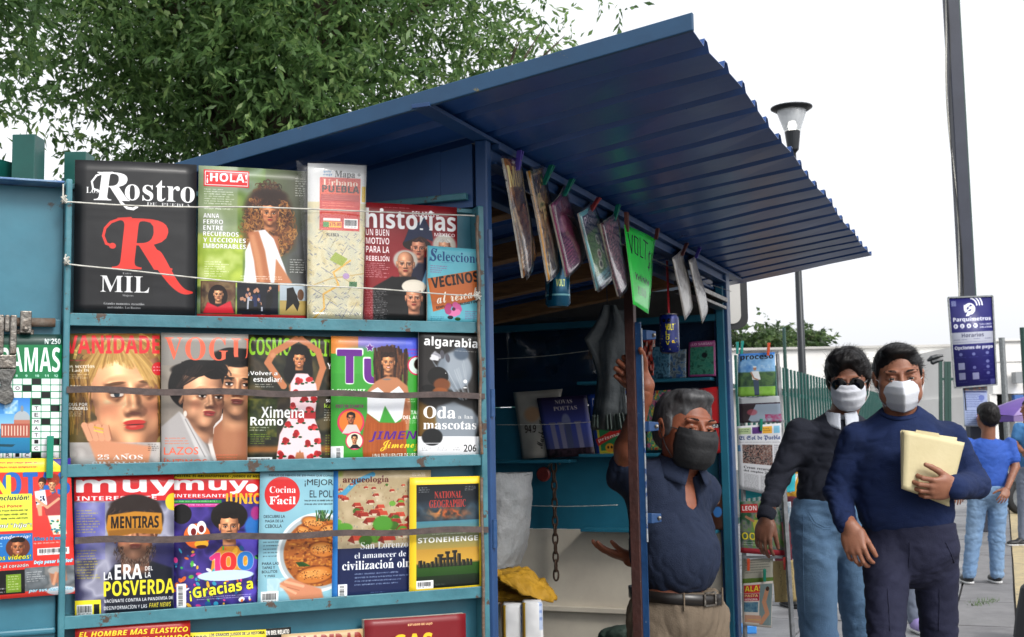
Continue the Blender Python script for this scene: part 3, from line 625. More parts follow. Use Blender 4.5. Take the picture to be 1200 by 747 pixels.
# ================================================================== PEOPLE: bodies as one implicit surface, clothes over them
class SDF:
    def __init__(s): s.p = []
    def cone(s, a, b, ra, rb, k=.012): s.p.append(('c', np.array(a, float), np.array(b, float), ra, rb, k)); return s
    def chain(s, pts, rs, k=.012):
        for i in range(len(pts)-1): s.cone(pts[i], pts[i+1], rs[i], rs[i+1], k)
        return s
    def ell(s, c, r, k=.012, M=None, sub=False): s.p.append(('e', np.array(c, float), np.array(r, float), np.eye(3) if M is None else np.array(M, float), sub, k)); return s
    def half(s, c, n, k=.006): s.p.append(('h', np.array(c, float), np.array(n, float)/np.linalg.norm(n), 0, 0, k)); return s   # keeps the side the normal points away from
    def bounds(s):
        lo = np.full(3, 1e9); hi = -lo
        for q in s.p:
            if q[0] == 'c': r = max(q[3], q[4]); lo = np.minimum(lo, np.minimum(q[1], q[2])-r); hi = np.maximum(hi, np.maximum(q[1], q[2])+r)
            elif q[0] == 'e' and not q[4]: e = np.abs(q[3])@q[2] if True else 0; lo = np.minimum(lo, q[1]-e); hi = np.maximum(hi, q[1]+e)
        return lo, hi
    def field(s, vs, lo=None, hi=None):
        if lo is None: lo, hi = s.bounds()
        lo = lo-3*vs; n = np.ceil((hi+3*vs-lo)/vs).astype(int)+1; ax = [lo[i]+np.arange(n[i])*vs for i in range(3)]
        F = np.full(n, .5, np.float32)
        for q in s.p:
            k = q[5]
            if q[0] == 'h':
                X = [a for a in ax]; d = ((X[0]-q[1][0])*q[2][0])[:, None, None]+((X[1]-q[1][1])*q[2][1])[None, :, None]+((X[2]-q[1][2])*q[2][2])[None, None]
                F = np.maximum(F, d.astype(np.float32)); continue
            if q[0] == 'c': r = max(q[3], q[4])+k*2+4*vs; l = np.minimum(q[1], q[2])-r; h = np.maximum(q[1], q[2])+r
            else: e = np.abs(q[3])@q[2]+k*2+4*vs; l = q[1]-e; h = q[1]+e
            i0 = np.clip(np.floor((l-lo)/vs).astype(int), 0, n); i1 = np.clip(np.ceil((h-lo)/vs).astype(int)+1, 0, n)
            if (i1 <= i0).any(): continue
            X = ax[0][i0[0]:i1[0], None, None]; Y = ax[1][None, i0[1]:i1[1], None]; Z = ax[2][None, None, i0[2]:i1[2]]
            if q[0] == 'c':
                a, b = q[1], q[2]; ab = b-a; L2 = ab@ab+1e-12; t = np.clip(((X-a[0])*ab[0]+(Y-a[1])*ab[1]+(Z-a[2])*ab[2])/L2, 0, 1)
                d = np.sqrt((X-a[0]-ab[0]*t)**2+(Y-a[1]-ab[1]*t)**2+(Z-a[2]-ab[2]*t)**2)-(q[3]+(q[4]-q[3])*t)
            else:
                M = q[3]; dx, dy, dz = X-q[1][0], Y-q[1][1], Z-q[1][2]; R_l = q[2]
                u = dx*M[0, 0]+dy*M[1, 0]+dz*M[2, 0]; v = dx*M[0, 1]+dy*M[1, 1]+dz*M[2, 1]; w_ = dx*M[0, 2]+dy*M[1, 2]+dz*M[2, 2]
                k0 = np.sqrt((u/R_l[0])**2+(v/R_l[1])**2+(w_/R_l[2])**2); k1 = np.sqrt((u/R_l[0]**2)**2+(v/R_l[1]**2)**2+(w_/R_l[2]**2)**2)+1e-9; d = k0*(k0-1)/k1
            S = F[i0[0]:i1[0], i0[1]:i1[1], i0[2]:i1[2]]
            if q[0] == 'e' and q[4]: d = -d; h_ = np.clip(.5-.5*(d-S)/(-k if False else k), 0, 1); h_ = np.clip(.5+.5*(d-S)/k, 0, 1); S[...] = S*(1-h_)+d*h_+k*h_*(1-h_)
            else: h_ = np.clip(.5+.5*(S-d)/k, 0, 1); S[...] = S*(1-h_)+d*h_-k*h_*(1-h_)
        return F, lo
    def mesh(s, vs, lo=None, hi=None):
        F, lo = s.field(vs, lo, hi); F[0] = F[-1] = .5; F[:, 0] = F[:, -1] = .5; F[:, :, 0] = F[:, :, -1] = .5
        S = F < 0; n = F.shape
        c = np.zeros(tuple(x-1 for x in n), np.uint8)
        for dx in (0, 1):
            for dy in (0, 1):
                for dz in (0, 1): c += S[dx:n[0]-1+dx, dy:n[1]-1+dy, dz:n[2]-1+dz]
        ci = np.argwhere((c > 0) & (c < 8)); idx = np.full(c.shape, -1, np.int32); idx[tuple(ci.T)] = np.arange(len(ci))
        acc = np.zeros((len(ci), 3)); cnt = np.zeros(len(ci))
        for ax in range(3):
            o = [i for i in range(3) if i != ax]
            for a in (0, 1):
                for b in (0, 1):
                    p = np.zeros(3, int); p[o[0]] = a; p[o[1]] = b; q = p.copy(); q[ax] = 1
                    f0 = F[tuple((ci+p).T)]; f1 = F[tuple((ci+q).T)]; m = (f0 < 0) != (f1 < 0); t = np.where(m, f0/np.where(m, f0-f1, 1), 0)
                    P = np.tile(p.astype(float), (len(ci), 1)); P[:, ax] = t; acc += P*m[:, None]; cnt += m
        V = (ci+acc/cnt[:, None])*vs+lo; Q = []
        for ax in range(3):
            o = [i for i in range(3) if i != ax]; sl0 = [slice(None)]*3; sl1 = [slice(None)]*3; sl0[ax] = slice(0, -1); sl1[ax] = slice(1, None)
            e = np.argwhere(S[tuple(sl0)] != S[tuple(sl1)]); e = e[(e[:, o[0]] > 0) & (e[:, o[1]] > 0)]
            d0 = np.zeros(3, int); d0[o[0]] = -1; d1 = np.zeros(3, int); d1[o[1]] = -1
            q = np.stack([idx[tuple((e+x).T)] for x in (np.zeros(3, int), d0, d0+d1, d1)], 1); flip = S[tuple(e.T)]; 
            if ax == 1: flip = ~flip
            q[flip] = q[flip][:, ::-1]; Q.append(q[(q >= 0).all(1)])
        return V, np.concatenate(Q)
def smooth_mesh(V, Q, it=2, lam=.5):
    for _ in range(it):
        A = np.zeros_like(V); c = np.zeros(len(V))
        for k in range(4):
            i, j = Q[:, k], Q[:, (k+1) % 4]; np.add.at(A, i, V[j]); np.add.at(A, j, V[i]); np.add.at(c, i, 1); np.add.at(c, j, 1)
        V = V*(1-lam)+lam*A/np.maximum(c, 1)[:, None]
    return V
def vnorm(V, Q):
    n = np.cross(V[Q[:, 2]]-V[Q[:, 0]], V[Q[:, 3]]-V[Q[:, 1]]); N = np.zeros_like(V)
    for k in range(4): np.add.at(N, Q[:, k], n)
    return N/(np.linalg.norm(N, axis=1)[:, None]+1e-12)
def np_obj(name, parts, mats, parent):
    """parts: list of (V,Q); joined as one mesh object"""
    Vs = np.concatenate([p[0] for p in parts]); off = 0; Qs = []
    for V, Q in parts: Qs.append(Q+off); off += len(V)
    Qs = np.concatenate(Qs).astype(np.int32); n = len(Qs); me = bpy.data.meshes.new(name); base = np.array(parent_loc(parent)) if parent else Vs.mean(0)
    me.vertices.add(len(Vs)); me.vertices.foreach_set('co', (Vs-base).astype(np.float32).ravel()); me.loops.add(4*n); me.loops.foreach_set('vertex_index', Qs.ravel()); me.polygons.add(n); me.polygons.foreach_set('loop_start', np.arange(0, 4*n, 4, dtype=np.int32)); me.polygons.foreach_set('use_smooth', np.ones(n, bool)); me.update(calc_edges=True); me.validate()
    for m in (mats if isinstance(mats, list) else [mats]): me.materials.append(m)
    o = bpy.data.objects.new(name, me); COL.objects.link(o); o.parent = parent
    if not parent: o.location = base
    return o
def vecnoise(V, sc, seed=0): return np.array([mnoise.noise(Vector((float(v[0]*sc[0]+seed), float(v[1]*sc[1]+seed*.7), float(v[2]*sc[2]-seed)))) for v in V])
def wrinkle(V, Q, amp, seed=0, sc=(6, 6, 14), focus=None, fr=.16, base=.25):
    """cloth creases: ridged, direction-stretched noise, stronger near the listed points"""
    amp *= .62; sc = tuple(1.45*x for x in sc); N = vnorm(V, Q); w1 = vecnoise(V, (3, 3, 3), seed+9)*.12; U = V+w1[:, None]
    a = np.clip(1-np.abs(vecnoise(U, sc, seed))*4.2, -.35, 1); b = np.clip(1-np.abs(vecnoise(U, tuple(2.3*x for x in sc), seed+4))*4.5, -.3, 1); wt = np.full(len(V), base)
    for f in (focus or []): wt = np.maximum(wt, np.exp(-((V-np.array(f))**2).sum(1)/(2*fr*fr)))
    return V+N*(amp*wt*(a*.8+b*.5))[:, None]
skinm = {}
def skin(name, c1, c2):
    return mat(name, hexc(c1), .48, 0, hexc(c2), 22, .12, 180, sub=.12)
def frame_from(f, up=(0, 0, 1)):
    f = Vector(f).normalized(); l = Vector(up).cross(f).normalized(); u = f.cross(l); return l, f, u       # left, forward, up
def Mx(l, f, u): return np.array([[l[i], f[i], u[i]] for i in range(3)])
def hand(wrist, d, n, th, curl=(20, 22, 18), sc=1.0, spread=5, thumb=(35, 25), vs=.0026, side=1, fore=None, curls=None, tcurl=20):
    """wrist centre, pointing direction d, back-of-hand normal n, thumb side th (unit, across the palm); curl bends towards the palm"""
    S = SDF(); w0 = Vector(wrist); d = Vector(d).normalized(); n = (Vector(n)-d*Vector(n).dot(d)).normalized(); th = (Vector(th)-d*Vector(th).dot(d)-n*Vector(th).dot(n)).normalized()
    M = Mx(th, d, n)
    if fore is not None: S.cone(fore, w0, .029*sc, .025*sc, .01)
    S.ell(w0+d*.012*sc, (.028*sc, .03*sc, .019*sc), .012, M); S.ell(w0+d*.052*sc, (.041*sc, .048*sc, .0155*sc), .010, M); S.ell(w0+d*.035*sc+th*.020*sc-n*.008*sc, (.020*sc, .034*sc, .016*sc), .010, M); S.ell(w0+d*.04*sc-th*.026*sc-n*.006*sc, (.014*sc, .036*sc, .013*sc), .010, M)
    L = (.072, .080, .075, .058); off = (.029, .0095, -.0105, -.029); sta = (.086, .091, .087, .078); rr_ = (.0088, .0092, .0087, .0076); tips = []
    for i in range(4):
        p = w0+d*sta[i]*sc+th*off[i]*sc; S.cone(w0+d*.05*sc+th*off[i]*.85*sc, p, .0095*sc, rr_[i]*1.08*sc, .006)
        a = 0; dr = (d+th*math.tan(R_(spread*(1.5-i)*.6))).normalized(); cs = (curls[i] if curls else curl)
        for j, fr in enumerate((.46, .30, .24)):
            a += R_(cs[j]*(1+.06*i)); v = (dr*math.cos(a)-n*math.sin(a)).normalized(); q = p+v*L[i]*fr*sc; r0 = rr_[i]*(1-.09*j)*sc; S.cone(p, q, r0, r0*.90, .0022); p = q
        tips.append(p)
    p = w0+d*.030*sc+th*.030*sc-n*.008*sc; a0, a1 = thumb; v = (th*math.sin(R_(a0+12))+d*math.cos(R_(a0+12))-n*math.sin(R_(a1))).normalized(); q = p+v*.036*sc; S.cone(p, q, .0135*sc, .0105*sc, .006)
    v = (v+d*.35-n*math.sin(R_(tcurl))*.9).normalized(); q2 = q+v*.030*sc; S.cone(q, q2, .0105*sc, .0092*sc, .003); v = (v+d*.25-n*math.sin(R_(tcurl))*.7).normalized(); S.cone(q2, q2+v*.022*sc, .0093*sc, .0075*sc, .003)
    V, Q = S.mesh(vs); return (smooth_mesh(V, Q, 1, .4), Q)
def head_sdf(c, l, f, u, sc=1.0, fat=0, neck=None, lips=True, squint=0):
    S = SDF(); M = Mx(l, f, u); P = lambda x, y, z: Vector(c)+l*(x*sc)+f*(y*sc)+u*(z*sc); E = lambda p, r, k=.014, sub=False: S.ell(P(*p), [q*sc for q in r], k*sc, M, sub)
    E((0, -.014, .036), (.076, .094, .082)); E((0, .016, -.030), (.064+fat, .074, .075), .03); E((0, .030, -.078), (.044+fat, .050, .036), .022); E((0, .066, -.098), (.02, .017, .016), .02)
    for s_ in (-1, 1):
        E((s_*.043, .050, -.016), (.026, .026, .020), .02); E((s_*.046, .038, -.055), (.02+fat, .03, .028), .02); E((s_*.028, .083, .026), (.027, .011, .0085), .012)
        E((s_*.032, .099, .004), (.0205, .0165, .0125), .008, True)
        E((s_*.032, .0735, .004), (.0155, .0140, .0150), .002)
        S.cone(P(s_*.017, .080, .0065), P(s_*.033, .0895, .0090-squint), .0035*sc, .0045*sc, .002); S.cone(P(s_*.033, .0895, .0090-squint), P(s_*.049, .076, .0045), .0045*sc, .0035*sc, .002)
        S.cone(P(s_*.018, .080, -.001), P(s_*.033, .0875, -.0045+squint*.6), .003*sc, .0032*sc, .0025); S.cone(P(s_*.033, .0875, -.0045+squint*.6), P(s_*.049, .075, .001), .0032*sc, .003*sc, .0025)
        E((s_*.079, -.006, -.004), (.0065, .019, .031), .006); E((s_*.084, -.010, .006), (.006, .017, .022), .004); E((s_*.086, -.004, .0), (.005, .009, .014), .003, True); E((s_*.013, .098, -.031), (.0085, .010, .0075), .006)
    S.cone(P(0, .086, .018), P(0, .106, -.020), .0075*sc, .010*sc, .010); E((0, .109, -.026), (.0115, .0105, .009), .006)
    if lips: E((0, .088, -.054), (.023, .008, .005), .005); E((0, .086, -.062), (.021, .008, .006), .005)
    if neck is not None: S.cone(P(0, -.018, -.06), neck, .053*sc, .060*sc, .03)
    return S, P
def eyes(P, l, f, u, sc, parent, gaze=(0, 0)):
    wh = mat('eye_white', hexc('a89c94'), .25, spec=.6); ir = mat('iris_dark', hexc('1d120d'), .12, spec=.9)
    for s_ in (-1, 1):
        c = P(s_*.032, .0765, .0032); q = MB(); g = (f+l*gaze[0]+u*gaze[1]).normalized()
        q.lathe(c, [(0, .0131*sc), (.004*sc, .0125*sc), (.0085*sc, .0100*sc), (.0118*sc, .006*sc), (.0131*sc, 0), (.0118*sc, -.006*sc)], 18, ax=g); o = q.build('eyeball', wh, parent, smooth=True)
        MB().lathe(c, [(0, .0139*sc), (.0034*sc, .0135*sc), (.0064*sc, .0120*sc), (.0067*sc, .0108*sc)], 16, ax=g).build('iris', ir, o, smooth=True)
def hair_strands(V, N, rgn, n, ln, wd, comb, mt, parent, seed=0, jitter=.25, lift=.15, name='hair_strands', colors=None):
    """thin hair ribbons lying over the hair mass, combed along comb(p)"""
    rg = np.random.default_rng(seed); idx = rg.integers(0, len(V), n); P = V[idx]; Nn = N[idx]; D = comb(P, Nn)+rg.normal(0, jitter, (n, 3)); D -= Nn*(D*Nn).sum(1)[:, None]; D /= np.linalg.norm(D, axis=1)[:, None]+1e-9
    L = ln*rg.uniform(.5, 1.2, n)[:, None]; Sd = np.cross(D, Nn)*wd/2; lf = rg.uniform(-.2, 1, n)[:, None]*lift
    a = P+Nn*.0005; b = P+D*L*.5+Nn*(L*lf*.6+.0015); c = P+D*L+Nn*(L*lf*.5)-Nn*L*.12
    VV = np.stack([a-Sd, a+Sd, b+Sd*.8, b-Sd*.8, c+Sd*.2, c-Sd*.2], 1).reshape(-1, 3); k = np.arange(n)[:, None]*6; Q = np.concatenate([k+np.array([0, 1, 2, 3]), k+np.array([3, 2, 4, 5])], 0)
    return np_obj(name, [(VV, Q)], mt, parent)
def hair_cap(P, l, f, u, sc, prims, cuts, mt, parent, seed, comb, n=2600, ln=.03, wd=.0016, vs=.004, amp=.003, nsc=60, lift=.2, hairline=None):
    S = SDF(); M = Mx(l, f, u)
    for p, r, k in prims: S.ell(P(*p), [x*sc for x in r], k, M)
    for p, r, k in cuts: S.ell(P(*p), [x*sc for x in r], k, M, True)
    V, Q = S.mesh(vs); V = smooth_mesh(V, Q, 1, .4); N = vnorm(V, Q); d = vecnoise(V, (nsc, nsc, nsc*.5), seed); d2 = vecnoise(V, (nsc*.35,)*3, seed+3); V = V+N*(amp*(d+d2))[:, None]
    o = np_obj('hair', [(V, Q)], mt, parent); N = vnorm(V, Q); c0 = np.array(P(0, 0, 0)); keep = ((V-c0)@np.array(u)) > -.07*sc
    hair_strands(V[keep], N[keep], None, n, ln, wd, comb, mt, o, seed, lift=lift); return o
def brows(P, l, f, u, sc, parent, mt, thick=1.0, ang=.1):
    rg = random.Random(2); q = MB()
    for s_ in (-1, 1):
        for i in range(60):
            t = rg.random(); x = s_*(.016+.035*t); z = .0262+.004*math.sin(t*2.2)+rg.uniform(-.0026, .0026)*thick*(1-.5*t); y = .0968-.019*t*t
            a = P(x, y, z); d = (l*s_*(.8)+u*(.5-.9*t)).normalized(); q.bar(a, a+d*.007*sc, .0012*sc, .0012*sc)
    return tag(q.build('eyebrows', mt, parent), kind='stuff')
def mask_mesh(P, f, rows, m, parent, nu=28, nv=20, pleat=None, ridge=0, name='face_mask', sol=.0015, wr=.0008, seed=0):
    """rows: list of (v, z, yc, ys, half width) top to bottom in head units"""
    vs_ = [r[0] for r in rows]
    def lerp(v, k):
        for a, b in zip(rows, rows[1:]):
            if v <= b[0]+1e-9: t = (v-a[0])/(b[0]-a[0]); t = t*t*(3-2*t)*.5+t*.5; return a[k]+(b[k]-a[k])*t
        return rows[-1][k]
    def G(u_, v):
        x = 2*u_-1; z, yc, ys, hw = [lerp(v, k) for k in (1, 2, 3, 4)]; ax = abs(x)
        pw = 1.25 if ridge else 2.1; y = yc-(yc-ys)*ax**pw; X = hw*math.sin(x*1.35)/math.sin(1.35) if not ridge else hw*x
        z_ = z+(.010*ax**2 if not ridge else .006*ax); y += wr*(mnoise.noise(Vector((x*4+seed, v*5, 1)))+.6*mnoise.noise(Vector((x*9, v*11+seed, 2))))
        if pleat: y += .0016*math.sin(v*math.pi*2*pleat)*(1-.3*ax)
        return P(X, y, z_)
    o = MB().grid(G, nu, nv).build(name, m, parent, smooth=True, recalc=True); so = o.modifiers.new('thickness', 'SOLIDIFY'); so.thickness = sol; so.offset = -1; return o, G
def arm_prims(S, sh, el, wr, r=(.062, .048, .036), k=.03): S.cone(sh, el, r[0], r[1], k); S.cone(el, wr, r[1], r[2], .012)
def tv(p): return np.array(tuple(p))
# ------------------------------------------------------------------ covers, top row
def c_black():
    c = Cv(420, 530, '26272a'); c.blotch(0, 0, 1, 1, ['232427', '2c2d31', '202124'], .5, 3, 1.4)
    c.text('Los', .09, .175, .19, .215, 'f4f4f4', 's'); c.text('R', .15, .075, .44, .26, 'f7f7f7', 's', slant=.12); c.line([(.33, .19), (.37, .27), (.42, .305), (.47, .31), (.5, .295)], .022, 'f7f7f7'); c.text('ostro', .40, .115, .985, .255, 'f7f7f7', 's')
    c.line([(.19, .20), (.145, .185), (.135, .14), (.17, .10), (.23, .08), (.30, .078)], .016, 'f7f7f7')
    c.text('DE  PUEBLA', .58, .262, .95, .282, 'dddddd', 's')
    c.text('R', .30, .37, .80, .70, 'e5402f', 's', slant=.10)
    
    P_ = [(.31, .555), (.255, .54), (.23, .49), (.245, .44), (.29, .40), (.36, .378), (.45, .371)]; [c.ell(.305, .553, .028, .024, 'e5402f', 1, .1)]; c.line(P_, .022, 'e5402f')
    import itertools
    for k in range(40):
        t = k/39; x = .66+.31*t; y = .615+.225*math.sin(min(1, t*1.12)*1.57)**1.15-.0*t; c.ell(x, y, .05*(1-t)**.8+.008, .05*(1-t)**.8+.008, 'e5402f', 1, .1)
    c.rect(.2, .735, .64, .87, '26272a'); c.text('MIL', .21, .745, .61, .85, 'eeeeee', 's'); c.text('Entre', .39, .722, .46, .734, 'cccccc', 's'); c.text('Mujeres', .39, .863, .48, .88, 'cccccc', 's')
    c.text('Grandes momentos, recuerdos', .24, .915, .57, .934, 'dddddd', 's'); c.text('inolvidables, Los Rostros', .27, .94, .54, .958, 'dddddd', 's')
    return c.grain(.015)
def c_hola():
    c = Cv(390, 520, '8fa06a'); c.blotch(0, 0, 1, 1, ['a7b56c', '6f8a3f', '8d9c86', '54643c'], .35, 5, 1.9); c.blotch(0, 0, .35, .55, ['9aa38c', 'b8bfae', '8a977a'], .3, 9, 1.5, .7); c.grad(.6, 0, 1, .8, '6e7464', '433c4e', .7, True)
    c.blotch(0, .45, .4, .8, ['cfdc62', 'a8bd42', 'dbe49a'], .12, 6, 1.8, .85); c.soften(3)
    # curly-haired woman in a white dress
    c.ell(.63, .30, .22, .24, '4a2c1a', 1, .35); c.ell(.64, .44, .24, .20, '7a4c26', .8, .5)
    for i in range(620):
        a = random.Random(i); th = a.uniform(0, 6.28); r = a.uniform(0, 1)**.5; x = .63+.25*r*math.cos(th)*(1+.15*math.sin(th)); y = .31+.23*r*math.sin(th); y += .05*(abs(x-.62) > .12); q0 = a.uniform(0, 6.28); rr = a.uniform(.012, .026)
        c.line([(x+rr*math.cos(q0+t*.9), y+rr*.75*math.sin(q0+t*.9)+t*.003) for t in range(5)], a.uniform(.004, .009), a.choice(['6a3d20', '8d5a2d', 'b5813f', '3a2115', 'c2904e', '9c6a35', 'd4a662']) if y > .2 else a.choice(['2c1a12', '4a2c1a', '6a4023', '7a4a28']), .75, .5)
    c.poly([(.55, .44), (.72, .45), (.74, .62), (.5, .62)], 'b57a55', 1, 2)
    face(c, .645, .30, .115, 'c78f6a', '3a2418', 'none', smile=False, top=False)
    c.ell(.645, .175, .15, .05, '3a2418', .9, .6)
    c.poly([(.42, .56), (.5, .42), (.60, .41), (.68, .47), (.78, .66), (.84, .80), (.40, .80), (.42, .66)], 'e9eaf0', 1, 1.5)
    c.poly([(.44, .43), (.54, .42), (.60, .55), (.66, .80), (.53, .80), (.5, .62)], 'bd8059', 1, 2); c.poly([(.46, .45), (.50, .44), (.56, .60), (.60, .8), (.56, .8)], 'd9a57e', .7, 4)
    c.poly([(.70, .60), (.85, .76), (.84, .82), (.68, .82)], 'c68b63', 1, 2)
    c.rect(.045, .025, .45, .135, 'd8232a'); c.rect(.055, .033, .44, .127, 'f6efef'); c.rect(.062, .038, .434, .122, 'd8232a'); c.text('¡HOLA!', .07, .045, .43, .115, 'ffffff', 'b', grow=.6)
    
    c.micro(.05, .15, .32, .26, 7, 'f5f5f5'); c.micro(.05, .275, .3, .30, 1, 'f5f5f5', just=True)
    for i, t in enumerate(['ANNA', 'FERRO', 'ENTRE', 'RECUERDOS', 'Y LECCIONES', 'IMBORRABLES']): c.text(t, .045, .315+i*.04, .045+min(.035*len(t), .38), .345+i*.04, 'ffffff', 'b', out='555555', ow=.8)
    c.micro(.06, .63, .3, .74, 7, 'f5f5f5'); c.micro(.38, .72, .75, .75, 2, 'ffffff', just=True); c.micro(.88, .05, 1, .18, 8, 'f5f5f5'); c.micro(.83, .6, 1, .70, 6, 'f5f5f5')
    c.rect(.03, .762, .335, .975, '5a2b2a'); c.blotch(.035, .765, .33, .97, ['6a4a3a', '8f7a5a', '3c2b2a'], .1, 2, 2)
    c.ell(.18, .86, .085, .1, '2a1512'); face(c, .185, .85, .06, 'd9a98a', '2a1512', 'none', top=False); c.poly([(.05, .972), (.09, .90), (.18, .93), (.29, .89), (.325, .972)], 'd21c3c', 1, 1)
    c.rect(.35, .765, .72, .975, '1d2232'); rg = random.Random(4)
    for i in range(22):
        x = .37+rg.random()*.33; y = .80+rg.random()*.12; c.ell(x, y, .012, .016, 'c99a80'); c.poly([(x-.02, y+.02), (x+.02, y+.02), (x+.025, y+.1), (x-.025, y+.1)], rg.choice(['10131e', '1d2c55', '0c0e14', '2c3c6c', 'c8ccd6']), .9)
    c.rect(.35, .955, .72, .975, '1d2232'); c.rect(.735, .765, 1, .975, 'b9c4cc'); c.rect(.735, .88, 1, .975, 'b9a468'); c.ell(.85, .86, .05, .05, '15110f'); c.poly([(.80, .80), (.86, .79), (.92, .9), (.90, .95), (.86, .9), (.79, .95), (.80, .88)], '15110f'); c.ell(.93, .84, .03, .05, '7b5e4a')
    c.rect(0, .978, 1, 1, 'd8232a'); return c.grain(.03)
def c_mapa():
    c = Cv(200, 520, 'dedfdf'); c.rect(0, .25, 1, 1, 'd8d0ae'); c.blotch(0, .28, 1, 1, ['d9d1b0', 'cfcdb8', 'dcd5b6', 'c8ba8c'], .2, 3, 1.6)
    rg = random.Random(3)
    for i in range(46):
        u, v = rg.random(), rg.uniform(.3, .98); a = rg.choice([.5, .5, .52, 2.07, 2.1]); l = rg.uniform(.05, .25)
        c.line([(u, v), (u+l*math.cos(a), v+l*math.sin(a)*.38)], .008, rg.choice(['7a7a90', '9898a4', 'a8985a', '687090']), .9)
    for i in range(130):
        u, v = rg.random(), rg.uniform(.44, .98); c.line([(u, v), (u+.04, v+.01*rg.choice([-1, 1]))], .008, '59648a', .75)
    c.line([(.1, 1), (.3, .93), (.28, .84), (.55, .78), (.45, .7), (.75, .62)], .03, 'e2b84a'); c.line([(0, .8), (.4, .74), (1, .7)], .02, 'c9b27a')
    c.poly([(.38, .62), (.48, .57), (.70, .61), (.60, .66)], 'a9b83a'); c.ell(.68, .72, .06, .05, 'b79ac6'); c.rect(.74, .755, .88, .785, '2c7a3a'); c.text('PUEBLA', .32, .448, .54, .47, '333333', 's')
    c.text('Mapa', .45, .045, .80, .098, '2a2a2a', 's'); c.text('+', .84, .055, .9, .075, '222222'); c.text('guía', .26, .045, .38, .06, '3d7fb5'); c.text('roji', .26, .066, .4, .08, '3d7fb5')
    c.rect(.2, .09, .90, .43, 'cf3a28'); c.grad(.2, .09, .90, .22, 'd8584a', 'e06a3a'); c.text('Urbano', .25, .10, .85, .145, 'f2e6d8', 's'); c.text('PUEBLA', .24, .14, .88, .185, '3a2a22', 'b', grow=.4)
    c.rect(.22, .198, .88, .24, 'b82a20'); c.micro(.25, .2, .86, .237, 3, 'f6e0c8', just=True); c.micro(.25, .25, .86, .335, 5, 'f8e2c2'); c.rect(.26, .352, .56, .37, 'f4f4f4'); c.rect(.26, .375, .58, .412, 'f2c22c'); c.rect(.26, .378, .36, .41, '3a9a4a'); c.text('$75.00', .37, .38, .57, .405, 'b02020'); c.barcode(.62, .352, .87, .415)
    c.micro(.22, .418, .6, .43, 1, 'ffffff', just=True); c.rect(.93, .14, .99, .24, 'e3c52e')
    return c.grain(.02)
def c_hist():
    c = Cv(330, 410, 'a52a32'); c.blotch(0, 0, 1, 1, ['a8303a', '97242d', 'ad3a42'], .4, 2, 1.5)
    c.micro(.22, .03, .48, .045, 1, 'f0d8d8', just=True)
    c.poly([(.10, 1), (.10, .72), (.3, .62), (.42, .66), (.62, .55), (.70, 1)], '1c1a1c', 1, 2)
    # bicorne-hatted figure
    c.poly([(.42, .62), (.45, .45), (.72, .45), (.72, .75), (.5, .75)], '232a4a', 1, 2); c.ell(.56, .34, .15, .07, '3a2320'); face(c, .58, .375, .115, 'd99c86', '4a2a24', 'none', top=False)
    c.poly([(.42, .33), (.48, .20), (.62, .13), (.72, .22), (.74, .31), (.6, .27)], '22355e', 1, 1.5); c.poly([(.66, .55), (.6, .7), (.62, .75), (.72, .6)], '7fb4cf', 1, 1)
    c.ell(.86, .335, .13, .12, 'd9d3c8', 1, .3); face(c, .86, .36, .10, 'dba890', 'd9d3c8', 'none', top=False); c.poly([(.74, .47), (.98, .47), (1, 1), (.76, 1)], '4a2c2e', 1, 2)
    c.ell(.44, .48, .13, .11, 'cfc8be', 1, .25); face(c, .44, .515, .135, 'd8a58c', 'cfc8be', 'none', top=False, bald=True); c.poly([(.3, .63), (.4, .62), (.55, .62), (.6, .7), (.52, 1), (.2, 1)], '141316', 1, 2)
    c.ell(.53, .70, .13, .075, 'e8e1d2', 1, .15); face(c, .53, .80, .13, 'd79f86', 'e8e1d2', 'none', top=False, bald=True); c.ell(.53, .70, .125, .05, 'efe8da', 1, .2); c.poly([(.42, .93), (.53, .96), (.66, .92), (.72, 1), (.38, 1)], '121114', 1, 1)
    c.text('historias', .03, .045, .985, .215, 'ffffff', 'b', grow=1.2); c.poly([(.58, .2), (.64, .1), (.70, .2)], '22355e', .95)
    c.text('RELATOS e', .51, .055, .80, .10, 'ffffff', 'b'); c.text('MÉXICO', .75, .225, .975, .262, 'ffffff', 'b'); c.micro(.78, .08, .95, .092, 1, 'f0d8d8')
    for i, t in enumerate(['UN BUEN', 'MOTIVO', 'PARA LA', 'REBELIÓN']): c.text(t, .03, .225+i*.072, .27, .280+i*.072, 'ffffff', 'b')
    c.micro(.02, .51, .28, .64, 8, 'ffffff'); c.micro(.02, .72, .26, .99, 20, 'f2f2f2', fill=1); return c.grain(.03)
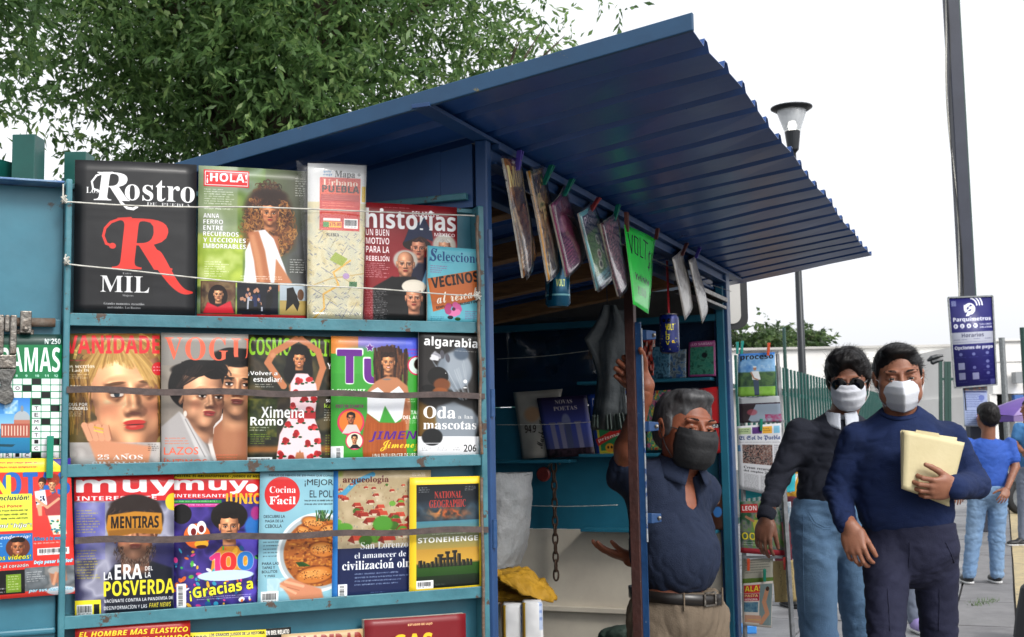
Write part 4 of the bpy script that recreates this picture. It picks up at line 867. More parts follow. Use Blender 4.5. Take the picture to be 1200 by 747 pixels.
def c_selec():
    c = Cv(230, 300, '7fc9d6'); c.blotch(0, 0, 1, 1, ['82cbd8', '76c2d0', '8ad0da'], .5, 2, 1.3); c.text('Selecciones', .06, .06, 1.03, .19, '1f5f93', 's'); c.text('S', .03, .03, .17, .20, '1f5f93', 'si'); c.micro(.25, .2, .5, .215, 1, '2a6a9a')
    c.micro(.05, .25, .35, .36, 4, 'c0408a'); c.poly([(0, .43), (.9, .28), (.97, .66), (.1, .86)], 'c9762c'); c.blotch(0, 0, 0, 0, ['c9762c'])
    c.text('VECINOS', .05, .42, .90, .56, '2a1712', 'b', rot=-.19, grow=1, slant=.05); c.text('al rescate', .14, .62, .95, .76, 'f6f0e6', 'sc', rot=-.19, grow=.5); c.text('EJEMPLOS DE AMABILIDAD Y UNION', .15, .79, .97, .83, '2a1712', 'b', rot=-.17)
    for i in range(9): c.ell(.45+.10*math.cos(i*1.9), .82+.06*math.sin(i*1.9), .055, .055, ['d568a4', 'e98cbc', 'c04e8c'][i % 3], 1, .3)
    c.ell(.46, .82, .03, .03, '6a1a4a'); c.ell(.40, .93, .05, .03, '1f2a3a'); c.ell(.53, .95, .05, .03, '2f6a3a'); c.micro(.06, .92, .3, .98, 3, '205070'); c.micro(.66, .84, .95, .96, 5, 'b03a86'); return c.grain(.02)
# ------------------------------------------------------------------ middle row
def c_cross():
    c = Cv(270, 420, '0f8a5c'); c.grad(0, 0, 1, .1, '1a4a46', '1a5a4a'); c.rect(0, .085, 1, 1, '0d8c5a')
    c.text('Nº250', .78, .035, .98, .078, 'f4f4f4'); c.text('IGRAMAS', -.02, .105, .975, .305, 'ffffff', 'b')
    for i, n in enumerate(['5', '6', '7', '8', '9', '10', '11', '12']): c.text(n, .06+i*.12, .325, .06+i*.12+(.025 if i < 5 else .05), .345, 'ffffff')
    g = .118; blk = {(5, 0), (4, 1), (6, 2), (5, 3), (7, 4), (6, 6), (7, 9), (1, 1) , (5, 11)} ; W8 = {(0, 1): 'B', (1, 1): 'I', (2, 1): 'C', (3, 1): 'O'}; 
    tm = 'TEMATICO'
    for r in range(12):
        for q in range(9):
            x = .03+(q)*g; y = .355+r*.0535
            if 3 <= r < 11 and q < 5: continue
            b_ = (q, r) in blk and (q, r) not in W8; c.rect(x+.004, y+.003, x+g-.004, y+.0505, '1c1c1e' if b_ else 'f1eff2')
            ch = W8.get((q, r)) or (tm[r-4] if q == 5 and 4 <= r < 12 else None) or ('AMERICO'[q+1] if r == 11 and q < 6 else None)
            if ch and not b_: c.text(ch, x+.035, y+.012, x+.085, y+.041, '1c1c1e', 'n')
    c.rect(0, .515, .60, .955, '3f9ad2'); c.grad(0, .515, .6, .76, '3b8fd8', 'a8d4ee'); c.blotch(0, .53, .45, .64, ['5aa8e0', 'd8ecf8', '4a9ad8'], .12, 4, 2.2, .8); c.grad(0, .80, .6, .955, '1f9ac0', '1a7fa8')
    c.ell(.50, .68, .10, .10, 'b9c0c4', 1, .1); c.rect(.40, .69, .60, .83, 'c98a76'); c.rect(.24, .72, .6, .83, 'b96a5a'); c.ell(.5, .60, .02, .04, '9aa2a8')
    for i in range(9): c.rect(.25+i*.038, .735, .265+i*.038, .815, 'e6d0c0')
    c.rect(.02, .78, .18, .83, 'd8c8b8'); c.rect(.04, .765, .16, .785, 'a85a4a'); c.poly([(.1, .88), (.42, .885), (.38, .905), (.14, .9)], '155a6a'); return c.grain(.02)
def c_notas():
    c = Cv(300, 470, 'ee4436'); c.blotch(0, 0, 1, 1, ['f04a3a', 'e83e34', 'f25a48'], .5, 2, 1.3); c.rect(0, 0, 1, .10, 'f0e23a'); c.rect(0, .03, .17, .12, '2a6ac2'); c.micro(.2, .02, .62, .085, 2, 'c02030', just=True)
    c.text('NOTAS', .0, .10, .98, .27, '2a78c8', 'b', grow=2); c.text('N', .10, .12, .32, .27, 'f4e23a', 'b', grow=2)
    c.ell(.80, .16, .07, .07, 'a84a2a', 1, .3); face(c, .78, .20, .06, 'e2b090', 'a84a2a', 'none', top=False); c.poly([(.66, .30), (.82, .25), (.92, .33), (.90, .42), (.70, .42)], 'b8464a', 1, 1); c.poly([(.72, .42), (.90, .42), (.93, .56), (.78, .56)], 'dfe8d8', 1, 1)
    rg = random.Random(2)
    for i in range(24): c.ell(rg.uniform(.74, .9), rg.uniform(.44, .55), .014, .01, rg.choice(['3f8a5a', 'e08a5a', '3a8aa0']), 1, .4)
    c.ell(.67, .17, .045, .05, '5a3420'); face(c, .66, .19, .045, 'e2b090', '5a3420', 'none', top=False); c.poly([(.58, .24), (.70, .23), (.72, .34), (.60, .36)], 'e9eef4', 1, 1)
    for i in range(10): c.ell(rg.uniform(.6, .7), rg.uniform(.25, .34), .01, .01, '1c2a4a', 1, .4)
    c.poly([(.60, .34), (.66, .33), (.66, .42), (.62, .42)], 'e2b090', 1, 1); c.line([(.6, .3), (.72, .36), (.85, .3)], .03, 'e2b090', 1, 1)
    c.rect(0, .255, .55, .52, 'e6ee5a'); c.text('or e inclusión!', 0, .265, .52, .30, '1a1a1a', 'i', out='ffffff', ow=1); c.text('Ceci Ponce:', .15, .33, .45, .352, 'c0282a'); c.micro(.08, .365, .5, .45, 3, '222222', just=True); c.text('es mi "hija"!', .08, .465, .54, .505, 'ffffff', 'i', out='1a1a1a', ow=1.5)
    c.rect(0, .54, .55, .74, '2a86c8'); c.text('codependencia?', .0, .55, .53, .585, 'f8f4f0', 'i', out='1a3a8a', ow=1); c.micro(.02, .60, .26, .66, 3, 'ffffff'); c.ell(.39, .64, .13, .12, '7a4a3a'); face(c, .39, .64, .10, 'b98060', '2a1a16', 'none', top=False, smile=True); c.text('nuevos videos!', 0, .69, .53, .725, 'f6ee30', 'i', out='2a2a2a', ow=1)
    c.text('el golpe al corazón', 0, .755, .5, .79, 'ffffff', 'b', out='222222', ow=1); c.rect(0, .80, .46, .97, '2a2a2c'); c.rect(.26, .83, .42, .96, '8aa83a'); c.micro(.28, .84, .41, .95, 6, 'f0f0f0'); face(c, .08, .86, .07, 'c99a80', '1a1a1a', 'short'); c.micro(0, .92, .25, .97, 2, 'ffffff', just=True)
    c.text('Niños a la moda!', .56, .57, .92, .60, '5fc0ea', 'i', out='1a2a6a', ow=1); c.micro(.56, .61, .9, .635, 1, 'ffffff', just=True); c.barcode(.60, .655, .95, .705)
    c.text('Deja pasar la edad!', .56, .74, .99, .775, 'ffffff', 'i', out='2aa0d0', ow=1.3); c.blotch(.46, .79, 1, .96, ['9aa0a4', '6e7478', 'c0b8b0'], .15, 3, 1.6); c.poly([(.72, .81), (.9, .80), (.92, .9), (.75, .92)], 'b9866a', 1, 2); c.ell(.78, .82, .07, .04, 'b8b4b0', 1, .4); c.line([(.77, .92), (.8, .84)], .03, 'd8a88a', 1, 1); c.line([(.83, .93), (.85, .85)], .03, 'd8a88a', 1, 1); c.micro(.48, .82, .7, .9, 5, 'f2f2f2'); c.ell(.85, .97, .16, .05, 'e4e6ea', 1, .2)
    c.text('por sus descuidos', .5, .945, .98, .975, 'ffffff', 'i', out='2aa0d0', ow=1.3); c.poly([(.78, .005), (1, .0), (1, .12)], '4a3aa0'); return c.grain(.03)
def c_vani():
    c = Cv(330, 460, '9a8a5a'); c.blotch(0, 0, 1, 1, ['7d7244', 'a39260', '6a6038'], .3, 2, 1.6); c.grad(0, .0, .3, 1, '6a5a34', '4a3c2a', .6, True)
    # short blonde hair, chin on hand
    c.ell(.56, .36, .48, .44, '9a7438', 1, .1); rg = random.Random(8)
    face(c, .63, .475, .64, 'e8b494', 'a8824a', 'none', lip='c8382e', turn=.10, tilt=-.06, top=False, brow='6a4a2a', eye='40525c')
    for i in range(520):
        f = rg.random(); th = -3.0+f*2.75; x = .50+.08*math.cos(th); y = .07+.02*math.sin(th); sd = 1 if x > .50 else -1; ex = .50+(.46 if sd < 0 else .62)*math.cos(th)*1.0; L = rg.uniform(.75, 1.1)*(1 if abs(math.cos(th)) > .55 else .62)
        P = [(x+(ex-x)*t**1.1*L, y+(.24*(1-abs(math.cos(th)))*t+.34*abs(math.cos(th))**.7*t**1.6)*L+.008*math.sin(t*9+i)) for t in (0, .2, .4, .6, .8, 1)]
        c.line(P, rg.uniform(.006, .018), rg.choice(['c9a25a', 'dcb970', '9d7a40', 'b08a4e', 'e4c888', 'b8924e']), .5, 1.4)
    for i in range(170):
        x = rg.choice([rg.uniform(.0, .22), rg.uniform(.97, 1.04)]); y0 = rg.uniform(.25, .62); c.line([(x, y0), (x+.02, y0+.08), (x+.01, y0+.17)], rg.uniform(.01, .02), rg.choice(['8d6a34', '6e4f28', 'a8824a', '553c20', 'c9a25a']), .6, .9)
    c.blotch(0, .83, 1, 1, ['d8d4d2', 'b8b2b0', 'e6e2e0'], .25, 6, 1.5, .95)
    c.poly([(.13, .70), (.3, .66), (.42, .72), (.45, .82), (.9, .86), (.86, 1), (.30, 1), (.22, .85)], 'd9a07e', 1, 3)
    for k in range(4): c.line([(.16+k*.075, .70+k*.006), (.22+k*.065, .80)], .062, 'e2ad8c', 1, 1.5); c.line([(.2+k*.075, .70), (.25+k*.07, .80)], .008, '9a6248', .7, 1)
    c.line([(.27, .715), (.36, .73)], .02, 'd9b24a'); c.line([(.27, .74), (.36, .755)], .016, 'e8cc6a')
    c.text('VANIDADES', -.02, .015, 1.10, .155, 'e33a40', 'b', grow=.8); c.micro(.02, .2, .2, .22, 1, 'd03060', just=True); c.text('os secretos', 0, .235, .28, .265, 'f4efe6', 's'); c.text('e Lady Di', 0, .27, .22, .30, 'f4efe6', 's'); c.micro(0, .31, .24, .35, 3, 'f4efe6')
    c.text('EZAS', .02, .395, .13, .42, 'ffffff', 's'); c.text('OUS POR', 0, .53, .2, .555, 'ffffff'); c.text('HONORES', 0, .56, .2, .585, 'ffffff'); c.micro(0, .595, .2, .64, 3, 'f0f0f0')
    c.ell(.975, .27, .07, .07, 'cf2430'); c.micro(.92, .25, 1, .30, 2, 'ffffff', just=True); c.micro(.86, .84, .99, .90, 4, '333333')
    c.text('25 AÑOS', .30, .915, .80, .96, 'f4f2f2', 's'); c.text('SIN DIANA', .24, .975, .86, 1.03, 'f4f2f2', 's'); return c.grain(.02)
def c_vogue():
    c = Cv(310, 460, '9a9692'); c.grad(0, 0, 1, 1, 'a8a49e', '8a8480'); c.blotch(0, .25, .25, 1, ['b5ada0', '9a9086', 'c0b8aa'], .4, 5, 1.3, .7)
    # woman behind
    c.ell(.84, .42, .27, .36, '191413', 1, .1); c.poly([(.55, .74), (.7, .62), (1, .60), (1, 1), (.58, 1)], 'a97455', 1, 4); c.ell(.78, .82, .12, .25, 'c08c6a', .7, 1); c.line([(.72, .63), (.58, .72), (.56, .85), (.62, 1)], .05, 'ded8d4', 1, 1); c.line([(.85, .63), (1, .66)], .04, 'ded8d4', 1, 1)
    face(c, .90, .40, .38, 'c99c80', '191413', 'none', turn=-.05, tilt=.05, top=False, lip='8a4a42'); c.ell(.88, .17, .30, .085, '191413', 1, .3); c.ell(.66, .30, .06, .2, '191413', 1, .3)
    c.ell(.35, .41, .27, .27, '181312', 1, .08); c.poly([(.3, .6), (.52, .64), (.54, .85), (.3, .78)], 'b08068', 1, 4); face(c, .46, .49, .37, 'd8aa90', '181312', 'none', turn=.28, tilt=.07, top=False, lip='a03c3a'); c.ell(.40, .265, .29, .08, '181312', 1, .25, -.1); c.ell(.17, .40, .08, .18, '181312', 1, .3)
    for i in range(60): t = random.Random(i).random(); c.line([(.2+t*.42, .26+.02*math.sin(t*9)), (.22+t*.30, .30), (.16+t*.05, .42)], .008, ['3a2e2a', '0e0a0a', '4a3a34'][i % 3], .4, .8)
    c.ell(.27, .62, .02, .035, 'e8e4de', .9, .4)
    c.poly([(.0, .72), (.2, .60), (.34, .72), (.5, .85), (.62, 1), (0, 1)], 'b9b5b4', 1, 2); c.poly([(.2, .60), (.3, .66), (.58, 1), (.46, 1)], 'd2cfce', 1, 2); c.line([(.27, .66), (.5, .95)], .01, '8a8686', .8, 1)
    c.text('V', .04, .035, .24, .205, 'f07a5c', 's'); c.text('O', .27, .03, .5, .21, 'f07a5c', 's'); c.text('G', .54, .03, .76, .21, 'f07a5c', 's'); c.text('U', .80, .035, 1.02, .21, 'f07a5c', 's'); c.ell(.88, .22, .16, .06, '191413', .9, .3)
    c.micro(.04, .80, .4, .86, 3, 'f07a5c'); c.text('LAZOS', .03, .875, .42, .93, 'f07a5c', 'n', grow=.4); c.text('ÍNTIMOS', .03, .955, .52, 1.01, 'f07a5c', 'n', grow=.4); c.micro(.62, .93, .95, .99, 3, 'f07a5c'); return c.grain(.02)
def c_cosmo():
    c = Cv(310, 455, '4a4236'); c.blotch(0, 0, 1, 1, ['3a342e', '5a5040', '2c3024', '6a6042'], .25, 4, 2); c.blotch(0, .5, .35, .8, ['5a6a2a', '3a4a20', '8a8a3a'], .1, 7, 2, .8); c.rect(0, .87, 1, .92, 'b87a3a', .8, 4); c.soften(1.5)
    c.text('COSMO', .03, .02, .50, .16, '9acb28', 'b', grow=.8); c.text('OLIT', .72, .02, 1.0, .16, '9acb28', 'b', grow=.8)
    c.ell(.6, .22, .15, .22, '15100f', 1, .15); c.ell(.5, .30, .08, .12, '15100f', 1, .3); c.ell(.68, .28, .08, .12, '15100f', 1, .3)
    c.line([(.42, .40), (.24, .22), (.30, .14), (.56, .03)], .075, 'c98a62', 1, 1.2); c.line([(.80, .42), (.88, .25), (.82, .12), (.62, .03)], .075, 'c98a62', 1, 1.2); c.ell(.30, .16, .03, .03, 'd8a07a', .8, 1)
    c.poly([(.48, .40), (.58, .30), (.66, .30), (.82, .40), (.80, .5), (.50, .5)], 'c98a62', 1, 2); face(c, .60, .19, .095, 'd49a74', '15100f', 'none', top=False, smile=True); c.ell(.6, .09, .09, .03, '15100f', .9, .4)
    c.poly([(.56, .30), (.70, .30), (.80, .38), (.82, .46), (.80, .58), (.78, .64), (.86, .78), (.88, 1), (.66, 1), (.62, .9), (.58, 1), (.34, 1), (.38, .78), (.50, .62), (.50, .48), (.50, .38)], 'f0d8dc', 1, 1.2)
    c.rect(.5, .60, .8, .655, 'b8242c', 1, 1); rg = random.Random(5)
    for (x, y) in ((.60, .36), (.72, .35), (.55, .45), (.78, .50), (.66, .50), (.53, .56), (.72, .58), (.48, .70), (.62, .67), (.78, .72), (.45, .83), (.58, .78), (.72, .85), (.84, .83), (.40, .93), (.52, .96), (.74, .96), (.83, .93)):
        for k in range(5): c.ell(x+rg.gauss(0, .012), y+rg.gauss(0, .008), .028, .026, rg.choice(['c4202a', 'a8141e', 'e04a4a']), .95, .3)
        c.ell(x+.04, y+.02, .022, .012, '2a5a34', 1, .4); c.ell(x-.035, y+.022, .018, .01, '2a5a34', 1, .4)
    c.poly([(.58, .92), (.66, .92), (.68, 1), (.55, 1)], 'c98a62', 1, 1)
    c.text('¿Volver a', .02, .285, .35, .325, 'ffffff', 'b', out='3a342c', ow=.8); c.text('estudiar?', .08, .33, .40, .37, 'ffffff', 'b', out='3a342c', ow=.8); c.micro(.10, .385, .38, .42, 2, 'ffffff')
    c.text('Ximena', .17, .56, .66, .65, 'ffffff', 'b', grow=.5, out='3a342c', ow=1); c.text('Romo', .05, .645, .42, .71, 'ffffff', 'b', grow=.5, out='3a342c', ow=1); c.micro(.04, .72, .32, .76, 2, 'ffffff'); c.micro(.05, .775, .3, .86, 5, 'b8d84a'); c.text('so', .92, .50, .98, .525, 'ffffff'); c.text('ka', .90, .535, .99, .57, 'b8d84a'); c.micro(.90, .58, 1, .68, 5, 'ffffff'); c.micro(.92, .78, 1, .95, 8, 'b8d84a'); c.text('Y', .93, .21, .99, .26, 'ffffff')
    c.rect(0, .955, .30, 1, 'ffffff'); c.barcode(.02, .96, .28, 1); return c.grain(.03)
def c_tu():
    c = Cv(320, 440, '4fae48'); c.grad(0, 0, 1, .14, 'f0a24a', '6a6ad0', 1, True); c.grad(.3, 0, 1, .16, '9a8ac8', '4f6ad2', 1, True); c.ell(.35, .62, .6, .72, '52b24a', 1, .15); c.rect(0, .3, 1, 1, '4dac46'); c.grad(.84, .0, 1, .16, '5a6ad6', '6a7ae0', .8)
    c.text('T', .06, .10, .35, .38, 'ffffff', 'b', grow=5); c.text('u', .36, .17, .62, .38, 'ffffff', 'b', grow=5); c.text('T', .07, .11, .34, .375, '7a2a9a', 'b', grow=2.5); c.text('u', .37, .18, .61, .375, '7a2a9a', 'b', grow=2.5)
    st = [(.43+.05*math.cos(a)*(1 if k % 2 == 0 else .45), .09+.036*math.sin(a)*(1 if k % 2 == 0 else .45)) for k in range(10) for a in [math.pi*k/5-math.pi/2]]
    c.poly(st, 'ffffff', 1, 0, 3); c.poly(st, '7a2a9a')
    wv = random.Random(2)
    for i in range(150):
        x = wv.uniform(.48, .86); y = wv.uniform(.06, .14)+.3*abs(x-.66)**1.3; c.line([(x+.008*math.sin(k*1.4+i), y+k*.055*wv.uniform(.5, 1)) for k in range(6)], .02, wv.choice(['3a2318', '4e3020', '6e472c', '2a1812', '8a5c38']), .7, .7)
    c.poly([(.40, .44), (.5, .36), (.62, .32), (.74, .33), (.86, .40), (.9, .55), (.88, .76), (.80, .76), (.80, .55), (.5, .55)], 'c68e68', 1, 1.5); c.line([(.82, .55), (.86, .62), (.8, .72)], .07, 'b87c56', 1, 1)
    face(c, .64, .21, .105, 'd6a07a', '3a2318', 'none', top=False, smile=True); c.ell(.62, .10, .10, .035, '4e3020', .9, .4); c.ell(.62, .345, .05, .01, '8a8a8a', .8, .3)
    c.poly([(.40, .46), (.52, .41), (.62, .47), (.76, .40), (.84, .47), (.80, .66), (.72, .70), (.60, .56), (.54, .69), (.40, .62)], 'eef0f4', 1, 1)
    c.poly([(.40, .62), (.54, .695), (.72, .70), (.84, .68), (.86, 1), (.36, 1), (.34, .82)], 'b5651f', 1, 1.2); 
    for i in range(14): c.line([(.38+i*.035, .7), (.36+i*.038, 1)], .008, wv.choice(['9a5016', 'cf7c32']), .5, 1)
    c.text('A CHECKLIST', 0, .425, .38, .455, 'ffffff'); c.micro(.05, .475, .3, .49, 1, 'ffffff', just=True); c.text('TEST DE CUARTA', .05, .55, .36, .575, 'a82a8a'); 
    c.ell(.22, .69, .15, .15, 'e0306a'); c.ell(.22, .69, .13, .13, 'f08a2a'); face(c, .22, .66, .06, 'b98060', '1c1412', 'short'); c.poly([(.12, .78), (.18, .71), (.28, .71), (.33, .78)], 'd8d0cc'); c.ell(.26, .84, .10, .10, 'e0306a'); c.ell(.26, .84, .087, .087, 'f2ead2'); face(c, .26, .825, .045, 'd6a07a', '1c1412', 'short'); c.poly([(.2, .9), (.24, .87), (.29, .87), (.33, .9)], '1c1c20')
    c.rect(0, .88, .14, 1, 'f2f2f2'); c.barcode(.05, .885, .13, .99, vert=True)
    c.text('JIMENA', .42, .765, 1.08, .85, '6a2a9a', 'i', out='e6a850', ow=.8); c.text('Jimenez', .55, .84, 1.0, .93, 'f6dc3a', 'sc', grow=.6); c.text('UNA INFLUENCER DE VERDAD', .46, .945, 1.05, .98, 'ffffff', 'b', out='6a3a14', ow=.8)
    c.text('TAR', .90, .60, 1.0, .63, 'ffffff'); c.text('DEL AM', .81, .64, 1.0, .67, 'ffffff'); c.micro(.83, .68, 1, .71, 2, 'ffffff'); c.micro(.86, .09, 1, .15, 2, 'e0309a', just=True); c.ell(.97, .23, .11, .11, 'e0306a'); c.ell(.97, .23, .095, .095, 'd8e8e0'); c.ell(.985, .22, .05, .06, '3a2a24', 1, .3); c.micro(.86, .50, 1, .54, 2, 'ffffff'); return c.grain(.02)
def c_alga():
    c = Cv(250, 490, '33312f'); c.blotch(0, 0, 1, 1, ['2c2b2b', '3a3634', '262524'], .5, 3, 1.4)
    # bundled scarf, dog
    c.poly([(.18, .72), (.30, .60), (.55, .56), (.85, .62), (.98, .70), (.9, .86), (.2, .86)], '9aa2aa', 1, 4); c.poly([(.0, .56), (.25, .62), (.30, .84), (.0, .84)], '8a6a2a', .9, 4)
    c.ell(.56, .32, .28, .30, '8e98a2', 1, .2); c.ell(.62, .28, .20, .26, 'b0b8c0', .8, .6); c.ell(.66, .18, .12, .1, '6a7888', 1, .5)
    rg = random.Random(6)
    for i in range(40): a = rg.uniform(0, 3); c.line([(.45+.25*math.cos(a), .22+.1*math.sin(a)), (.7+.1*math.cos(a), .5+.05*math.sin(a))], .012, rg.choice(['d4dae0', '6a747e', '8e98a2']), .35, 1.2)
    for i in range(9): c.ell(.30+rg.gauss(0, .07), .225+rg.gauss(0, .02), .07, .035, rg.choice(['c8c8cc', 'a8a8b0', 'e0e0e4', '6a6a72']), 1, .4, rg.uniform(0, 3))
    c.ell(.30, .37, .16, .15, '15120f', 1, .15); c.ell(.36, .43, .13, .10, '8a5428', 1, .4); c.ell(.15, .46, .1, .05, '120f0e', 1, .3); c.ell(.34, .48, .12, .05, 'a8672e', .9, .5); c.ell(.42, .345, .03, .025, '0a0908'); c.ell(.42, .34, .008, .008, 'f0f0f0'); c.ell(.73, .40, .03, .03, 'f0f0f0'); c.ell(.73, .45, .03, .01, 'f0f0f0')
    c.text('algarabía', .08, .055, .92, .15, 'f6f6f6', 'b', grow=1.2); c.micro(.56, .155, .9, .17, 1, 'e8e8e8', just=True)
    c.text('Oda', .08, .60, .58, .695, 'f8f8f8', 's', grow=.8); c.text('a las', .62, .665, .86, .695, 'e8e8e8', 'n'); c.text('mascotas', .08, .715, .92, .78, 'f8f8f8', 's', grow=.4)
    c.rect(0, .835, 1, 1, 'f2f2f4'); c.ell(.22, .84, .16, .13, '2a2c2e', 1, .2); c.rect(0, .885, .35, .89, 'f2f2f4'); c.micro(.06, .92, .2, .95, 2, '555555'); c.micro(.3, .92, .46, .95, 2, '555555'); c.micro(.55, .92, .68, .95, 2, '555555'); c.text('206', .72, .90, .93, .955, '222222', 'n', grow=.6); return c.grain(.02)
# ------------------------------------------------------------------ lower row
def bars_title(c, t, u0, v0, u1, v1, col='f4f2f2'): c.text(t, u0, v0, u1, v1, col, 'b', grow=2.2)
def c_muy():
    c = Cv(350, 500, '8a8a9a'); c.blotch(0, .15, 1, 1, ['7c7c90', 'b8b8c8', '5a5a78', '3c3a70'], .3, 3, 1.9); c.blotch(0, .2, .3, .6, ['4a48a0', '6a6ac0', 'a0a0d0'], .2, 5, 1.6, .7); c.rect(0, 0, 1, .19, 'd6202c'); bars_title(c, 'muy', .02, .04, 1.02, .165); c.rect(.02, .155, .98, .185, 'd6202c'); c.text('INTERESANTE', .02, .155, .82, .185, 'f4f2f2')
    c.poly([(.30, 1), (.30, .72), (.40, .64), (.55, .60), (.75, .62), (.98, .68), (1, 1)], '1c2436', 1, 3)
    c.ell(.60, .32, .29, .25, '3a2a24', 1, .1); face(c, .60, .43, .30, 'bd8c74', '3a2a24', 'none', eyes=False, lip='9a564c', top=False, pitch=.12)
    c.ell(.60, .60, .19, .13, '6e5a50', .5, .9); rg = random.Random(3)
    for i in range(420): a = rg.uniform(-.3, 3.44); r = rg.uniform(.55, 1); x = .6+.215*r*math.cos(a); y = .535+.125*r*math.sin(a); c.line([(x, y), (x+rg.gauss(0, .006), y+.014)], .005, rg.choice(['3a2c26', '9a8a80', '5a463c']), .7)
    c.ell(.60, .215, .25, .07, '3a2a24', 1, .3)
    c.poly([(.33, .29), (.6, .265), (.87, .28), (.88, .40), (.86, .43), (.6, .42), (.34, .45), (.31, .38)], 'c9921e', 1, 1.2); c.poly([(.33, .40), (.6, .385), (.87, .40), (.86, .43), (.6, .42), (.34, .45)], '8a6014', .6, 2)
    c.text('MENTIRAS', .36, .30, .84, .385, '2a1c0c', 'b', grow=.8)
    c.micro(.02, .25, .25, .42, 9, 'e8d83a'); c.micro(.02, .53, .25, .74, 11, 'e8d83a'); c.ell(.99, .20, .08, .09, 'e8d22c')
    c.text('LA', .285, .69, .37, .745, 'f6f6f6'); c.text('ERA', .395, .64, .67, .745, 'f6f6f6', 'b', grow=.5); c.text('DEL', .70, .66, .78, .69, 'f6f6f6'); c.text('LA', .70, .70, .76, .74, 'f6f6f6'); c.text('POSVERDAD', .285, .755, 1.10, .86, 'f0e32c', 'b', grow=1)
    c.text('VACÚNATE CONTRA LA PANDEMIA DE', .285, .875, .99, .905, 'f6f6f6'); c.text('DESINFORMACIÓN Y LAS', .285, .922, .72, .955, 'f6f6f6'); c.text('FAKE NEWS', .74, .922, .97, .955, 'e8d83a', 'i'); c.rect(0, .88, .255, .995, 'f0e32c'); c.barcode(.015, .91, .17, .985, 'e8e8e8'); c.rect(.185, .91, .24, .985, '2a2a2a'); return c.grain(.03)
def c_junior():
    c = Cv(310, 480, '4a3a8a'); c.blotch(0, .1, 1, 1, ['3a2c78', '5a48a0', '2a2060', '6a5ac0'], .3, 3, 1.9); c.rect(0, 0, 1, .045, 'f0d62c'); c.text('PÓSTERS: EL ARCHAEOPTERYX • JUEGOS DE MESA', .02, .01, 1.02, .036, '2a2414', 'i'); c.rect(0, .045, 1, .18, 'd6202c'); c.text('muy', .02, .055, .86, .155, 'f6f4f4', 'b', grow=2); c.rect(0, .145, .6, .19, 'd6202c'); c.text('INTERESANTE', .01, .155, .60, .18, 'f4f2f2'); c.text('JUNIOR', .58, .15, 1.12, .25, 'f2c02a', 'b', grow=1.3, out='7a3a10', ow=1.5); c.ell(.90, .11, .07, .05, 'f8f8f8'); c.rect(0, .2, .55, .222, '3aa04a'); c.rect(0, .225, .56, .25, 'd03a9a'); c.micro(.02, .202, .5, .22, 1, 'ffffff', just=True); c.micro(.02, .228, .5, .248, 1, 'ffffff', just=True)
    c.ell(.10, .30, .11, .11, '120e14')
    # grinning cartoon insect-like figure, boy, balloons: generic shapes
    c.ell(.27, .46, .15, .14, 'e87a20'); c.ell(.22, .42, .055, .075, 'fafafa'); c.ell(.32, .40, .055, .075, 'fafafa'); c.ell(.23, .43, .03, .04, '8a1a20'); c.ell(.32, .41, .03, .04, '8a1a20'); c.ell(.32, .52, .08, .05, 'f2c02a'); c.ell(.32, .54, .06, .02, '5a1a1a')
    c.ell(.64, .32, .21, .17, '20160f', 1, .08); c.poly([(.45, .60), (.55, .54), (.73, .54), (.86, .62), (.88, .72), (.42, .72)], 'e0a030', 1, 1)
    face(c, .64, .40, .165, 'd6a07e', '20160f', 'none', top=False); c.ell(.64, .285, .18, .045, '20160f', 1, .35)
    rg = random.Random(9)
    for i in range(90): c.ell(rg.uniform(0, 1), rg.uniform(.55, .98), rg.uniform(.01, .04), rg.uniform(.01, .03), rg.choice(['3ab0c8', 'e84a9a', 'f2c02a', '2a2a6a', 'f4f4f4', '5ac04a', 'e87a20', '1a6a9a']), .9, .2, rg.uniform(0, 3))
    c.ell(.92, .40, .1, .12, '2a86c8', .9, .4); c.ell(.95, .30, .06, .08, 'c83a8a', .8, .4)
    for t, u, col in (('1', .41, 'e03a8a'), ('0', .54, 'e8302a'), ('0', .74, '2a8ad0')): c.text(t, u, .59, u+(.12 if t == '1' else .18), .72, col, 'b', grow=3, out='f4f4f4', ow=6); c.text(t, u, .59, u+(.12 if t == '1' else .18), .72, col, 'b', grow=2.5)
    c.ell(.6, .755, .33, .06, 'cfe4f2', 1, .1)
    c.text('¡Gracias a ti!', .17, .83, 1.12, .93, 'f0ec3a', 'b', grow=1.4, out='1a1a2a', ow=4, rot=-.10); c.text('¡Gracias a ti!', .17, .83, 1.12, .93, 'f0ec3a', 'b', grow=.8, rot=-.10); c.micro(.26, .90, .9, .93, 2, 'ffffff', just=True); c.rect(.03, .80, .14, .97, 'f0f0f0'); c.barcode(.04, .805, .13, .96, vert=True); return c.grain(.03)
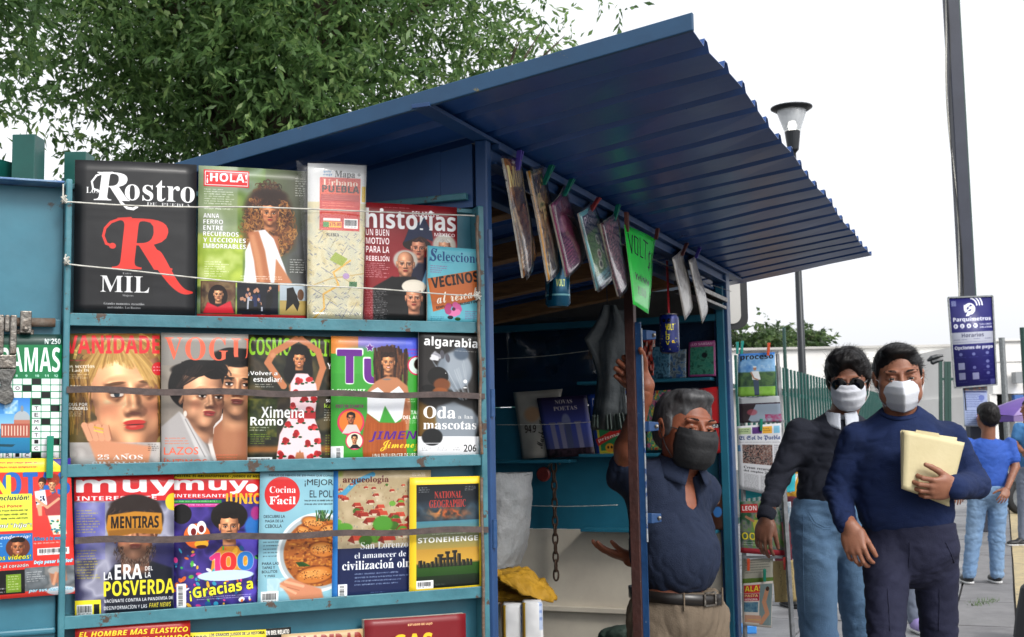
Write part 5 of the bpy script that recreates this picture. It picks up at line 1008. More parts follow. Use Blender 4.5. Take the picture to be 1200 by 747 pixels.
def c_cocina():
    c = Cv(270, 480, '9fcad6'); c.blotch(0, 0, 1, 1, ['a4ced8', '96c2d0', 'aad4dc'], .5, 2, 1.3); c.text('MENÚS DE MENOS DE $50 PARA QUE COMAS', .12, .02, 1.0, .042, '3a4a52', 'n')
    c.ell(.30, .175, .235, .235, 'd8252c', 1, .02); c.text('Cocina', .13, .115, .48, .165, 'ffffff', 's'); c.text('Fácil', .13, .185, .48, .25, 'ffffff', 's', grow=.5)
    c.text('¡MEJORA', .60, .06, 1.08, .12, '2a3238', 'n'); c.text('EL POLLO', .67, .145, 1.12, .20, '2a3238', 'n'); c.micro(.60, .215, .99, .27, 2, '2a3238', just=True)
    c.ell(.80, .62, .56, .54, 'e8ecee', 1, .02); c.ell(.80, .62, .52, .5, 'b8c0c4', 1, .05); c.ell(.82, .62, .49, .46, 'b5702c', 1, .05)
    rg = random.Random(5)
    for i in range(500): a = rg.uniform(0, 6.28); r = rg.random()**.5; c.ell(.82+.47*r*math.cos(a), .62+.25*r*math.sin(a), rg.uniform(.01, .03), rg.uniform(.008, .02), rg.choice(['c9842f', '8a4a1c', 'dd9c40', 'a35c22', 'e8b45c', '6a3414']), .6, .6)
    for x, y, rx, ry, ro in ((.75, .40, .18, .08, .3), (.95, .45, .14, .07, -.2), (.86, .60, .18, .10, .1), (.76, .79, .26, .11, -.1), (.62, .46, .12, .06, .5)):
        c.ell(x, y, rx*1.06, ry*1.1, '6a3010', .8, .3, ro); c.ell(x, y, rx, ry, 'd08a3c', 1, .25, ro); c.ell(x-.02, y-.012, rx*.6, ry*.5, 'e8b26a', .7, .8, ro)
        for i in range(60): c.ell(x+rg.uniform(-1, 1)*rx*.8, y+rg.uniform(-1, 1)*ry*.3, .008, .006, rg.choice(['7a3a14', '4a2410', 'e8c080']), .8, .5)
    for i in range(16): x = .86+rg.gauss(0, .05); c.line([(x, .38), (x+rg.gauss(0, .05), .30)], .012, rg.choice(['3f6a34', '2c4f28', '6a9a50']), 1, .5)
    for i in range(10): c.line([(.5+i*.01, .69), (.55+i*.015, .72)], .012, rg.choice(['3f6a34', '2c4f28']), 1, .5)
    c.text('DESCUBRE LA', .06, .33, .34, .352, '2a3238', 'n'); c.text('MAGIA DE LA', .08, .365, .32, .385, '2a3238', 'n'); c.text('CEBOLLA', .08, .40, .30, .425, '2a3238', 'n')
    for i in range(6): c.micro(.06, .50+i*.026, .26-.02*(i > 2), .518+i*.026, 1, '2a3238', just=True)
    c.text('PARA LAS', .05, .68, .27, .70, '2a3238', 'n'); c.text('TAPAS Y', .05, .71, .22, .73, '2a3238', 'n'); c.text('BOLLITOS', .05, .74, .25, .76, '2a3238', 'n'); c.text('Y MÁS', .08, .77, .22, .79, '2a3238', 'n')
    c.blotch(.12, .80, .42, .9, ['b8d8e0', 'd8e8ee', '9ac0cc'], .1, 3, 1.5, .7); c.poly([(.28, .84), (.42, .80), (.62, .85), (.85, .90), (.9, 1), (.45, 1), (.4, .93)], 'd79a78', 1, 2); c.line([(.30, .86), (.5, .92)], .03, 'e8b898', 1, 1); c.line([(.36, .83), (.6, .87)], .035, 'e8b898', 1, 1); c.line([(.38, .87), (.55, .9)], .006, '9a6248', .8, .8)
    c.rect(.04, .895, .27, .98, 'f2f2f2'); c.barcode(.05, .90, .25, .98); return c.grain(.02)
def c_arque():
    c = Cv(330, 460, 'c4b49a'); c.blotch(0, 0, 1, .62, ['c8b89a', 'b8a888', 'd2c4aa'], .15, 3, 1.5); rg = random.Random(6)
    c.line([(0, .22), (.12, .17), (.22, .09), (.4, .03)], .05, '5aa8c8', 1, 1); c.rect(0, 0, .1, .05, 'a8b860', .8, 3)
    for i in range(70):
        y = .08+(i/70)*.47; sc = .014+.075*((y-.08)/.5); x = rg.uniform(-.02, 1.02); col = rg.choice(['b8442c', 'a83a26', 'c85638'])
        if rg.random() < .2: c.ell(x, y, sc*.8, sc*.7, rg.choice(['6a9a3a', '7fb04a', '4f7a2c']), 1, .3); continue
        c.rect(x-sc*.8, y, x+sc*.8, y+sc*.5, 'd8cbb4'); c.poly([(x-sc*1.1, y+sc*.15), (x-sc*.5, y-sc*.45), (x+sc*.9, y-sc*.45), (x+sc*1.2, y+sc*.15)], col); c.poly([(x-sc*1.1, y+sc*.15), (x-sc*.5, y-sc*.45), (x-sc*.2, y+sc*.45)], '8a2c1c', .8); c.line([(x-sc*.5, y-sc*.45), (x+sc*.9, y-sc*.45)], .004, 'e07a58', .8)
    for i in range(170): x, y = rg.random(), rg.uniform(.1, .6); c.line([(x, y), (x, y+.012)], .004, rg.choice(['6a4a38', '8a3a2a', 'e8e0d0', '3a5a8a']), .7)
    c.ell(.5, .42, .10, .09, '5fa03a', 1, .3); c.ell(.12, .44, .08, .05, '6aa640', 1, .3)
    c.rect(0, .60, 1, 1, '1c2f60'); c.rect(0, 0, .055, 1, '3f93d6'); c.text('arqueología', .10, .04, .56, .105, '6a2c28', 's', grow=.3); c.micro(.25, .11, .45, .12, 1, '6a2c28'); c.micro(.8, .02, .98, .05, 2, 'f2f2f2')
    c.text('San Lorenzo', .28, .555, .76, .61, 'f4f4f4', 's'); c.text('y', .79, .57, .82, .61, 'f4f4f4', 's'); c.text('el amanecer de la', .22, .635, .83, .68, 'f4f4f4', 's'); c.text('civilización olmeca', .10, .69, .97, .765, 'f4f4f4', 's', grow=.2)
    c.micro(.22, .79, .8, .9, 4, 'c8d0e0', fill=1); c.micro(.38, .94, .56, .955, 1, 'a8b0c8'); c.rect(.06, .87, .15, .985, 'f2f2f2'); c.barcode(.065, .875, .145, .98, vert=True); return c.grain(.03)
def c_natgeo():
    c = Cv(290, 460, 'f4d414'); c.grad(.09, .065, .93, .955, '2b3138', '2b3138')
    c.grad(.09, .065, .93, .42, '23282e', '3a4a58'); c.blotch(.09, .2, .93, .42, ['3a4652', '5a7484', '2c3640', '4a8a9c'], .25, 3, 1.7, .8, fe=.3); c.blotch(.12, .25, .90, .38, ['3a4046', 'd8743a', '50504e', 'f09a50', '3a4046'], .22, 8, 2.0, .9, 4, fe=.35); c.grad(.09, .38, .93, .46, '5a98a8', '7aa2a0', .9)
    c.grad(.09, .44, .93, .74, '7a8e84', 'd8a834', 1); c.grad(.09, .62, .93, .78, 'c89c3a', 'd8b858', .7); c.grad(.09, .75, .93, .86, '3f6a22', '2f5a1c'); c.grad(.09, .85, .93, .955, '24401a', '14201a')
    rg = random.Random(2); x = .11
    for i in range(14):
        w_ = rg.uniform(.035, .06); h = rg.uniform(.06, .12) if 3 < i < 11 else rg.uniform(.03, .06); c.poly([(x, .775), (x+.006, .775-h), (x+w_-.004, .775-h+rg.uniform(-.006, .006)), (x+w_, .78)], '2c2c28'); c.poly([(x+.004, .77), (x+.010, .775-h+.008), (x+w_*.4, .775-h+.01), (x+w_*.4, .77)], '8a7a5a', .6)
        if 3 < i < 10 and rg.random() < .7: c.rect(x-.01, .775-h-.015, x+w_*1.2, .775-h+.006, '34322c')
        x += w_+.004
    c.text('NATIONAL', .33, .125, .70, .185, 'c0463a', 's', grow=.3); c.text('GEOGRAPHIC', .26, .20, .75, .265, 'c0463a', 's', grow=.3); c.text('EN ESPAÑOL', .42, .278, .60, .292, 'b04a3e', 's')
    c.micro(.12, .085, .28, .14, 3, 'e8e8e8'); c.micro(.74, .085, .9, .13, 3, 'e8e8e8'); c.micro(.3, .49, .75, .505, 1, 'f0f0f0', just=True); c.text('STONEHENGE', .11, .52, .91, .565, 'f6f6f4', 'b'); c.rect(.09, .885, .31, .955, 'f4f4f4'); c.barcode(.095, .89, .30, .95); c.micro(.33, .92, .47, .935, 2, 'dddddd'); c.micro(.4, .02, .55, .03, 1, '8a7a10'); return c.grain(.02)
def c_book(bg, rows):
    c = Cv(340, 330, bg); c.blotch(0, 0, 1, 1, [bg, bg], .5, 2); 
    for r in rows: c.text(*r[:-2], r[-2], r[-1], grow=.4)
    return c.grain(.03)
CO = [  # label, corners TL TR BR BL, canvas, b, thickness, curl
 ('black magazine with a huge red letter R, first in the top row', [(88, 187), (231, 193), (229, 372), (86, 369)], c_black(), -.018, .005, .004),
 ('glossy magazine with curly-haired woman in white, right of the black one', [(233, 194), (361, 201), (361, 374), (231, 372)], c_hola(), -.022, .006, .004),
 ('red history magazine with four painted portraits in the top row', [(425, 237), (536, 243), (536, 379), (426, 376)], c_hist(), -.026, .004, .002),
 ('small turquoise digest with orange banner and pink flower', [(501, 288), (566, 293), (567, 379), (501, 378)], c_selec(), -.011, .007, .001),
 ('magazine with blonde woman resting chin on her hand', [(79, 391), (188, 391), (188, 545), (82, 545)], c_vani(), -.022, .005, .003),
 ('grey magazine with two dark-haired women, coral title', [(189, 390), (291, 392), (290, 543), (189, 544)], c_vogue(), -.018, .005, .002),
 ('magazine with woman in rose-print outfit raising her arms', [(289, 392), (391, 395), (389, 542), (288, 543)], c_cosmo(), -.024, .004, .003),
 ('green teen magazine with purple title and long-haired girl', [(388, 394), (492, 396), (491, 539), (388, 541)], c_tu(), -.019, .003, .002),
 ('narrow black magazine with scarfed dog and white bottom band', [(491, 385), (566, 390), (563, 536), (490, 537)], c_alga(), -.010, .005, .003),
 ('red-topped science magazine showing a blindfolded bearded man', [(87, 556), (204, 556), (204, 718), (88, 725)], c_muy(), -.018, .004, .003),
 ('children\'s science magazine with a boy, balloons and number 100', [(202, 554), (305, 555), (304, 711), (204, 718)], c_junior(), -.022, .004, .002),
 ('light blue cooking magazine with a pan of roast chicken', [(305, 552), (391, 553), (389, 705), (302, 711)], c_cocina(), -.016, .003, .003),
 ('archaeology magazine with red-roofed village over dark blue band', [(390, 552), (505, 551), (505, 698), (389, 706)], c_arque(), -.022, .004, .002),
 ('yellow-framed magazine with standing stones at dusk', [(480, 560), (567, 558), (568, 691), (480, 698)], c_natgeo(), -.010, .005, .002),
]
for i, (lb, px, cv, b, th, cu) in enumerate(CO):
    magazine(lb, px, cv, b=b, thick=th, curl=cu, seed=i)
magazine('thin bright yellow-edged magazine tucked behind the stones magazine', [(540, 562), (574, 556), (575, 690), (540, 694)], Cv(60, 200, 'f2d91c').rect(.0, .06, .82, .95, '3a4a2c'), b=-.021, thick=.003, curl=.001)
mp_ = magazine('folded city street map in a clear plastic sleeve', [(361, 191), (430, 194), (425, 376), (360, 374)], c_mapa(), b=-.012, thick=.003, curl=.002, cat='street map', name='street_map')
def film(name, base, gain, bs):
    m = bpy.data.materials.new(name); m.use_nodes = True; N, L = nodes(m); N.clear(); o = N.new('ShaderNodeOutputMaterial'); t = N.new('ShaderNodeBsdfTransparent'); g = N.new('ShaderNodeBsdfGlossy'); g.inputs['Roughness'].default_value = .1
    f0 = N.new('ShaderNodeLayerWeight'); f = N.new('ShaderNodeMath'); f.operation = 'POWER'; f.inputs[1].default_value = 3; L.new(f0.outputs['Facing'], f.inputs[0]); nz = N.new('ShaderNodeTexNoise'); nz.inputs['Scale'].default_value = bs; nz.inputs['Detail'].default_value = 3; tc = N.new('ShaderNodeTexCoord'); L.new(tc.outputs['Object'], nz.inputs['Vector'])
    b = N.new('ShaderNodeBump'); b.inputs['Strength'].default_value = .25; b.inputs['Distance'].default_value = .006; L.new(nz.outputs[0], b.inputs['Height']); L.new(b.outputs[0], g.inputs['Normal']); L.new(b.outputs[0], f0.inputs['Normal'])
    k = N.new('ShaderNodeMath'); k.operation = 'MULTIPLY_ADD'; k.inputs[1].default_value = gain; k.inputs[2].default_value = base; k.use_clamp = True; L.new(f.outputs[0], k.inputs[0])
    x = N.new('ShaderNodeMixShader'); L.new(k.outputs[0], x.inputs[0]); L.new(t.outputs[0], x.inputs[1]); L.new(g.outputs[0], x.inputs[2]); L.new(x.outputs[0], o.inputs[0]); return m
clearm2 = film('clear_bag_film', .035, .8, 14)
P = [hit(x, y, R(0, -.009, 0), NR) for x, y in [(348, 188), (431, 192), (428, 376), (362, 375)]]
sheet('plastic_sleeve', P, NR, None, mp_, .0004, curl=.004, wave=.002, m=clearm2)
# leaf magazines on the left door leaf
LB = .004
magazine('green crossword magazine with white grid under the hasp', [(-22, 392), (73, 392), (72, 538), (-22, 538)], c_cross(), b=-.002, thick=.004, curl=.001, group='magazines in the display door')
magazine('red gossip magazine with mother and baby hanging below the crossword', [(-22, 538), (83, 537), (88, 696), (-22, 704)], c_notas(), b=.004, thick=.003, curl=.004, wave=.003)
# books leaning in the bottom compartment
B4 = [
 ('red book about the most elastic man, first in the bottom compartment', [(88, 734), (223, 727), (225, 860), (90, 872)], c_book('b52a24', [('EL HOMBRE MÁS ELASTICO', .03, .045, .98, .10, 'f2e640', 'i'), ('DEL MUNDO', .5, .125, .99, .18, 'f2e640', 'i')]), -.008, .018),
 ('yellow comic book beside the red elastic-man book', [(222, 742), (312, 738), (314, 860), (224, 866)], c_book('e8d838', [('LIBRO', .02, .03, .22, .08, '1c1c1c', 'b'), ('LOS GRANDES JUEGOS DE LA HISTORIA', .25, .015, .98, .05, '1c1c1c', 'b'), ('SALUD', .1, .15, .9, .4, 'b02a24', 'b')]), -.012, .008),
 ('thin dark comic between yellow and beige books', [(300, 738), (341, 735), (342, 860), (300, 866)], c_book('2c2a28', [('ORIGEN DEL RELATO', .05, .02, .95, .06, 'e8e4dc', 'b')]), -.018, .004),
 ('beige book with tall red letters in the bottom compartment', [(330, 744), (427, 737), (428, 860), (331, 864)], c_book('c9b08a', [('CLARIDAD', .15, .025, .98, .30, 'a03a2c', 'b')]), -.011, .010),
 ('maroon book with yellow title, last in the bottom compartment', [(427, 727), (546, 719), (548, 840), (429, 850)], c_book('8f2430', [('ESTUDIO DE LUJO', .42, .065, .66, .09, 'f0d8a0', 'b'), ('GAS', .27, .16, .66, .36, 'f0d030', 'b')]), -.006, .020)]
for i, (lb, px, cv, b, th) in enumerate(B4): magazine(lb, px, cv, b=b, thick=th, curl=.001, group='books in the bottom compartment', cat='book', name='book', lean=.0)
# green clothespin between the two left magazines and others: builder
def clothespin(p, d, side, m, label, ln=.075, group='clothespins'):
    """p: top end, d: direction of the jaws, side: axis across the two legs"""
    p = Vector(p); d = Vector(d).normalized(); sd_ = Vector(side).normalized(); n = d.cross(sd_).normalized()
    root = thing('clothespin', label, 'clothespin', p, group)
    for sg in (-1, 1):
        q = MB(); prof = [(0, .0065, .004), (.25, .005, .0045), (.55, .0035, .004), (.8, .0026, .0035), (1, .0018, .002)]
        rings = []
        for f, off, hw in prof:
            c = p+d*(ln*f)+sd_*(sg*off*.95)
            rings.append([c-n*.0058-sd_*hw*.5, c+n*.0058-sd_*hw*.5, c+n*.0058+sd_*hw*.5, c-n*.0058+sd_*hw*.5])
        vs = [x for r_ in rings for x in r_]; fs = [(4*i+k, 4*i+(k+1) % 4, 4*i+4+(k+1) % 4, 4*i+4+k) for i in range(4) for k in range(4)]+[(0, 1, 2, 3), (19, 18, 17, 16)]
        q.add(vs, fs).build('jaw', m, root, bevel=.0006)
    q = MB(); c = p+d*(ln*.5); q.tube([c-sd_*.0048+n*.0055, c+sd_*.0048+n*.0055], .0012, 6); q.tube([c-sd_*.0048-n*.0055, c+sd_*.0048-n*.0055], .0012, 6); q.build('spring', ironm, root)
    return root
pg = mat('pin_green', hexc('14836a'), .35, spec=.6); pp = mat('pin_purple', hexc('5a4aa8'), .35); pr_ = mat('pin_red', hexc('a8352c'), .4); pbk = mat('pin_brown', hexc('6a3a30'), .45); po = mat('pin_orange', hexc('d8532c'), .4); ptq = mat('pin_turquoise', hexc('2aa89a'), .35)
clothespin(onR(59, 511, .012), onR(58, 557, .012)-onR(59, 511, .012), NR, pg, 'green clothespin joining the crossword magazine to the red gossip magazine', ln=.078)
# ================================================================== things hanging from the header
HT = .035
def onK(px, py, t=HT): return hit(px, py, K(0, t, 0), NN)
def hang(label, px, cv, pin, pinp, pinm, pinlabel, out=(0, 0), seed=0, cat='magazine', curlv=.012, m=None, name='magazine', bag=True, yaw=0, coat=.6, group='magazines pegged under the awning'):
    P = [onK(x, y, HT+o_) for (x, y), o_ in zip(px, out)]
    nrm = (P[1]-P[0]).cross(P[3]-P[0]).normalized()
    if nrm.dot(Vector((0, 0, CAMZ))-P[0]) < 0: nrm = -nrm
    root = thing(name, label, cat, P[0], group)
    sheet('cover', P, nrm, cv, root, .0006, curl=curlv, wave=.002, seed=seed, rough=.2, coat=coat) if m is None else sheet('cover', P, nrm, None, root, .001, curl=curlv, wave=.003, seed=seed, m=m)
    if bag:
        Q = [p-nrm*.0015 for p in P]; sheet('pages', Q, nrm, None, root, .003, curl=curlv, wave=.002, seed=seed, m=paper_edge)
        c_ = sum(P, Vector())/4; Q = [c_+(p-c_)*1.05+nrm*.003 for p in P]; sheet('plastic_sleeve', Q, nrm, None, root, .0004, curl=curlv*1.2, wave=.004, seed=seed+5, m=clearm2)
    a, b = onK(*pinp[0], HT), onK(*pinp[1], HT)
    clothespin(a, b-a, UU, pinm, pinlabel, (b-a).length)
    return root
def h1():
    c = Cv(200, 270, 'a87848'); c.blotch(0, 0, 1, 1, ['8a5c38', 'c09058', '6a4428', 'd8b888'], .2, 3, 2); c.text('MUJER', .05, .06, .95, .3, 'f0e0a0', 'b', grow=1); c.ell(.55, .55, .3, .33, '6a3420', 1, .2); face(c, .55, .52, .22, 'c98a62', '4a2414', 'none', top=False); c.micro(.05, .8, .9, .95, 4, 'ffffff'); return c
def h2():
    c = Cv(200, 270, '9a7c58'); c.blotch(0, 0, 1, 1, ['b09068', '7a6048', 'd0b890', '5a6a4a'], .15, 7, 2); c.text('HISTORIA', .08, .05, .95, .22, '3a2a1c', 'b', grow=1); c.rect(0, 0, .06, 1, 'd8a02c'); c.ell(.55, .6, .25, .35, 'a8684c', 1, .3); c.micro(.5, .3, .9, .5, 5, 'f0f0e0'); return c
def h3():
    c = Cv(200, 270, 'b03a78'); c.blotch(0, 0, 1, 1, ['b84080', 'a03070', 'c85a92'], .3, 7, 1.5); c.ell(.25, .35, .15, .15, 'e8a0c8', 1, .3); c.text('RIMAS', .4, .08, .95, .25, 'f4d8e8', 'b'); c.ell(.72, .62, .2, .24, '3a241c', 1, .2); face(c, .72, .62, .14, 'd8a888', '3a241c', 'none', top=False); c.micro(.05, .55, .4, .95, 9, 'f4e0ea'); c.rect(.6, .85, 1, .97, '9cc8c8'); return c
def h4():
    c = Cv(200, 270, '6fae3a'); c.rect(0, 0, 1, 1, '8ccad0'); c.rect(.08, .06, .95, .85, '7fb838'); c.blotch(.08, .06, .95, .3, ['5a4a8a', '8a5a9a', '4a6aa0'], .1, 3, 2, .8); c.text('PEQUES', .12, .08, .9, .22, 'e8e0f0', 'b')
    for i, (x, y) in enumerate(((.45, .45), (.35, .62), (.55, .60), (.75, .58), (.30, .75))): c.ell(x, y, .075, .095, 'f4f0e8', 1, .05); c.ell(x, y, .04, .05, ['3a2a2a', 'b03a4a', '3a2a2a', '6a3a8a', '4a2a2a'][i], 1, .2)
    c.micro(.1, .9, .9, .96, 1, '2a5a60', just=True); return c
def h5():
    c = Cv(200, 270, '9a4a5a'); c.blotch(0, 0, 1, 1, ['a85a68', '7a3a4c', 'c88a94', '5a3040'], .12, 3, 2); c.text('Tejidos', .1, .06, .9, .2, 'e8a8b8', 'sc', grow=1); c.micro(.15, .3, .85, .9, 14, 'e8d0d8'); return c
def h6():
    c = Cv(240, 360, '2ae05a'); c.blotch(0, 0, 1, 1, ['2ade56', '30e860', '26d450'], .4, 3, 1.3); k = '17181a'
    def L(pts): c.line(pts, .022, k)
    L([(.08, .10), (.14, .34), (.20, .10)]); L([(.26, .10), (.24, .32), (.33, .34), (.36, .12), (.26, .10)]); L([(.42, .10), (.42, .34), (.52, .34)]); L([(.54, .10), (.70, .12)]); L([(.62, .11), (.62, .34)])
    L([(.86, .22), (.78, .24), (.80, .32), (.86, .36), (.84, .42), (.76, .42)]); L([(.82, .2), (.82, .46)]); L([(.92, .2), (.92, .4)]); L([(.95, .22), (1.0, .22), (.96, .4)])
    for i in range(9): x = .2+i*.075; L([(x, .58+.01*(i % 3)), (x+.02, .66), (x+.045, .60+.02*(i % 2))])
    for i in range(7): x = .28+i*.07; L([(x, .74), (x+.03, .80), (x+.01, .83)])
    return c.grain(.02)
hang('magazine with brown-haired woman pegged by a purple clothespin, first under the awning', [(592, 185), (613, 196), (629, 289), (617, 325)], h1(), None, ((610, 177), (606, 200)), pp, 'purple clothespin, first on the line under the awning', (0, -.03, -.03, .03), 1)
hang('brown magazine with yellow spine pegged second under the awning', [(622, 200), (641, 196), (654, 305), (645, 329)], h2(), None, ((647, 194), (637, 217)), pg, 'green clothespin holding the yellow-spined magazine', (.0, -.03, -.03, .03), 2)
hang('pink magazine pegged third under the awning, face of a woman low on it', [(647, 240), (664, 214), (687, 292), (668, 324)], h3(), None, ((671, 210), (661, 230)), pg, 'green clothespin holding the pink magazine', (.02, -.03, -.03, .03), 3)
hang('green children\'s magazine with white round figures pegged under the awning', [(680, 250), (695, 236), (722, 310), (703, 340)], h4(), None, ((702, 232), (692, 248)), pr_, 'red clothespin holding the green children\'s magazine', (.03, -.03, -.03, .03), 4)
hang('dusty rose magazine pegged just before the bright green sign', [(707, 262), (722, 246), (736, 318), (727, 347)], h5(), None, ((725, 240), (719, 260)), pg, 'green clothespin holding the dusty rose magazine', (.02, -.03, -.03, .02), 5)
hang('bright fluorescent green price sign in black handwriting pegged under the awning', [(733, 263), (769, 281), (761, 368), (742, 357)], h6(), None, ((734, 249), (735, 272)), pbk, 'brown clothespin at the left corner of the fluorescent green sign', (.0, .0, .02, .03), 6, cat='price sign', name='price_sign', bag=False, curlv=.004, coat=0, group='signs under the awning')
clothespin(onK(771, 268), onK(767, 290)-onK(771, 268), UU, pbk, 'brown clothespin at the right corner of the fluorescent green sign', .05)
silver = mat('silver_foil_pack', hexc('b9b4ae'), .25, .35, hexc('8f8a86'), 12, .6, 18)
hang('silvery plastic-wrapped pamphlet pegged by a brown clothespin near the far post', [(789, 302), (801, 290), (812, 350), (806, 375)], None, None, ((805, 285), (799, 300)), pbk, 'brown clothespin holding the silvery pamphlet', (.02, -.02, -.02, .03), 7, cat='pamphlet', name='pamphlet', m=silver, bag=False, group='silvery pamphlets')
hang('silvery wrapped pamphlet pegged by a purple clothespin, last under the awning', [(808, 305), (816, 297), (828, 352), (826, 379)], None, None, ((821, 289), (815, 303)), pp, 'purple clothespin, last on the line under the awning', (.02, -.02, -.02, .03), 8, cat='pamphlet', name='pamphlet', m=silver, bag=False, group='silvery pamphlets')
# line on which they hang
cord([K(.03, HT, 1.945), K(.6, HT, 1.93), K(1.2, HT, 1.925), K(1.9, HT, 1.93), K(L_-.05, HT, 1.945)], 'hanging_line', 'thin line stretched under the header beam with pegged magazines', r=.0012, m=mat('wire_dark', hexc('3a3a3c'), .5))
# hanging drink cans
def can(c, ax, r, h, cv, label, group='drink cans hung as samples'):
    c = Vector(c); root = thing('drink_can', label, 'can', c, group)
    m = print_mat('can_print', cv, rough=.25, coat=.4); m.node_tree.nodes['Principled BSDF'].inputs['Metallic'].default_value = .35
    n = 40; me = bpy.data.meshes.new('can_body'); vs = []; uv = []; prof = [(.86, .0), (1, .045), (1, .93), (.85, 1.0)]
    prof = [(.80, 0), (1, .05), (1, .30), (1, .60), (1, .92), (.86, 1)]
    az0 = math.atan2(-c.x, -c.y)   # seam away from the street
    for f, z in prof:
        for k in range(n+1):
            a = 2*math.pi*k/n; d = -(Vector((0, 0, CAMZ))-c); d.z = 0; d.normalize(); e = Vector((-d.y, d.x, 0))
            vs.append((d*math.cos(a)+e*math.sin(a))*r*f+Vector((0, 0, z*h))); uv.append((k/n, z))
    fs = [(j*(n+1)+k, j*(n+1)+k+1, (j+1)*(n+1)+k+1, (j+1)*(n+1)+k) for j in range(len(prof)-1) for k in range(n)]
    me.from_pydata([tuple(v) for v in vs], [], fs); ul = me.uv_layers.new(name='UVMap'); lp = np.empty(len(me.loops), int); me.loops.foreach_get('vertex_index', lp); ul.data.foreach_set('uv', np.array(uv)[lp].ravel())
    me.materials.append(m); me.polygons.foreach_set('use_smooth', [True]*len(fs)); o = bpy.data.objects.new('can_body', me); COL.objects.link(o); o.parent = root
    MB().lathe(c, [(0, .006), (.7*r, .006), (.78*r, .0), (.82*r, .004)], 32).build('can_base', ironm, root, smooth=True)
    MB().lathe(c, [(.86*r, h), (.88*r, h+.004), (.80*r, h+.004), (.76*r, h-.004), (0, h-.004)], 32).build('can_rim', ironm, root, smooth=True)
    return root
def can_art(bg, bg2, t, yellow):
    c = Cv(520, 300, bg); c.blotch(0, 0, 1, 1, [bg, bg2], .3, 4, 1.6); c.grad(0, 0, 1, .1, bg2, bg)
    if yellow:
        c.text('VOLT', .44, .25, .93-.35, .42, 'f0e23a', 'b', grow=1, rot=0); c.ell(.42, .16, .028, .028, '101014'); c.ell(.50, .16, .028, .028, '101014'); c.ell(.42, .16, .024, .024, '0a0a0c'); c.micro(.40, .14, .44, .18, 2, 'ffffff'); c.micro(.48, .14, .52, .18, 2, 'ffffff')
        for i, ch in enumerate('VOLT'): c.text(ch, .44, .70-i*.13, .50, .80-i*.13, 'f0e23a', 'b', grow=1)
        rg = random.Random(1)
        for i in range(22): c.ell(rg.uniform(.3, .7), rg.uniform(.25, .95), rg.uniform(.004, .012), rg.uniform(.004, .012), 'e0d83a', .9, .3)
        c.ell(.56, .72, .022, .022, 'e8c82a'); c.ell(.56, .72, .012, .012, 'b08a1a')
    else:
        c.text('VOLT', .48, .56, .60, .68, 'e8f0a0', 'b', grow=1); c.rect(0, .8, 1, .83, 'a0d8e0'); c.poly([(.36, .9), (.43, .2), (.47, .2), (.42, .9)], '103a4a', .8); c.poly([(.53, .5), (.56, .1), (.58, .1), (.56, .5)], '103a4a', .6)
    return c
def scaled(px, py, t): return onK(px, py, t)
p1 = onK(654, 360, -.04); can(p1, None, .033*1.0, .16, can_art('1a8aa8', '0f6a88', 'VOLT', False), 'teal drink can hanging behind the pegged magazines')
cord([p1+Vector((0, 0, .166)), p1+Vector((.0, .0, .20)), K(.33, -.045, 1.955)], 'can_string', 'thin string holding the teal drink can', r=.001, m=MATS['wire_dark'], group='strings of the drink cans')
p2 = onK(785, 414, .01); can(p2, None, .033, .128, can_art('1c3f94', '14307a', 'VOLT', True), 'blue drink can with yellow lettering hanging on a red ribbon')
redt = mat('red_ribbon', hexc('a81c24'), .5, 0, hexc('8a141c'), 30)
a = p2+Vector((0, 0, .128)); b = K.inv(a)
tag(MB().hexa([a+UU*-.011, a+UU*.011, a+UU*.011+NN*.002, a+UU*-.011+NN*.002, K(b[0]-.014, b[1], 1.955), K(b[0]+.008, b[1], 1.955), K(b[0]+.008, b[1]+.002, 1.955), K(b[0]-.014, b[1]+.002, 1.955)]).build('red_ribbon', redt, loc=a), 'red ribbon from the beam to the blue drink can', 'ribbon')
# ================================================================== INSIDE THE KIOSK
def onE(px, py, s=L_-.012): return hit(px, py, K(s, 0, 0), -UU)     # on the far end wall, seen through the opening
EP = lambda s: (K(s, 0, 0), -UU)
def i_white():
    c = Cv(180, 220, 'b9b6b0'); c.blotch(0, 0, 1, 1, ['c2bfb8', 'a8a49c'], .4, 2, 1.4); c.ell(.4, .35, .2, .14, 'd8a070', .6, .6); c.text('94.9', .18, .50, .50, .62, '4a3a34', 'b', rot=0); c.text('Mucha Gracia', .52, .85, 1.3, 1.0, '2a2a2a', 'sc', rot=-1.45); return c
def i_novas():
    c = Cv(200, 240, '4a4a86'); c.grad(0, 0, 1, .5, '3a3050', '5a68b8'); c.grad(0, .5, 1, 1, '5a68b8', '6a6a8a'); c.text('NOVAS', .35, .05, .70, .12, 'd8d0c8', 's'); c.text('POETAS', .30, .16, .78, .23, 'd8d0c8', 's')
    for x in (.22, .40, .75): c.poly([(x-.05, .45), (x+.05, .45), (x+.07, .9), (x-.03, .9)], '9a98b0', 1, 1); c.rect(x-.07, .42, x+.07, .45, '8a88a0')
    c.ell(.52, .42, .09, .16, '8a90b0', 1, .4); c.rect(.47, .45, .6, .88, '6a7090', 1, 2); c.blotch(0, .86, 1, 1, ['3a2c34', '5a4650', '2a2026'], .1, 3, 2); return c.grain(.03)
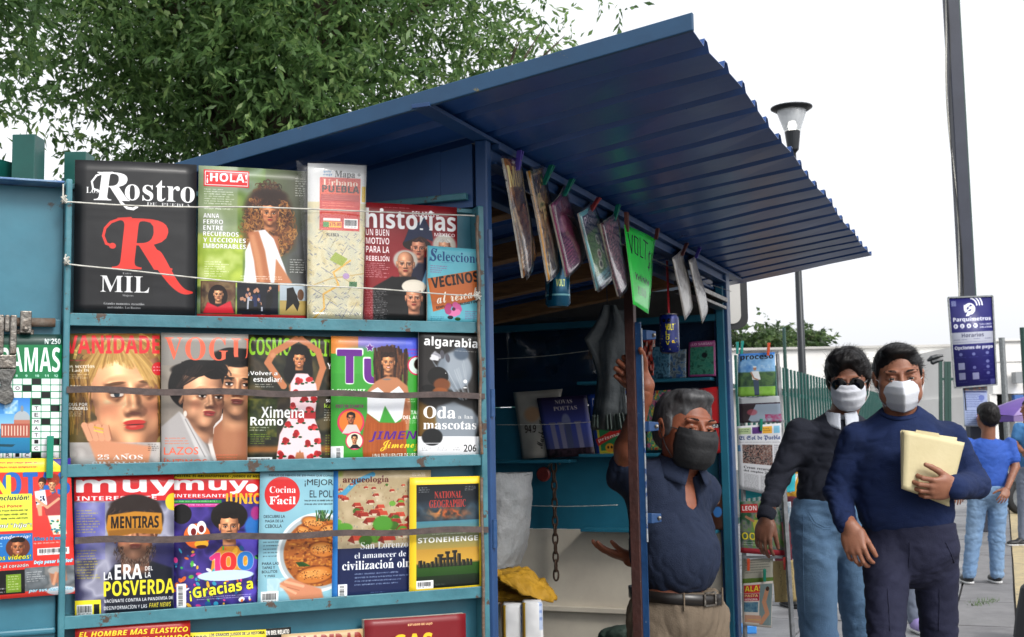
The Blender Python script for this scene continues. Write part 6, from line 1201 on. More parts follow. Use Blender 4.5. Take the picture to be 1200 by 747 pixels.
def i_kids():
    c = Cv(200, 280, '2a58a8'); c.blotch(0, 0, 1, 1, ['2a5ab0', '204a94'], .4, 2, 1.3); c.rect(.12, .3, .8, .95, 'c8c04a'); c.rect(.18, .34, .74, .9, '3a8a5a'); c.text('CRUCIGRAMAS Y', .1, .06, .95, .2, 'c8c4d0', 'b'); c.rect(.8, .05, 1, .25, '1c1c20'); c.text('IU', .82, .07, .98, .22, 'e8e8e8', 'b'); c.poly([(.05, .72), (.9, .50), (.94, .60), (.1, .83)], 'c8322a'); c.text('prisma', .12, .71, .75, .78, 'f0e8e0', 'b', rot=-.2); c.ell(.45, .86, .14, .1, 'd8a030', 1, .2); c.ell(.4, .85, .03, .03, '2a2a2a'); c.ell(.5, .85, .03, .03, '2a2a2a'); return c
def i_gen(bg, cols, t, seed, txt='e8e0d8'):
    c = Cv(160, 210, bg); c.blotch(0, 0, 1, 1, cols, .15, seed, 2.2); 
    if t: c.text(t, .08, .05, .92, .18, txt, 'b')
    return c.grain(.05)
G1 = 'magazines on the inner shelves'
IN = [
 ('grey printed sheet clipped crooked inside, first on the left', [(601, 460), (659, 456), (646, 536), (611, 538)], i_white(), .03, 'paper sheet'),
 ('dark blue poetry magazine with white columns, inside the kiosk', [(629, 467), (687, 463), (697, 534), (642, 537)], i_novas(), .045, 'magazine'),
 ('blue puzzle magazine half hidden behind the hanging grey bundle', [(688, 463), (735, 458), (737, 535), (699, 536)], i_kids(), .04, 'magazine'),
 ('magazine with black and red squares near the middle post, upper inner shelf', [(750, 393), (768, 391), (766, 440), (752, 441)], i_gen('c8b8a8', ['2a2a2a', 'c84a3a', 'd8d0c8'], '', 3), .06, 'magazine'),
 ('bluish comic standing left of the blue can\'s lower end, upper inner shelf', [(763, 407), (786, 406), (785, 443), (763, 445)], i_gen('4a7a94', ['3a6a86', '6a94a8', '2a4a60'], '', 5), .06, 'magazine'),
 ('grey and blue comic directly under the blue can, upper inner shelf', [(783, 412), (804, 409), (804, 443), (784, 444)], i_gen('7a8a94', ['5a6a78', '98a4a8', '3a6aa0'], '', 7), .055, 'magazine'),
 ('pink-framed magazine with green water scene, upper inner shelf', [(807, 401), (838, 399), (839, 441), (806, 442)], (lambda c: (c.rect(.07, .16, .93, .94, '3a7a6a'), c.blotch(.07, .16, .93, .94, ['2a6a5a', '5a9a84', '3a8a7a'], .1, 3, 2), c.text('¿LO SABÍAS?', .08, .03, .92, .13, 'e8c8d8', 'b'), c.ell(.6, .4, .1, .1, '1c2a30', 1, .4), c)[-1])(Cv(160, 210, 'a85a90')), .055, 'magazine'),
 ('colourful patterned magazine beside the vendor\'s ear, middle inner shelf', [(757, 459), (786, 457), (786, 527), (757, 528)], i_gen('c8a84a', ['c83a4a', 'e8c85a', '3a9a8a', 'd88a9a', '5a3a6a'], '', 4), .06, 'magazine'),
 ('red magazine behind the vendor\'s hair, middle inner shelf', [(786, 458), (822, 456), (822, 528), (786, 529)], i_gen('b02430', ['b82834', '9a1c28'], '', 9), .055, 'magazine'),
 ('plain bright red magazine right of the vendor\'s head, middle inner shelf', [(821, 456), (842, 453), (845, 531), (821, 532)], (lambda c: (c.rect(0, .55, 1, .62, '1c1c20'), c.text('vida', .4, .55, .9, .62, 'f0f0f0', 'b'), c)[-1])(Cv(160, 300, 'c82a34')), .05, 'magazine'),
 ('brown magazine with blue child figure, low inner shelf at right', [(831, 569), (850, 568), (850, 621), (833, 622)], (lambda c: (c.ell(.5, .6, .3, .3, '4a8ac8', 1, .3), c.ell(.5, .35, .15, .2, 'c8a890', 1, .3), c.micro(.2, .1, .9, .3, 4, 'e8e8e8'), c)[-1])(Cv(120, 300, '5a3a2c')), .05, 'magazine'),
]
for i, (lb, px, cv, off, cat_) in enumerate(IN):
    s_ = L_-off; sh = .0
    magazine(lb, px, cv, plane=EP(s_), thick=.003 if cat_ == 'magazine' else .0006, curl=.002 if i else .01, wave=.001 if i else .006, seed=40+i, cat=cat_, group=G1 if cat_ == 'magazine' else None, name='magazine' if cat_ == 'magazine' else 'paper_sheet')
# thin wires in front of the inner wall
for k, (a, b, lb) in enumerate((((582, 421), (700, 410), 'thin wire across the dark inner wall above the papers'), ((582, 498), (702, 494), 'thin wire holding the papers inside the kiosk'), ((600, 592), (724, 592), 'thin white cord across the teal inner wall above the cream panel'))):
    A, B = onE(*a, L_-.075), onE(*b, L_-.075); M_ = (A+B)/2-Vector((0, 0, .006)); cord([A, M_, B], 'inner_wire', lb, r=.0014, group='wires on the inner wall')
# crumpled plastic pinned over the dark panel
P = [onE(x, y, L_-.03) for x, y in [(592, 372), (704, 372), (704, 448), (592, 448)]]
tag(sheet('plastic_film', P, -UU, None, None, .0004, curl=.02, wave=.012, nu=20, nv=16, seed=9, m=clearm2), 'crumpled clear plastic film over the dark inner wall', 'plastic film')
# crumpled grey bundle of hanging newspapers/bags
gb = mat('dark_grey_cloth', hexc('3e4448'), .7, 0, hexc('5c6264'), 14, .5, 30); gb2 = mat('greenish_paper_edges', hexc('56665f'), .7, 0, hexc('2c3433'), 60, .5, 60, aniso=(1, 1, .1))
def onB(px, py, s=1.62, t=-.25): return hit(px, py, K(s, 0, 0), -UU)
root = thing('paper_bundle', 'dark bundle of folded papers hanging by a string beside the middle post', 'paper bundle', onB(712, 375))
q = MB()
left = [(708, 358), (700, 378), (686, 398), (696, 420), (702, 440), (698, 470), (694, 503)]; right = [(722, 358), (730, 380), (733, 405), (731, 432), (733, 460), (736, 480), (738, 500)]
n = len(left)
for ly in range(7):
    off = ly*.012; 
    vs = []
    for i in range(n):
        for k in range(9):
            f = k/8; a = onB(*left[i], 1.55+off); b = onB(*right[i], 1.55+off); p = a.lerp(b, f*(1-.07*ly)+.0)
            p = p-UU*(.014*math.sin(f*9+i*.9+ly)+.02*math.sin(f*3.1)*(i/n))+Vector((0, 0, .006*math.sin(f*14+ly)*(i == n-1))); vs.append(p)
    fs = [(i*9+k, i*9+k+1, (i+1)*9+k+1, (i+1)*9+k) for i in range(n-1) for k in range(8)]; q.add(vs, fs, 0)
o = q.build('folded_papers', gb, root, smooth=True, recalc=False); m_ = o.modifiers.new('t', 'SOLIDIFY'); m_.thickness = .003
q = MB()
for ly in range(16):
    a = onB(696+ly*2.6, 488-ly*.2, 1.54); b = onB(696+ly*2.9, 505-abs(ly-8)*.5, 1.535); q.bar(a-UU*(.01*math.sin(ly*1.3)), b-UU*(.012*math.sin(ly*1.3)+.004), .004, .03)
q.build('page_fan', gb2, root)
MB().tube([onB(712, 360), onB(711, 340), onB(711, 318)+Vector((0, 0, .02))], .0018, 6).build('string', MATS['wire_dark'], root)
# grey bag at the ceiling next to the bundle
P = [onB(702, 366, 1.75), onB(740, 362, 1.75), onB(738, 420, 1.75), onB(716, 400, 1.75)]
tag(sheet('grey_bag', P, -UU, None, None, .002, curl=.05, wave=.02, nu=14, nv=14, seed=4, m=mat('grey_plastic_bag', hexc('7c8286'), .35, 0, hexc('5c6266'), 10, .6, 20)), 'crumpled grey plastic bag hanging behind the dark paper bundle', 'plastic bag')
# chain with red padlock
ch = thing('hanging_chain', 'rusty link chain hanging on the teal inner wall', 'chain', onE(650, 546, L_-.06))
rc = mat('rusty_chain', hexc('3a2c26'), .55, .5, hexc('5a4436'), 60, .3, 80)
y = 548; k = 0; link0 = None
top = onE(649, 548, L_-.05); stepz = .0375
for i in range(13):
    c = top-Vector((0, 0, i*stepz)); ax = (-NN if i % 2 == 0 else UU)
    if i < 2:
        P = [c+ax*(.011*math.cos(a))+Vector((0, 0, .026*math.sin(a)*(1 if abs(math.sin(a)) < .7 else .95))) for a in [2*math.pi*j/14 for j in range(15)]]
        o = MB().tube(P, .0042, 6, cap=False).build('chain_link', rc, ch, smooth=True); (globals().__setitem__('lk%d' % i, o))
    else:
        s_o = lk0 if i % 2 == 0 else lk1; o = s_o.copy(); COL.objects.link(o); o.parent = ch; o.location = Vector((0, 0, -(i-(i % 2))*stepz))
pl = thing('red_padlock', 'dark red padlock hooked at the top of the chain', 'padlock', onE(638, 555, L_-.06))
MB().lathe(onE(637, 556, L_-.07), [(0, -.012), (.026, -.012), (.031, -.006), (.031, .006), (.026, .012), (0, .012)], 24, ax=-UU).build('lock_body', mat('red_lock', hexc('7a2a26'), .4, .3, hexc('4a1c1a'), 30), pl, smooth=False)
MB().tube([onE(641, 550, L_-.07), onE(645, 543, L_-.07), onE(651, 540, L_-.07), onE(655, 541, L_-.06), onE(656, 545, L_-.06)], .004, 8).build('shackle', ironm, pl, smooth=True)
# white sack standing at left, yellow cloth below it, paper roll pack
def blob(name, pts_l, pts_r, depth, m, parent=None, y=None, sf=None, wr=.012, seed=0, label=None, cat=None, freq=9, close=True):
    """soft bag: left and right outlines (pixels) on a plane s, given a belly and creases"""
    n = len(pts_l); K_ = 20; vs = []
    for i in range(n):
        a = hit(*pts_l[i], K(sf, 0, 0), -UU); b = hit(*pts_r[i], K(sf, 0, 0), -UU); c = (a+b)/2; h = (b-a)/2
        for k in range(K_):
            th = 2*math.pi*k/K_; p = c+h*math.cos(th)-UU*(depth*math.sin(th)*(.55 if i in (0, n-1) and close else 1))
            r = mnoise.noise(Vector((p.x*freq+seed, p.y*freq, p.z*freq)))+.5*mnoise.noise(Vector((p.x*freq*2.3+seed, p.y*freq*2, p.z*freq*3.1)))
            vs.append(p+(p-c).normalized()*wr*r)
    fs = [(i*K_+k, i*K_+(k+1) % K_, (i+1)*K_+(k+1) % K_, (i+1)*K_+k) for i in range(n-1) for k in range(K_)]
    if close: fs += [tuple(range(K_)), tuple((n-1)*K_+k for k in range(K_))]
    o = MB().add(vs, fs).build(name, m, parent, smooth=True, loc=None if parent else hit(*pts_l[-1], K(sf, 0, 0), -UU))
    ss_ = o.modifiers.new('s', 'SUBSURF'); ss_.levels = 3; ss_.render_levels = 3
    tx = bpy.data.textures.new(name+'_crease', 'CLOUDS'); tx.noise_scale = .055; tx.noise_type = 'HARD_NOISE' if 'fold' in name else 'SOFT_NOISE'; dm = o.modifiers.new('c', 'DISPLACE'); dm.texture = tx; dm.strength = wr*(1.5 if 'fold' in name else 1.1); dm.texture_coords = 'LOCAL'
    if label: tag(o, label, cat)
    return o
sackm = mat('white_woven_sack', hexc('9c9ea0'), .6, 0, hexc('84888a'), 10, .4, 90); yel = mat('yellow_cloth', hexc('b88a14'), .75, 0, hexc('96700e'), 8, .4, 60)
SF = 1.35
sk_ = blob('white_sack', [(560, 556), (560, 566), (561, 590), (562, 620), (565, 645), (566, 664)], [(620, 554), (621, 564), (622, 585), (618, 612), (616, 640), (606, 663)], .13, sackm, None, sf=SF, wr=.016, seed=3, label='white woven sack standing on yellow cloth', cat='sack', close=False)
MB().tube([hit(565+i*4.2, 556-2*math.sin(i), K(SF, 0, 0), -UU)-UU*(.11*math.sin(i/13*3.14)) for i in range(14)], .005, 6).build('rolled_rim', sackm, sk_, smooth=True)
yc = thing('yellow_cloth_pile', 'folded mustard yellow cloth pile under the white sack', 'cloth', hit(580, 712, K(SF, 0, 0), -UU))
blob('fold', [(562, 664), (560, 676), (560, 690), (562, 704)], [(612, 668), (628, 680), (640, 696), (644, 709)], .16, yel, yc, sf=SF, wr=.03, seed=8, freq=14)
blob('fold', [(566, 668), (580, 676), (596, 684), (606, 690)], [(606, 664), (628, 674), (650, 700), (648, 712)], .10, yel, yc, sf=SF-.16, wr=.02, seed=12, freq=16)
blob('fold', [(558, 690), (558, 697), (560, 706)], [(600, 684), (622, 694), (634, 704)], .13, yel, yc, sf=SF-.12, wr=.02, seed=2, freq=16)
MB().box(K, (SF-.35, -.62, .04), (SF+.25, -.02, .50)).build('stool', mat('hidden_crate_wood', hexc('5a4a38'), .7), kiosk)
sh_ = K.inv(hit(600, 710, K(SF, 0, 0), -UU))[2]
# toilet-paper style pack: white wrap with yellow and blue prints
def packart():
    c = Cv(220, 260, 'dcdcdc'); c.blotch(0, 0, 1, 1, ['e4e4e4', 'cfd0d2'], .2, 3, 1.6); c.rect(.08, .12, .36, .6, 'b89a30'); c.ell(.2, .35, .08, .14, '8a6a1c', 1, .4); c.rect(.62, .1, .86, .42, 'b8c4d8'); c.micro(.64, .14, .84, .38, 5, '3a5aa8'); c.ell(.72, .78, .1, .1, '2a58b0', 1, .15); c.rect(.66, .70, .82, .86, '2a58b0'); c.micro(.1, .68, .4, .8, 2, '2a58b0'); return c
pk = thing('paper_roll_pack', 'white wrapped pack of paper rolls with yellow and blue prints', 'pack', hit(613, 760, K(SF-.28, 0, 0), -UU))
for (x0, x1, y0, y1) in ((589, 614, 706, 800), (612, 635, 703, 798)):
    vs = []; uv = []; me = bpy.data.meshes.new('roll'); n = 18
    A = [hit(x0, y0, K(SF-.22, 0, 0), -UU), hit(x1, y0, K(SF-.22, 0, 0), -UU)]; r_ = (A[1]-A[0]).length/2; c = (A[0]+A[1])/2
    zb = hit(x0, y1, K(SF-.22, 0, 0), -UU).z
    for j in range(5):
        z = [zb, zb+.01, (zb+c.z)/2, c.z-.01, c.z][j]; f = [.8, 1, 1.02, 1, .82][j]
        for k in range(n+1): a = 2*math.pi*k/n; qx, qy = (math.copysign(abs(math.cos(a))**.45, math.cos(a)), math.copysign(abs(math.sin(a))**.45, math.sin(a))); vs.append(Vector((c.x+qx*r_*f, c.y+qy*r_*f, z))-parent_loc(pk)); uv.append((k/n*2 % 1.0001, j/4))
    fs = [(j*(n+1)+k, j*(n+1)+k+1, (j+1)*(n+1)+k+1, (j+1)*(n+1)+k) for j in range(4) for k in range(n)]+[tuple(4*(n+1)+k for k in range(n))]
    me.from_pydata([tuple(v) for v in vs], [], fs); ul = me.uv_layers.new(name='UVMap'); lp = np.empty(len(me.loops), int); me.loops.foreach_get('vertex_index', lp); ul.data.foreach_set('uv', np.array(uv)[lp].ravel())
    if 'pack_m' not in MATS: MATS['pack_m'] = print_mat('pack_print', packart(), rough=.3, bump=.6)
    me.materials.append(MATS['pack_m']); me.polygons.foreach_set('use_smooth', [True]*len(fs)); o = bpy.data.objects.new('wrapped_roll', me); COL.objects.link(o); o.parent = pk
# dark green rolled cloth low at the vendor's knee
blob('dark_green_bag', [(700, 738), (702, 745), (700, 752)], [(745, 728), (752, 740), (750, 756)], .06, mat('dark_green_cloth', hexc('26352f'), .7, 0, hexc('3a4a42'), 14, .5, 30), None, sf=1.9, wr=.02, seed=22, label='crumpled dark green bag low beside the middle post', cat='bag')
# ================================================================== TREES
leafs = []
def leaf_mat(name, c1, c2, c3):
    m = bpy.data.materials.new(name); m.use_nodes = True; N, L = nodes(m); p = N['Principled BSDF']; p.inputs['Roughness'].default_value = .45
    g = N.new('ShaderNodeObjectInfo'); at_ = N.new('ShaderNodeAttribute'); at_.attribute_name = 'tint'; cr = N.new('ShaderNodeValToRGB'); L.new(at_.outputs['Fac'], cr.inputs[0])
    cr.color_ramp.elements[0].color = (*c1, 1); cr.color_ramp.elements[1].color = (*c3, 1); e = cr.color_ramp.elements.new(.55); e.color = (*c2, 1); L.new(cr.outputs[0], p.inputs['Base Color'])
    tr = N.new('ShaderNodeBsdfTranslucent'); L.new(cr.outputs[0], tr.inputs[0]); mxs = N.new('ShaderNodeMixShader'); mxs.inputs[0].default_value = .55; o = [n for n in N if n.type == 'OUTPUT_MATERIAL'][0]
    L.new(p.outputs[0], mxs.inputs[1]); L.new(tr.outputs[0], mxs.inputs[2]); L.new(mxs.outputs[0], o.inputs[0]); return m
leafm = leaf_mat('ash_leaves', (.065, .135, .045), (.15, .275, .085), (.30, .43, .14)); barkm = mat('bark', hexc('3c332a'), .9, 0, hexc('554a3c'), 12, .8, 30)
def limb(q, p, d, r, ln, depth, rg, tips, spread=.55, grav=.0, seg=5):
    pts = [Vector(p)]; rs = [r]; d = Vector(d).normalized()
    for i in range(seg):
        d = (d+Vector((rg.gauss(0, .12), rg.gauss(0, .12), rg.gauss(0, .08)-grav))).normalized(); pts.append(pts[-1]+d*(ln/seg)); rs.append(r*(1-.55*(i+1)/seg))
    q.tube(pts, rs, 6 if r > .03 else 4, cap=False)
    if depth == 0: tips.append((pts[-1], d)); tips.append((pts[-3], d)); return
    for k in range(3 if depth > 1 else 4):
        i = rg.randint(2, seg) if k else seg
        a = Vector((rg.gauss(0, 1), rg.gauss(0, 1), rg.gauss(0, .8))); nd = (d+a.normalized()*spread*rg.uniform(.6, 1.4)).normalized()
        limb(q, pts[i], nd, rs[i]*.75, ln*rg.uniform(.6, .8), depth-1, rg, tips, spread, grav, max(3, seg-1))
def make_leaves(centers, n, ln, wd, rg, vol=None, droop=.5):
    """n leaf blades scattered in sprays; returns verts, faces, tint"""
    c = np.array([tuple(x[0]) for x in centers]); idx = rg.integers(0, len(c), n)
    sp = np.array([x[2] for x in centers]); tn = np.array([x[3] for x in centers])
    # sprays: leaves ride on short drooping twigs
    nt = max(1, n//9); tw = rg.integers(0, len(c), nt); base = c[tw]+rg.normal(0, 1, (nt, 3))*sp[tw][:, None]*[1, 1, .8]
    td = rg.normal(0, 1, (nt, 3)); td[:, 2] = td[:, 2]*.5-droop; td /= np.linalg.norm(td, axis=1)[:, None]
    w_ = rg.integers(0, nt, n); f = rg.random(n); pos = base[w_]+td[w_]*(f*ln*3.4)[:, None]
    side = rg.normal(0, 1, (n, 3)); d = td[w_]*.75+side*.5; d[:, 2] -= .25; d /= np.linalg.norm(d, axis=1)[:, None]
    nn = rg.normal(0, 1, (n, 3)); nn[:, 2] += .8; wv = np.cross(d, nn); wv /= np.linalg.norm(wv, axis=1)[:, None]+1e-9
    L = ln*rg.uniform(.4, 1.3, n)[:, None]; Wd = wd*rg.uniform(.7, 1.2, n)[:, None]
    up = np.cross(wv, d); mid = pos+d*L*.45+up*L*.05; tip = pos+d*L-up*L*.06
    V = np.stack([pos, mid+wv*Wd, tip, mid-wv*Wd], 1).reshape(-1, 3); T = np.clip(tn[tw][w_]+rg.normal(0, .16, n)+(rg.random(n) < .06)*.35, 0, 1)
    return V, np.repeat(T, 4)
def leaf_obj(name, V, T, m, parent):
    n = len(V)//4; me = bpy.data.meshes.new(name); me.vertices.add(4*n); me.vertices.foreach_set('co', (V-np.array(parent_loc(parent))).astype(np.float32).ravel())
    me.loops.add(4*n); me.loops.foreach_set('vertex_index', np.arange(4*n, dtype=np.int32)); me.polygons.add(n); me.polygons.foreach_set('loop_start', np.arange(0, 4*n, 4, dtype=np.int32)); me.update(calc_edges=True)
    a = me.attributes.new('tint', 'FLOAT', 'POINT'); a.data.foreach_set('value', T.astype(np.float32)); me.materials.append(m); o = bpy.data.objects.new(name, me); COL.objects.link(o); o.parent = parent; return o
def tree(name, label, base, crown, trunk_r, n, ln, wd, seed, m=leafm, limbs=8, dens=None, droop=.5, group=None, ndens=1.0):
    rg = random.Random(seed); ng = np.random.default_rng(seed); base = Vector(base); root = thing(name, label, 'tree', base, group)
    cc, cr = Vector(crown[0]), crown[1]; q = MB(); fork = base.lerp(Vector((cc.x, cc.y, base.z)), .3); fork.z = max(base.z+.5, cc.z-cr[2]*.75)
    q.tube([base, base.lerp(fork, .5)+Vector((.08, 0, 0)), fork], [trunk_r, trunk_r*.8, trunk_r*.7], 10); tips = []
    bq = MB()
    for i in range(limbs):
        a = 2*math.pi*i/limbs+rg.uniform(-.3, .3); el = rg.uniform(.1, 1.2); t = cc+Vector((cr[0]*math.cos(a)*math.cos(el)*.6, cr[1]*math.sin(a)*math.cos(el)*.6, cr[2]*math.sin(el)*.6)); limb(bq, fork, t-fork, trunk_r*.5, (t-fork).length, 2, rg, tips)
    q.build('trunk', barkm, root, smooth=True); bq.build('branch', barkm, root, smooth=True)
    cen = []
    k = 0
    while len(cen) < dens:
        v = Vector((rg.uniform(-1, 1), rg.uniform(-1, 1), rg.uniform(-1, 1)))
        if v.length > 1: continue
        edge = v.length; nz = mnoise.noise(Vector((v.x*2.2+seed, v.y*2.2, v.z*2.2)))
        if edge > .72+nz*.5: continue
        if mnoise.noise(Vector((v.x*3.5, v.y*3.5+seed, v.z*3.5))) < -.10: continue
        p = cc+Vector((v.x*cr[0], v.y*cr[1], v.z*cr[2])); cen.append((p, None, .17*min(cr)*rg.uniform(.6, 1.3)*ndens, .42+rg.gauss(0, .22)))
    for (p, d) in tips: cen.append((p, None, .12*min(cr)*ndens, .5+rg.gauss(0, .2)))
    V, T = make_leaves(cen, n, ln, wd, ng, droop=droop); o = leaf_obj('leaves', V, T, m, root); return root
# main ash tree behind the fence, its crown fills the top left of the picture
cA = aty(335, 40, 9.5)
tree('ash_tree', 'large leafy tree filling the sky behind the fence and kiosk roof', (cA.x-.3, 9.6, 0), (cA+Vector((-.25, .4, .27)), (2.4, 1.9, 1.9)), .2, 112000, .088, .0155, 5, dens=520, limbs=10)
cB = aty(-30, -40, 6.5)
tree('ash_tree', 'second tree whose branches enter at the top left corner', (cB.x-1.3, 6.9, 0), (cB+Vector((-.35, 0, -.05)), (1.15, .95, 1.2)), .15, 32000, .09, .013, 8, dens=130, limbs=6)
# stray sprig right of the crown
rg = random.Random(3); sp = thing('leafy_sprig', 'sparse leafy branch tip rising above the roof edge', 'branch', aty(585, 100, 9.2)); q = MB(); tp = []
for (x, y) in ((607, 45), (640, 28), (662, 42), (625, 55), (655, 50), (612, 38)):
    P = [aty(585, 105, 9.2), aty((585+x)/2, (105+y)/2+4, 9.2), aty(x, y, 9.2+rg.uniform(-.2, .2))]; q.tube(P, [.014, .008, .003], 5); tp.append((P[2], None, .06, .6)); tp.append((P[1].lerp(P[2], .6), None, .05, .5))
q.build('twig', barkm, sp, smooth=True); V, T = make_leaves(tp, 170, .09, .013, np.random.default_rng(4)); leaf_obj('leaves', V, T, leafm, sp)
# ================================================================== FARTHER SETTING
conc = mat('cream_render_wall', hexc('e8e7e4'), .85, 0, hexc('dad8d4'), .6, .1, 12)
conc2 = mat('grey_render_wall', hexc('c0beba'), .85, 0, hexc('aaa8a4'), .6, .1, 12)
darkv = mat('dark_opening', hexc('24262a'), .5); glassd = mat('shop_glass', hexc('2a3036'), .1, spec=.8)
greens = mat('green_sign', hexc('2cb04a'), .4); steelg = mat('galvanised_steel', hexc('8b8f90'), .45, .6, hexc('6d7072'), 20)
dgreen = mat('dark_green_steel', hexc('1c4038'), .4)
YB = 46.0
store = thing('supermarket_building', 'long low pale supermarket hall with green lettering behind the fence', 'building', aty(1000, 520, YB))
def bb(x0, y0, x1, y1, Y, dep, name, m, parent, bevel=0, dz=0):
    a = aty(x0, y1, Y); b = aty(x1, y0, Y); c = aty(x0, y0, Y)
    return MB().box(WF, (a.x, Y, a.z), (b.x, Y+dep, c.z)).build(name, m, parent, bevel=bevel)
bb(840, 411, 1162, 457, YB, 14, 'wall', conc, store)
bb(840, 457.3, 1162, 556, YB+.6, 13, 'lower_wall', conc2, store); bb(838, 408.5, 1163, 411.2, YB-.15, 14.3, 'parapet', conc2, store)
for (x0, x1) in ((1086, 1100), (1135, 1160)): bb(x0, 468, x1, 520, YB+.45, .12, 'window', glassd, store)
def greenletter(t, x0, y0, x1, y1, Y):
    seg = outline(t, 'b'); c = bpy.data.curves.new('lettering', 'FONT'); c.body = fancy(t, 'b'); c.extrude = .08; o = bpy.data.objects.new('sign_lettering', c); COL.objects.link(o)
    p = seg.reshape(-1, 2); mn, mxx = p.min(0), p.max(0); a = aty(x0, y1, Y); b = aty(x1, y0, Y); sx = (b.x-a.x)/(mxx[0]-mn[0]); sz = (b.z-a.z)/(mxx[1]-mn[1])
    dg = bpy.context.evaluated_depsgraph_get(); c.materials.append(greens); me = bpy.data.meshes.new_from_object(o.evaluated_get(dg)); bpy.data.objects.remove(o)
    for v in me.vertices: v.co = Vector((a.x+(v.co.x-mn[0])*sx, Y-v.co.z, a.z+(v.co.y-mn[1])*sz))-parent_loc(store)
    me.materials.clear(); me.materials.append(greens); o = bpy.data.objects.new('sign_lettering', me); COL.objects.link(o); o.parent = store
greenletter('BA', 924, 423, 949, 438, YB-.12)
greenletter('CEL', 1083, 433, 1103, 442, YB-.12); bb(1103, 432, 1112, 442.5, YB-.1, .09, 'sign_block', greens, store)
sb = thing('corner_building', 'taller pale building at the right edge with a dark shop opening', 'building', aty(1180, 520, 34))
bb(1164, 398, 1290, 462, 34, 12, 'wall', conc, sb); bb(1164, 399.5, 1290, 400.6, 33.93, .06, 'coping', conc2, sb)
bb(1164, 462.3, 1168, 540, 34.05, 11, 'pier', conc, sb); bb(1168.2, 462.3, 1192, 540, 34.8, 10, 'shop_opening', darkv, sb); bb(1192.2, 462.3, 1290, 540, 34.05, 11, 'wall', conc2, sb); bb(1190, 463, 1202, 480, 33.8, .2, 'blue_shutter', mat('blue_shutter', hexc('3a62a8'), .5), sb)
bb(1191, 436, 1201, 449, 33.6, .3, 'air_vent', mat('vent_grey', hexc('8a8d90'), .5), sb)
for y in (424,): bb(1164, y, 1290, y+.5, 33.97, .05, 'joint', conc2, sb)
# distant tree line
lf2 = leaf_mat('far_leaves', (.04, .07, .03), (.08, .14, .05), (.17, .25, .08))
for i, (px, py, rx, rz_, Y) in enumerate(((872, 410, 1.7, .45, 70), (893, 405, 1.6, .75, 68), (914, 408, 1.5, .55, 72), (932, 407, 1.2, .6, 70), (948, 410, .6, .35, 72), (853, 409, 2.0, .7, 69))):
    c = aty(px, py, Y); tree('distant_tree', ['low tree crown beyond the supermarket roof beside the kiosk post', 'tallest distant tree crown beyond the supermarket roof', 'rounded distant tree crown left of the lamp pole', 'distant tree crown right of the thin pole', 'small distant treetop farthest right over the roof', 'distant tree crown partly hidden by the kiosk post'][i], (c.x, Y, 0), (c, (rx, 1.6, rz_)), .2, 2600, .32, .10, 30+i, m=lf2, limbs=4, dens=60, group='distant trees over the supermarket roof', ndens=1.1)
# street lamp behind the fence
lampb = mat('black_lamp_metal', hexc('22262a'), .4, .3)
YL = 21.0
def lamp_post():
    b = aty(944, 520, YL); top = aty(929.5, 176, YL); b.x = top.x; b.z = 0
    r = thing('street_lamp', 'tall park lamp with a flared glass head above the awning edge', 'street lamp', b)
    MB().tube([b, Vector((b.x, b.y, 1.2)), top], [.085, .075, .05], 14).build('pole', lampb, r, smooth=True)
    h = top; sc_ = YL/F_
    MB().lathe(h, [(.0, -.05), (.055, -.05), (.10, .0), (.14, .33), (.13, .34), (0, .34)], 20).build('lamp_base', lampb, r, smooth=False)
    gl = mat('lamp_glass', hexc('c8ccd0'), .15, spec=.8, alpha=.55); MB().lathe(h+Vector((0, 0, .345)), [(.145, 0), (.265, .36), (.26, .365), (.14, .005)], 24).build('lamp_glass', gl, r, smooth=True)
    MB().lathe(h+Vector((0, 0, .44)), [(0, -.09), (.06, -.07), (.085, .0), (.06, .08), (0, .10)], 16).build('bulb', mat('lit_bulb', (1, 1, 1), .3, emit=((1, .97, .88), 4)), r, smooth=True)
    MB().lathe(h+Vector((0, 0, .715)), [(0, -.005), (.30, .0), (.37, .045), (.37, .065), (.26, .09), (0, .10)], 24).build('lamp_cap', lampb, r)
lamp_post()
# thin pole
t0 = aty(918.5, 384, 30); tag(MB().tube([(t0.x, 30, 0), (t0.x, 30, t0.z)], .045, 8).build('thin_pole', dgreen, loc=(t0.x, 30, 0)), 'thin dark pole with a small cap left of the lamp pole', 'pole')
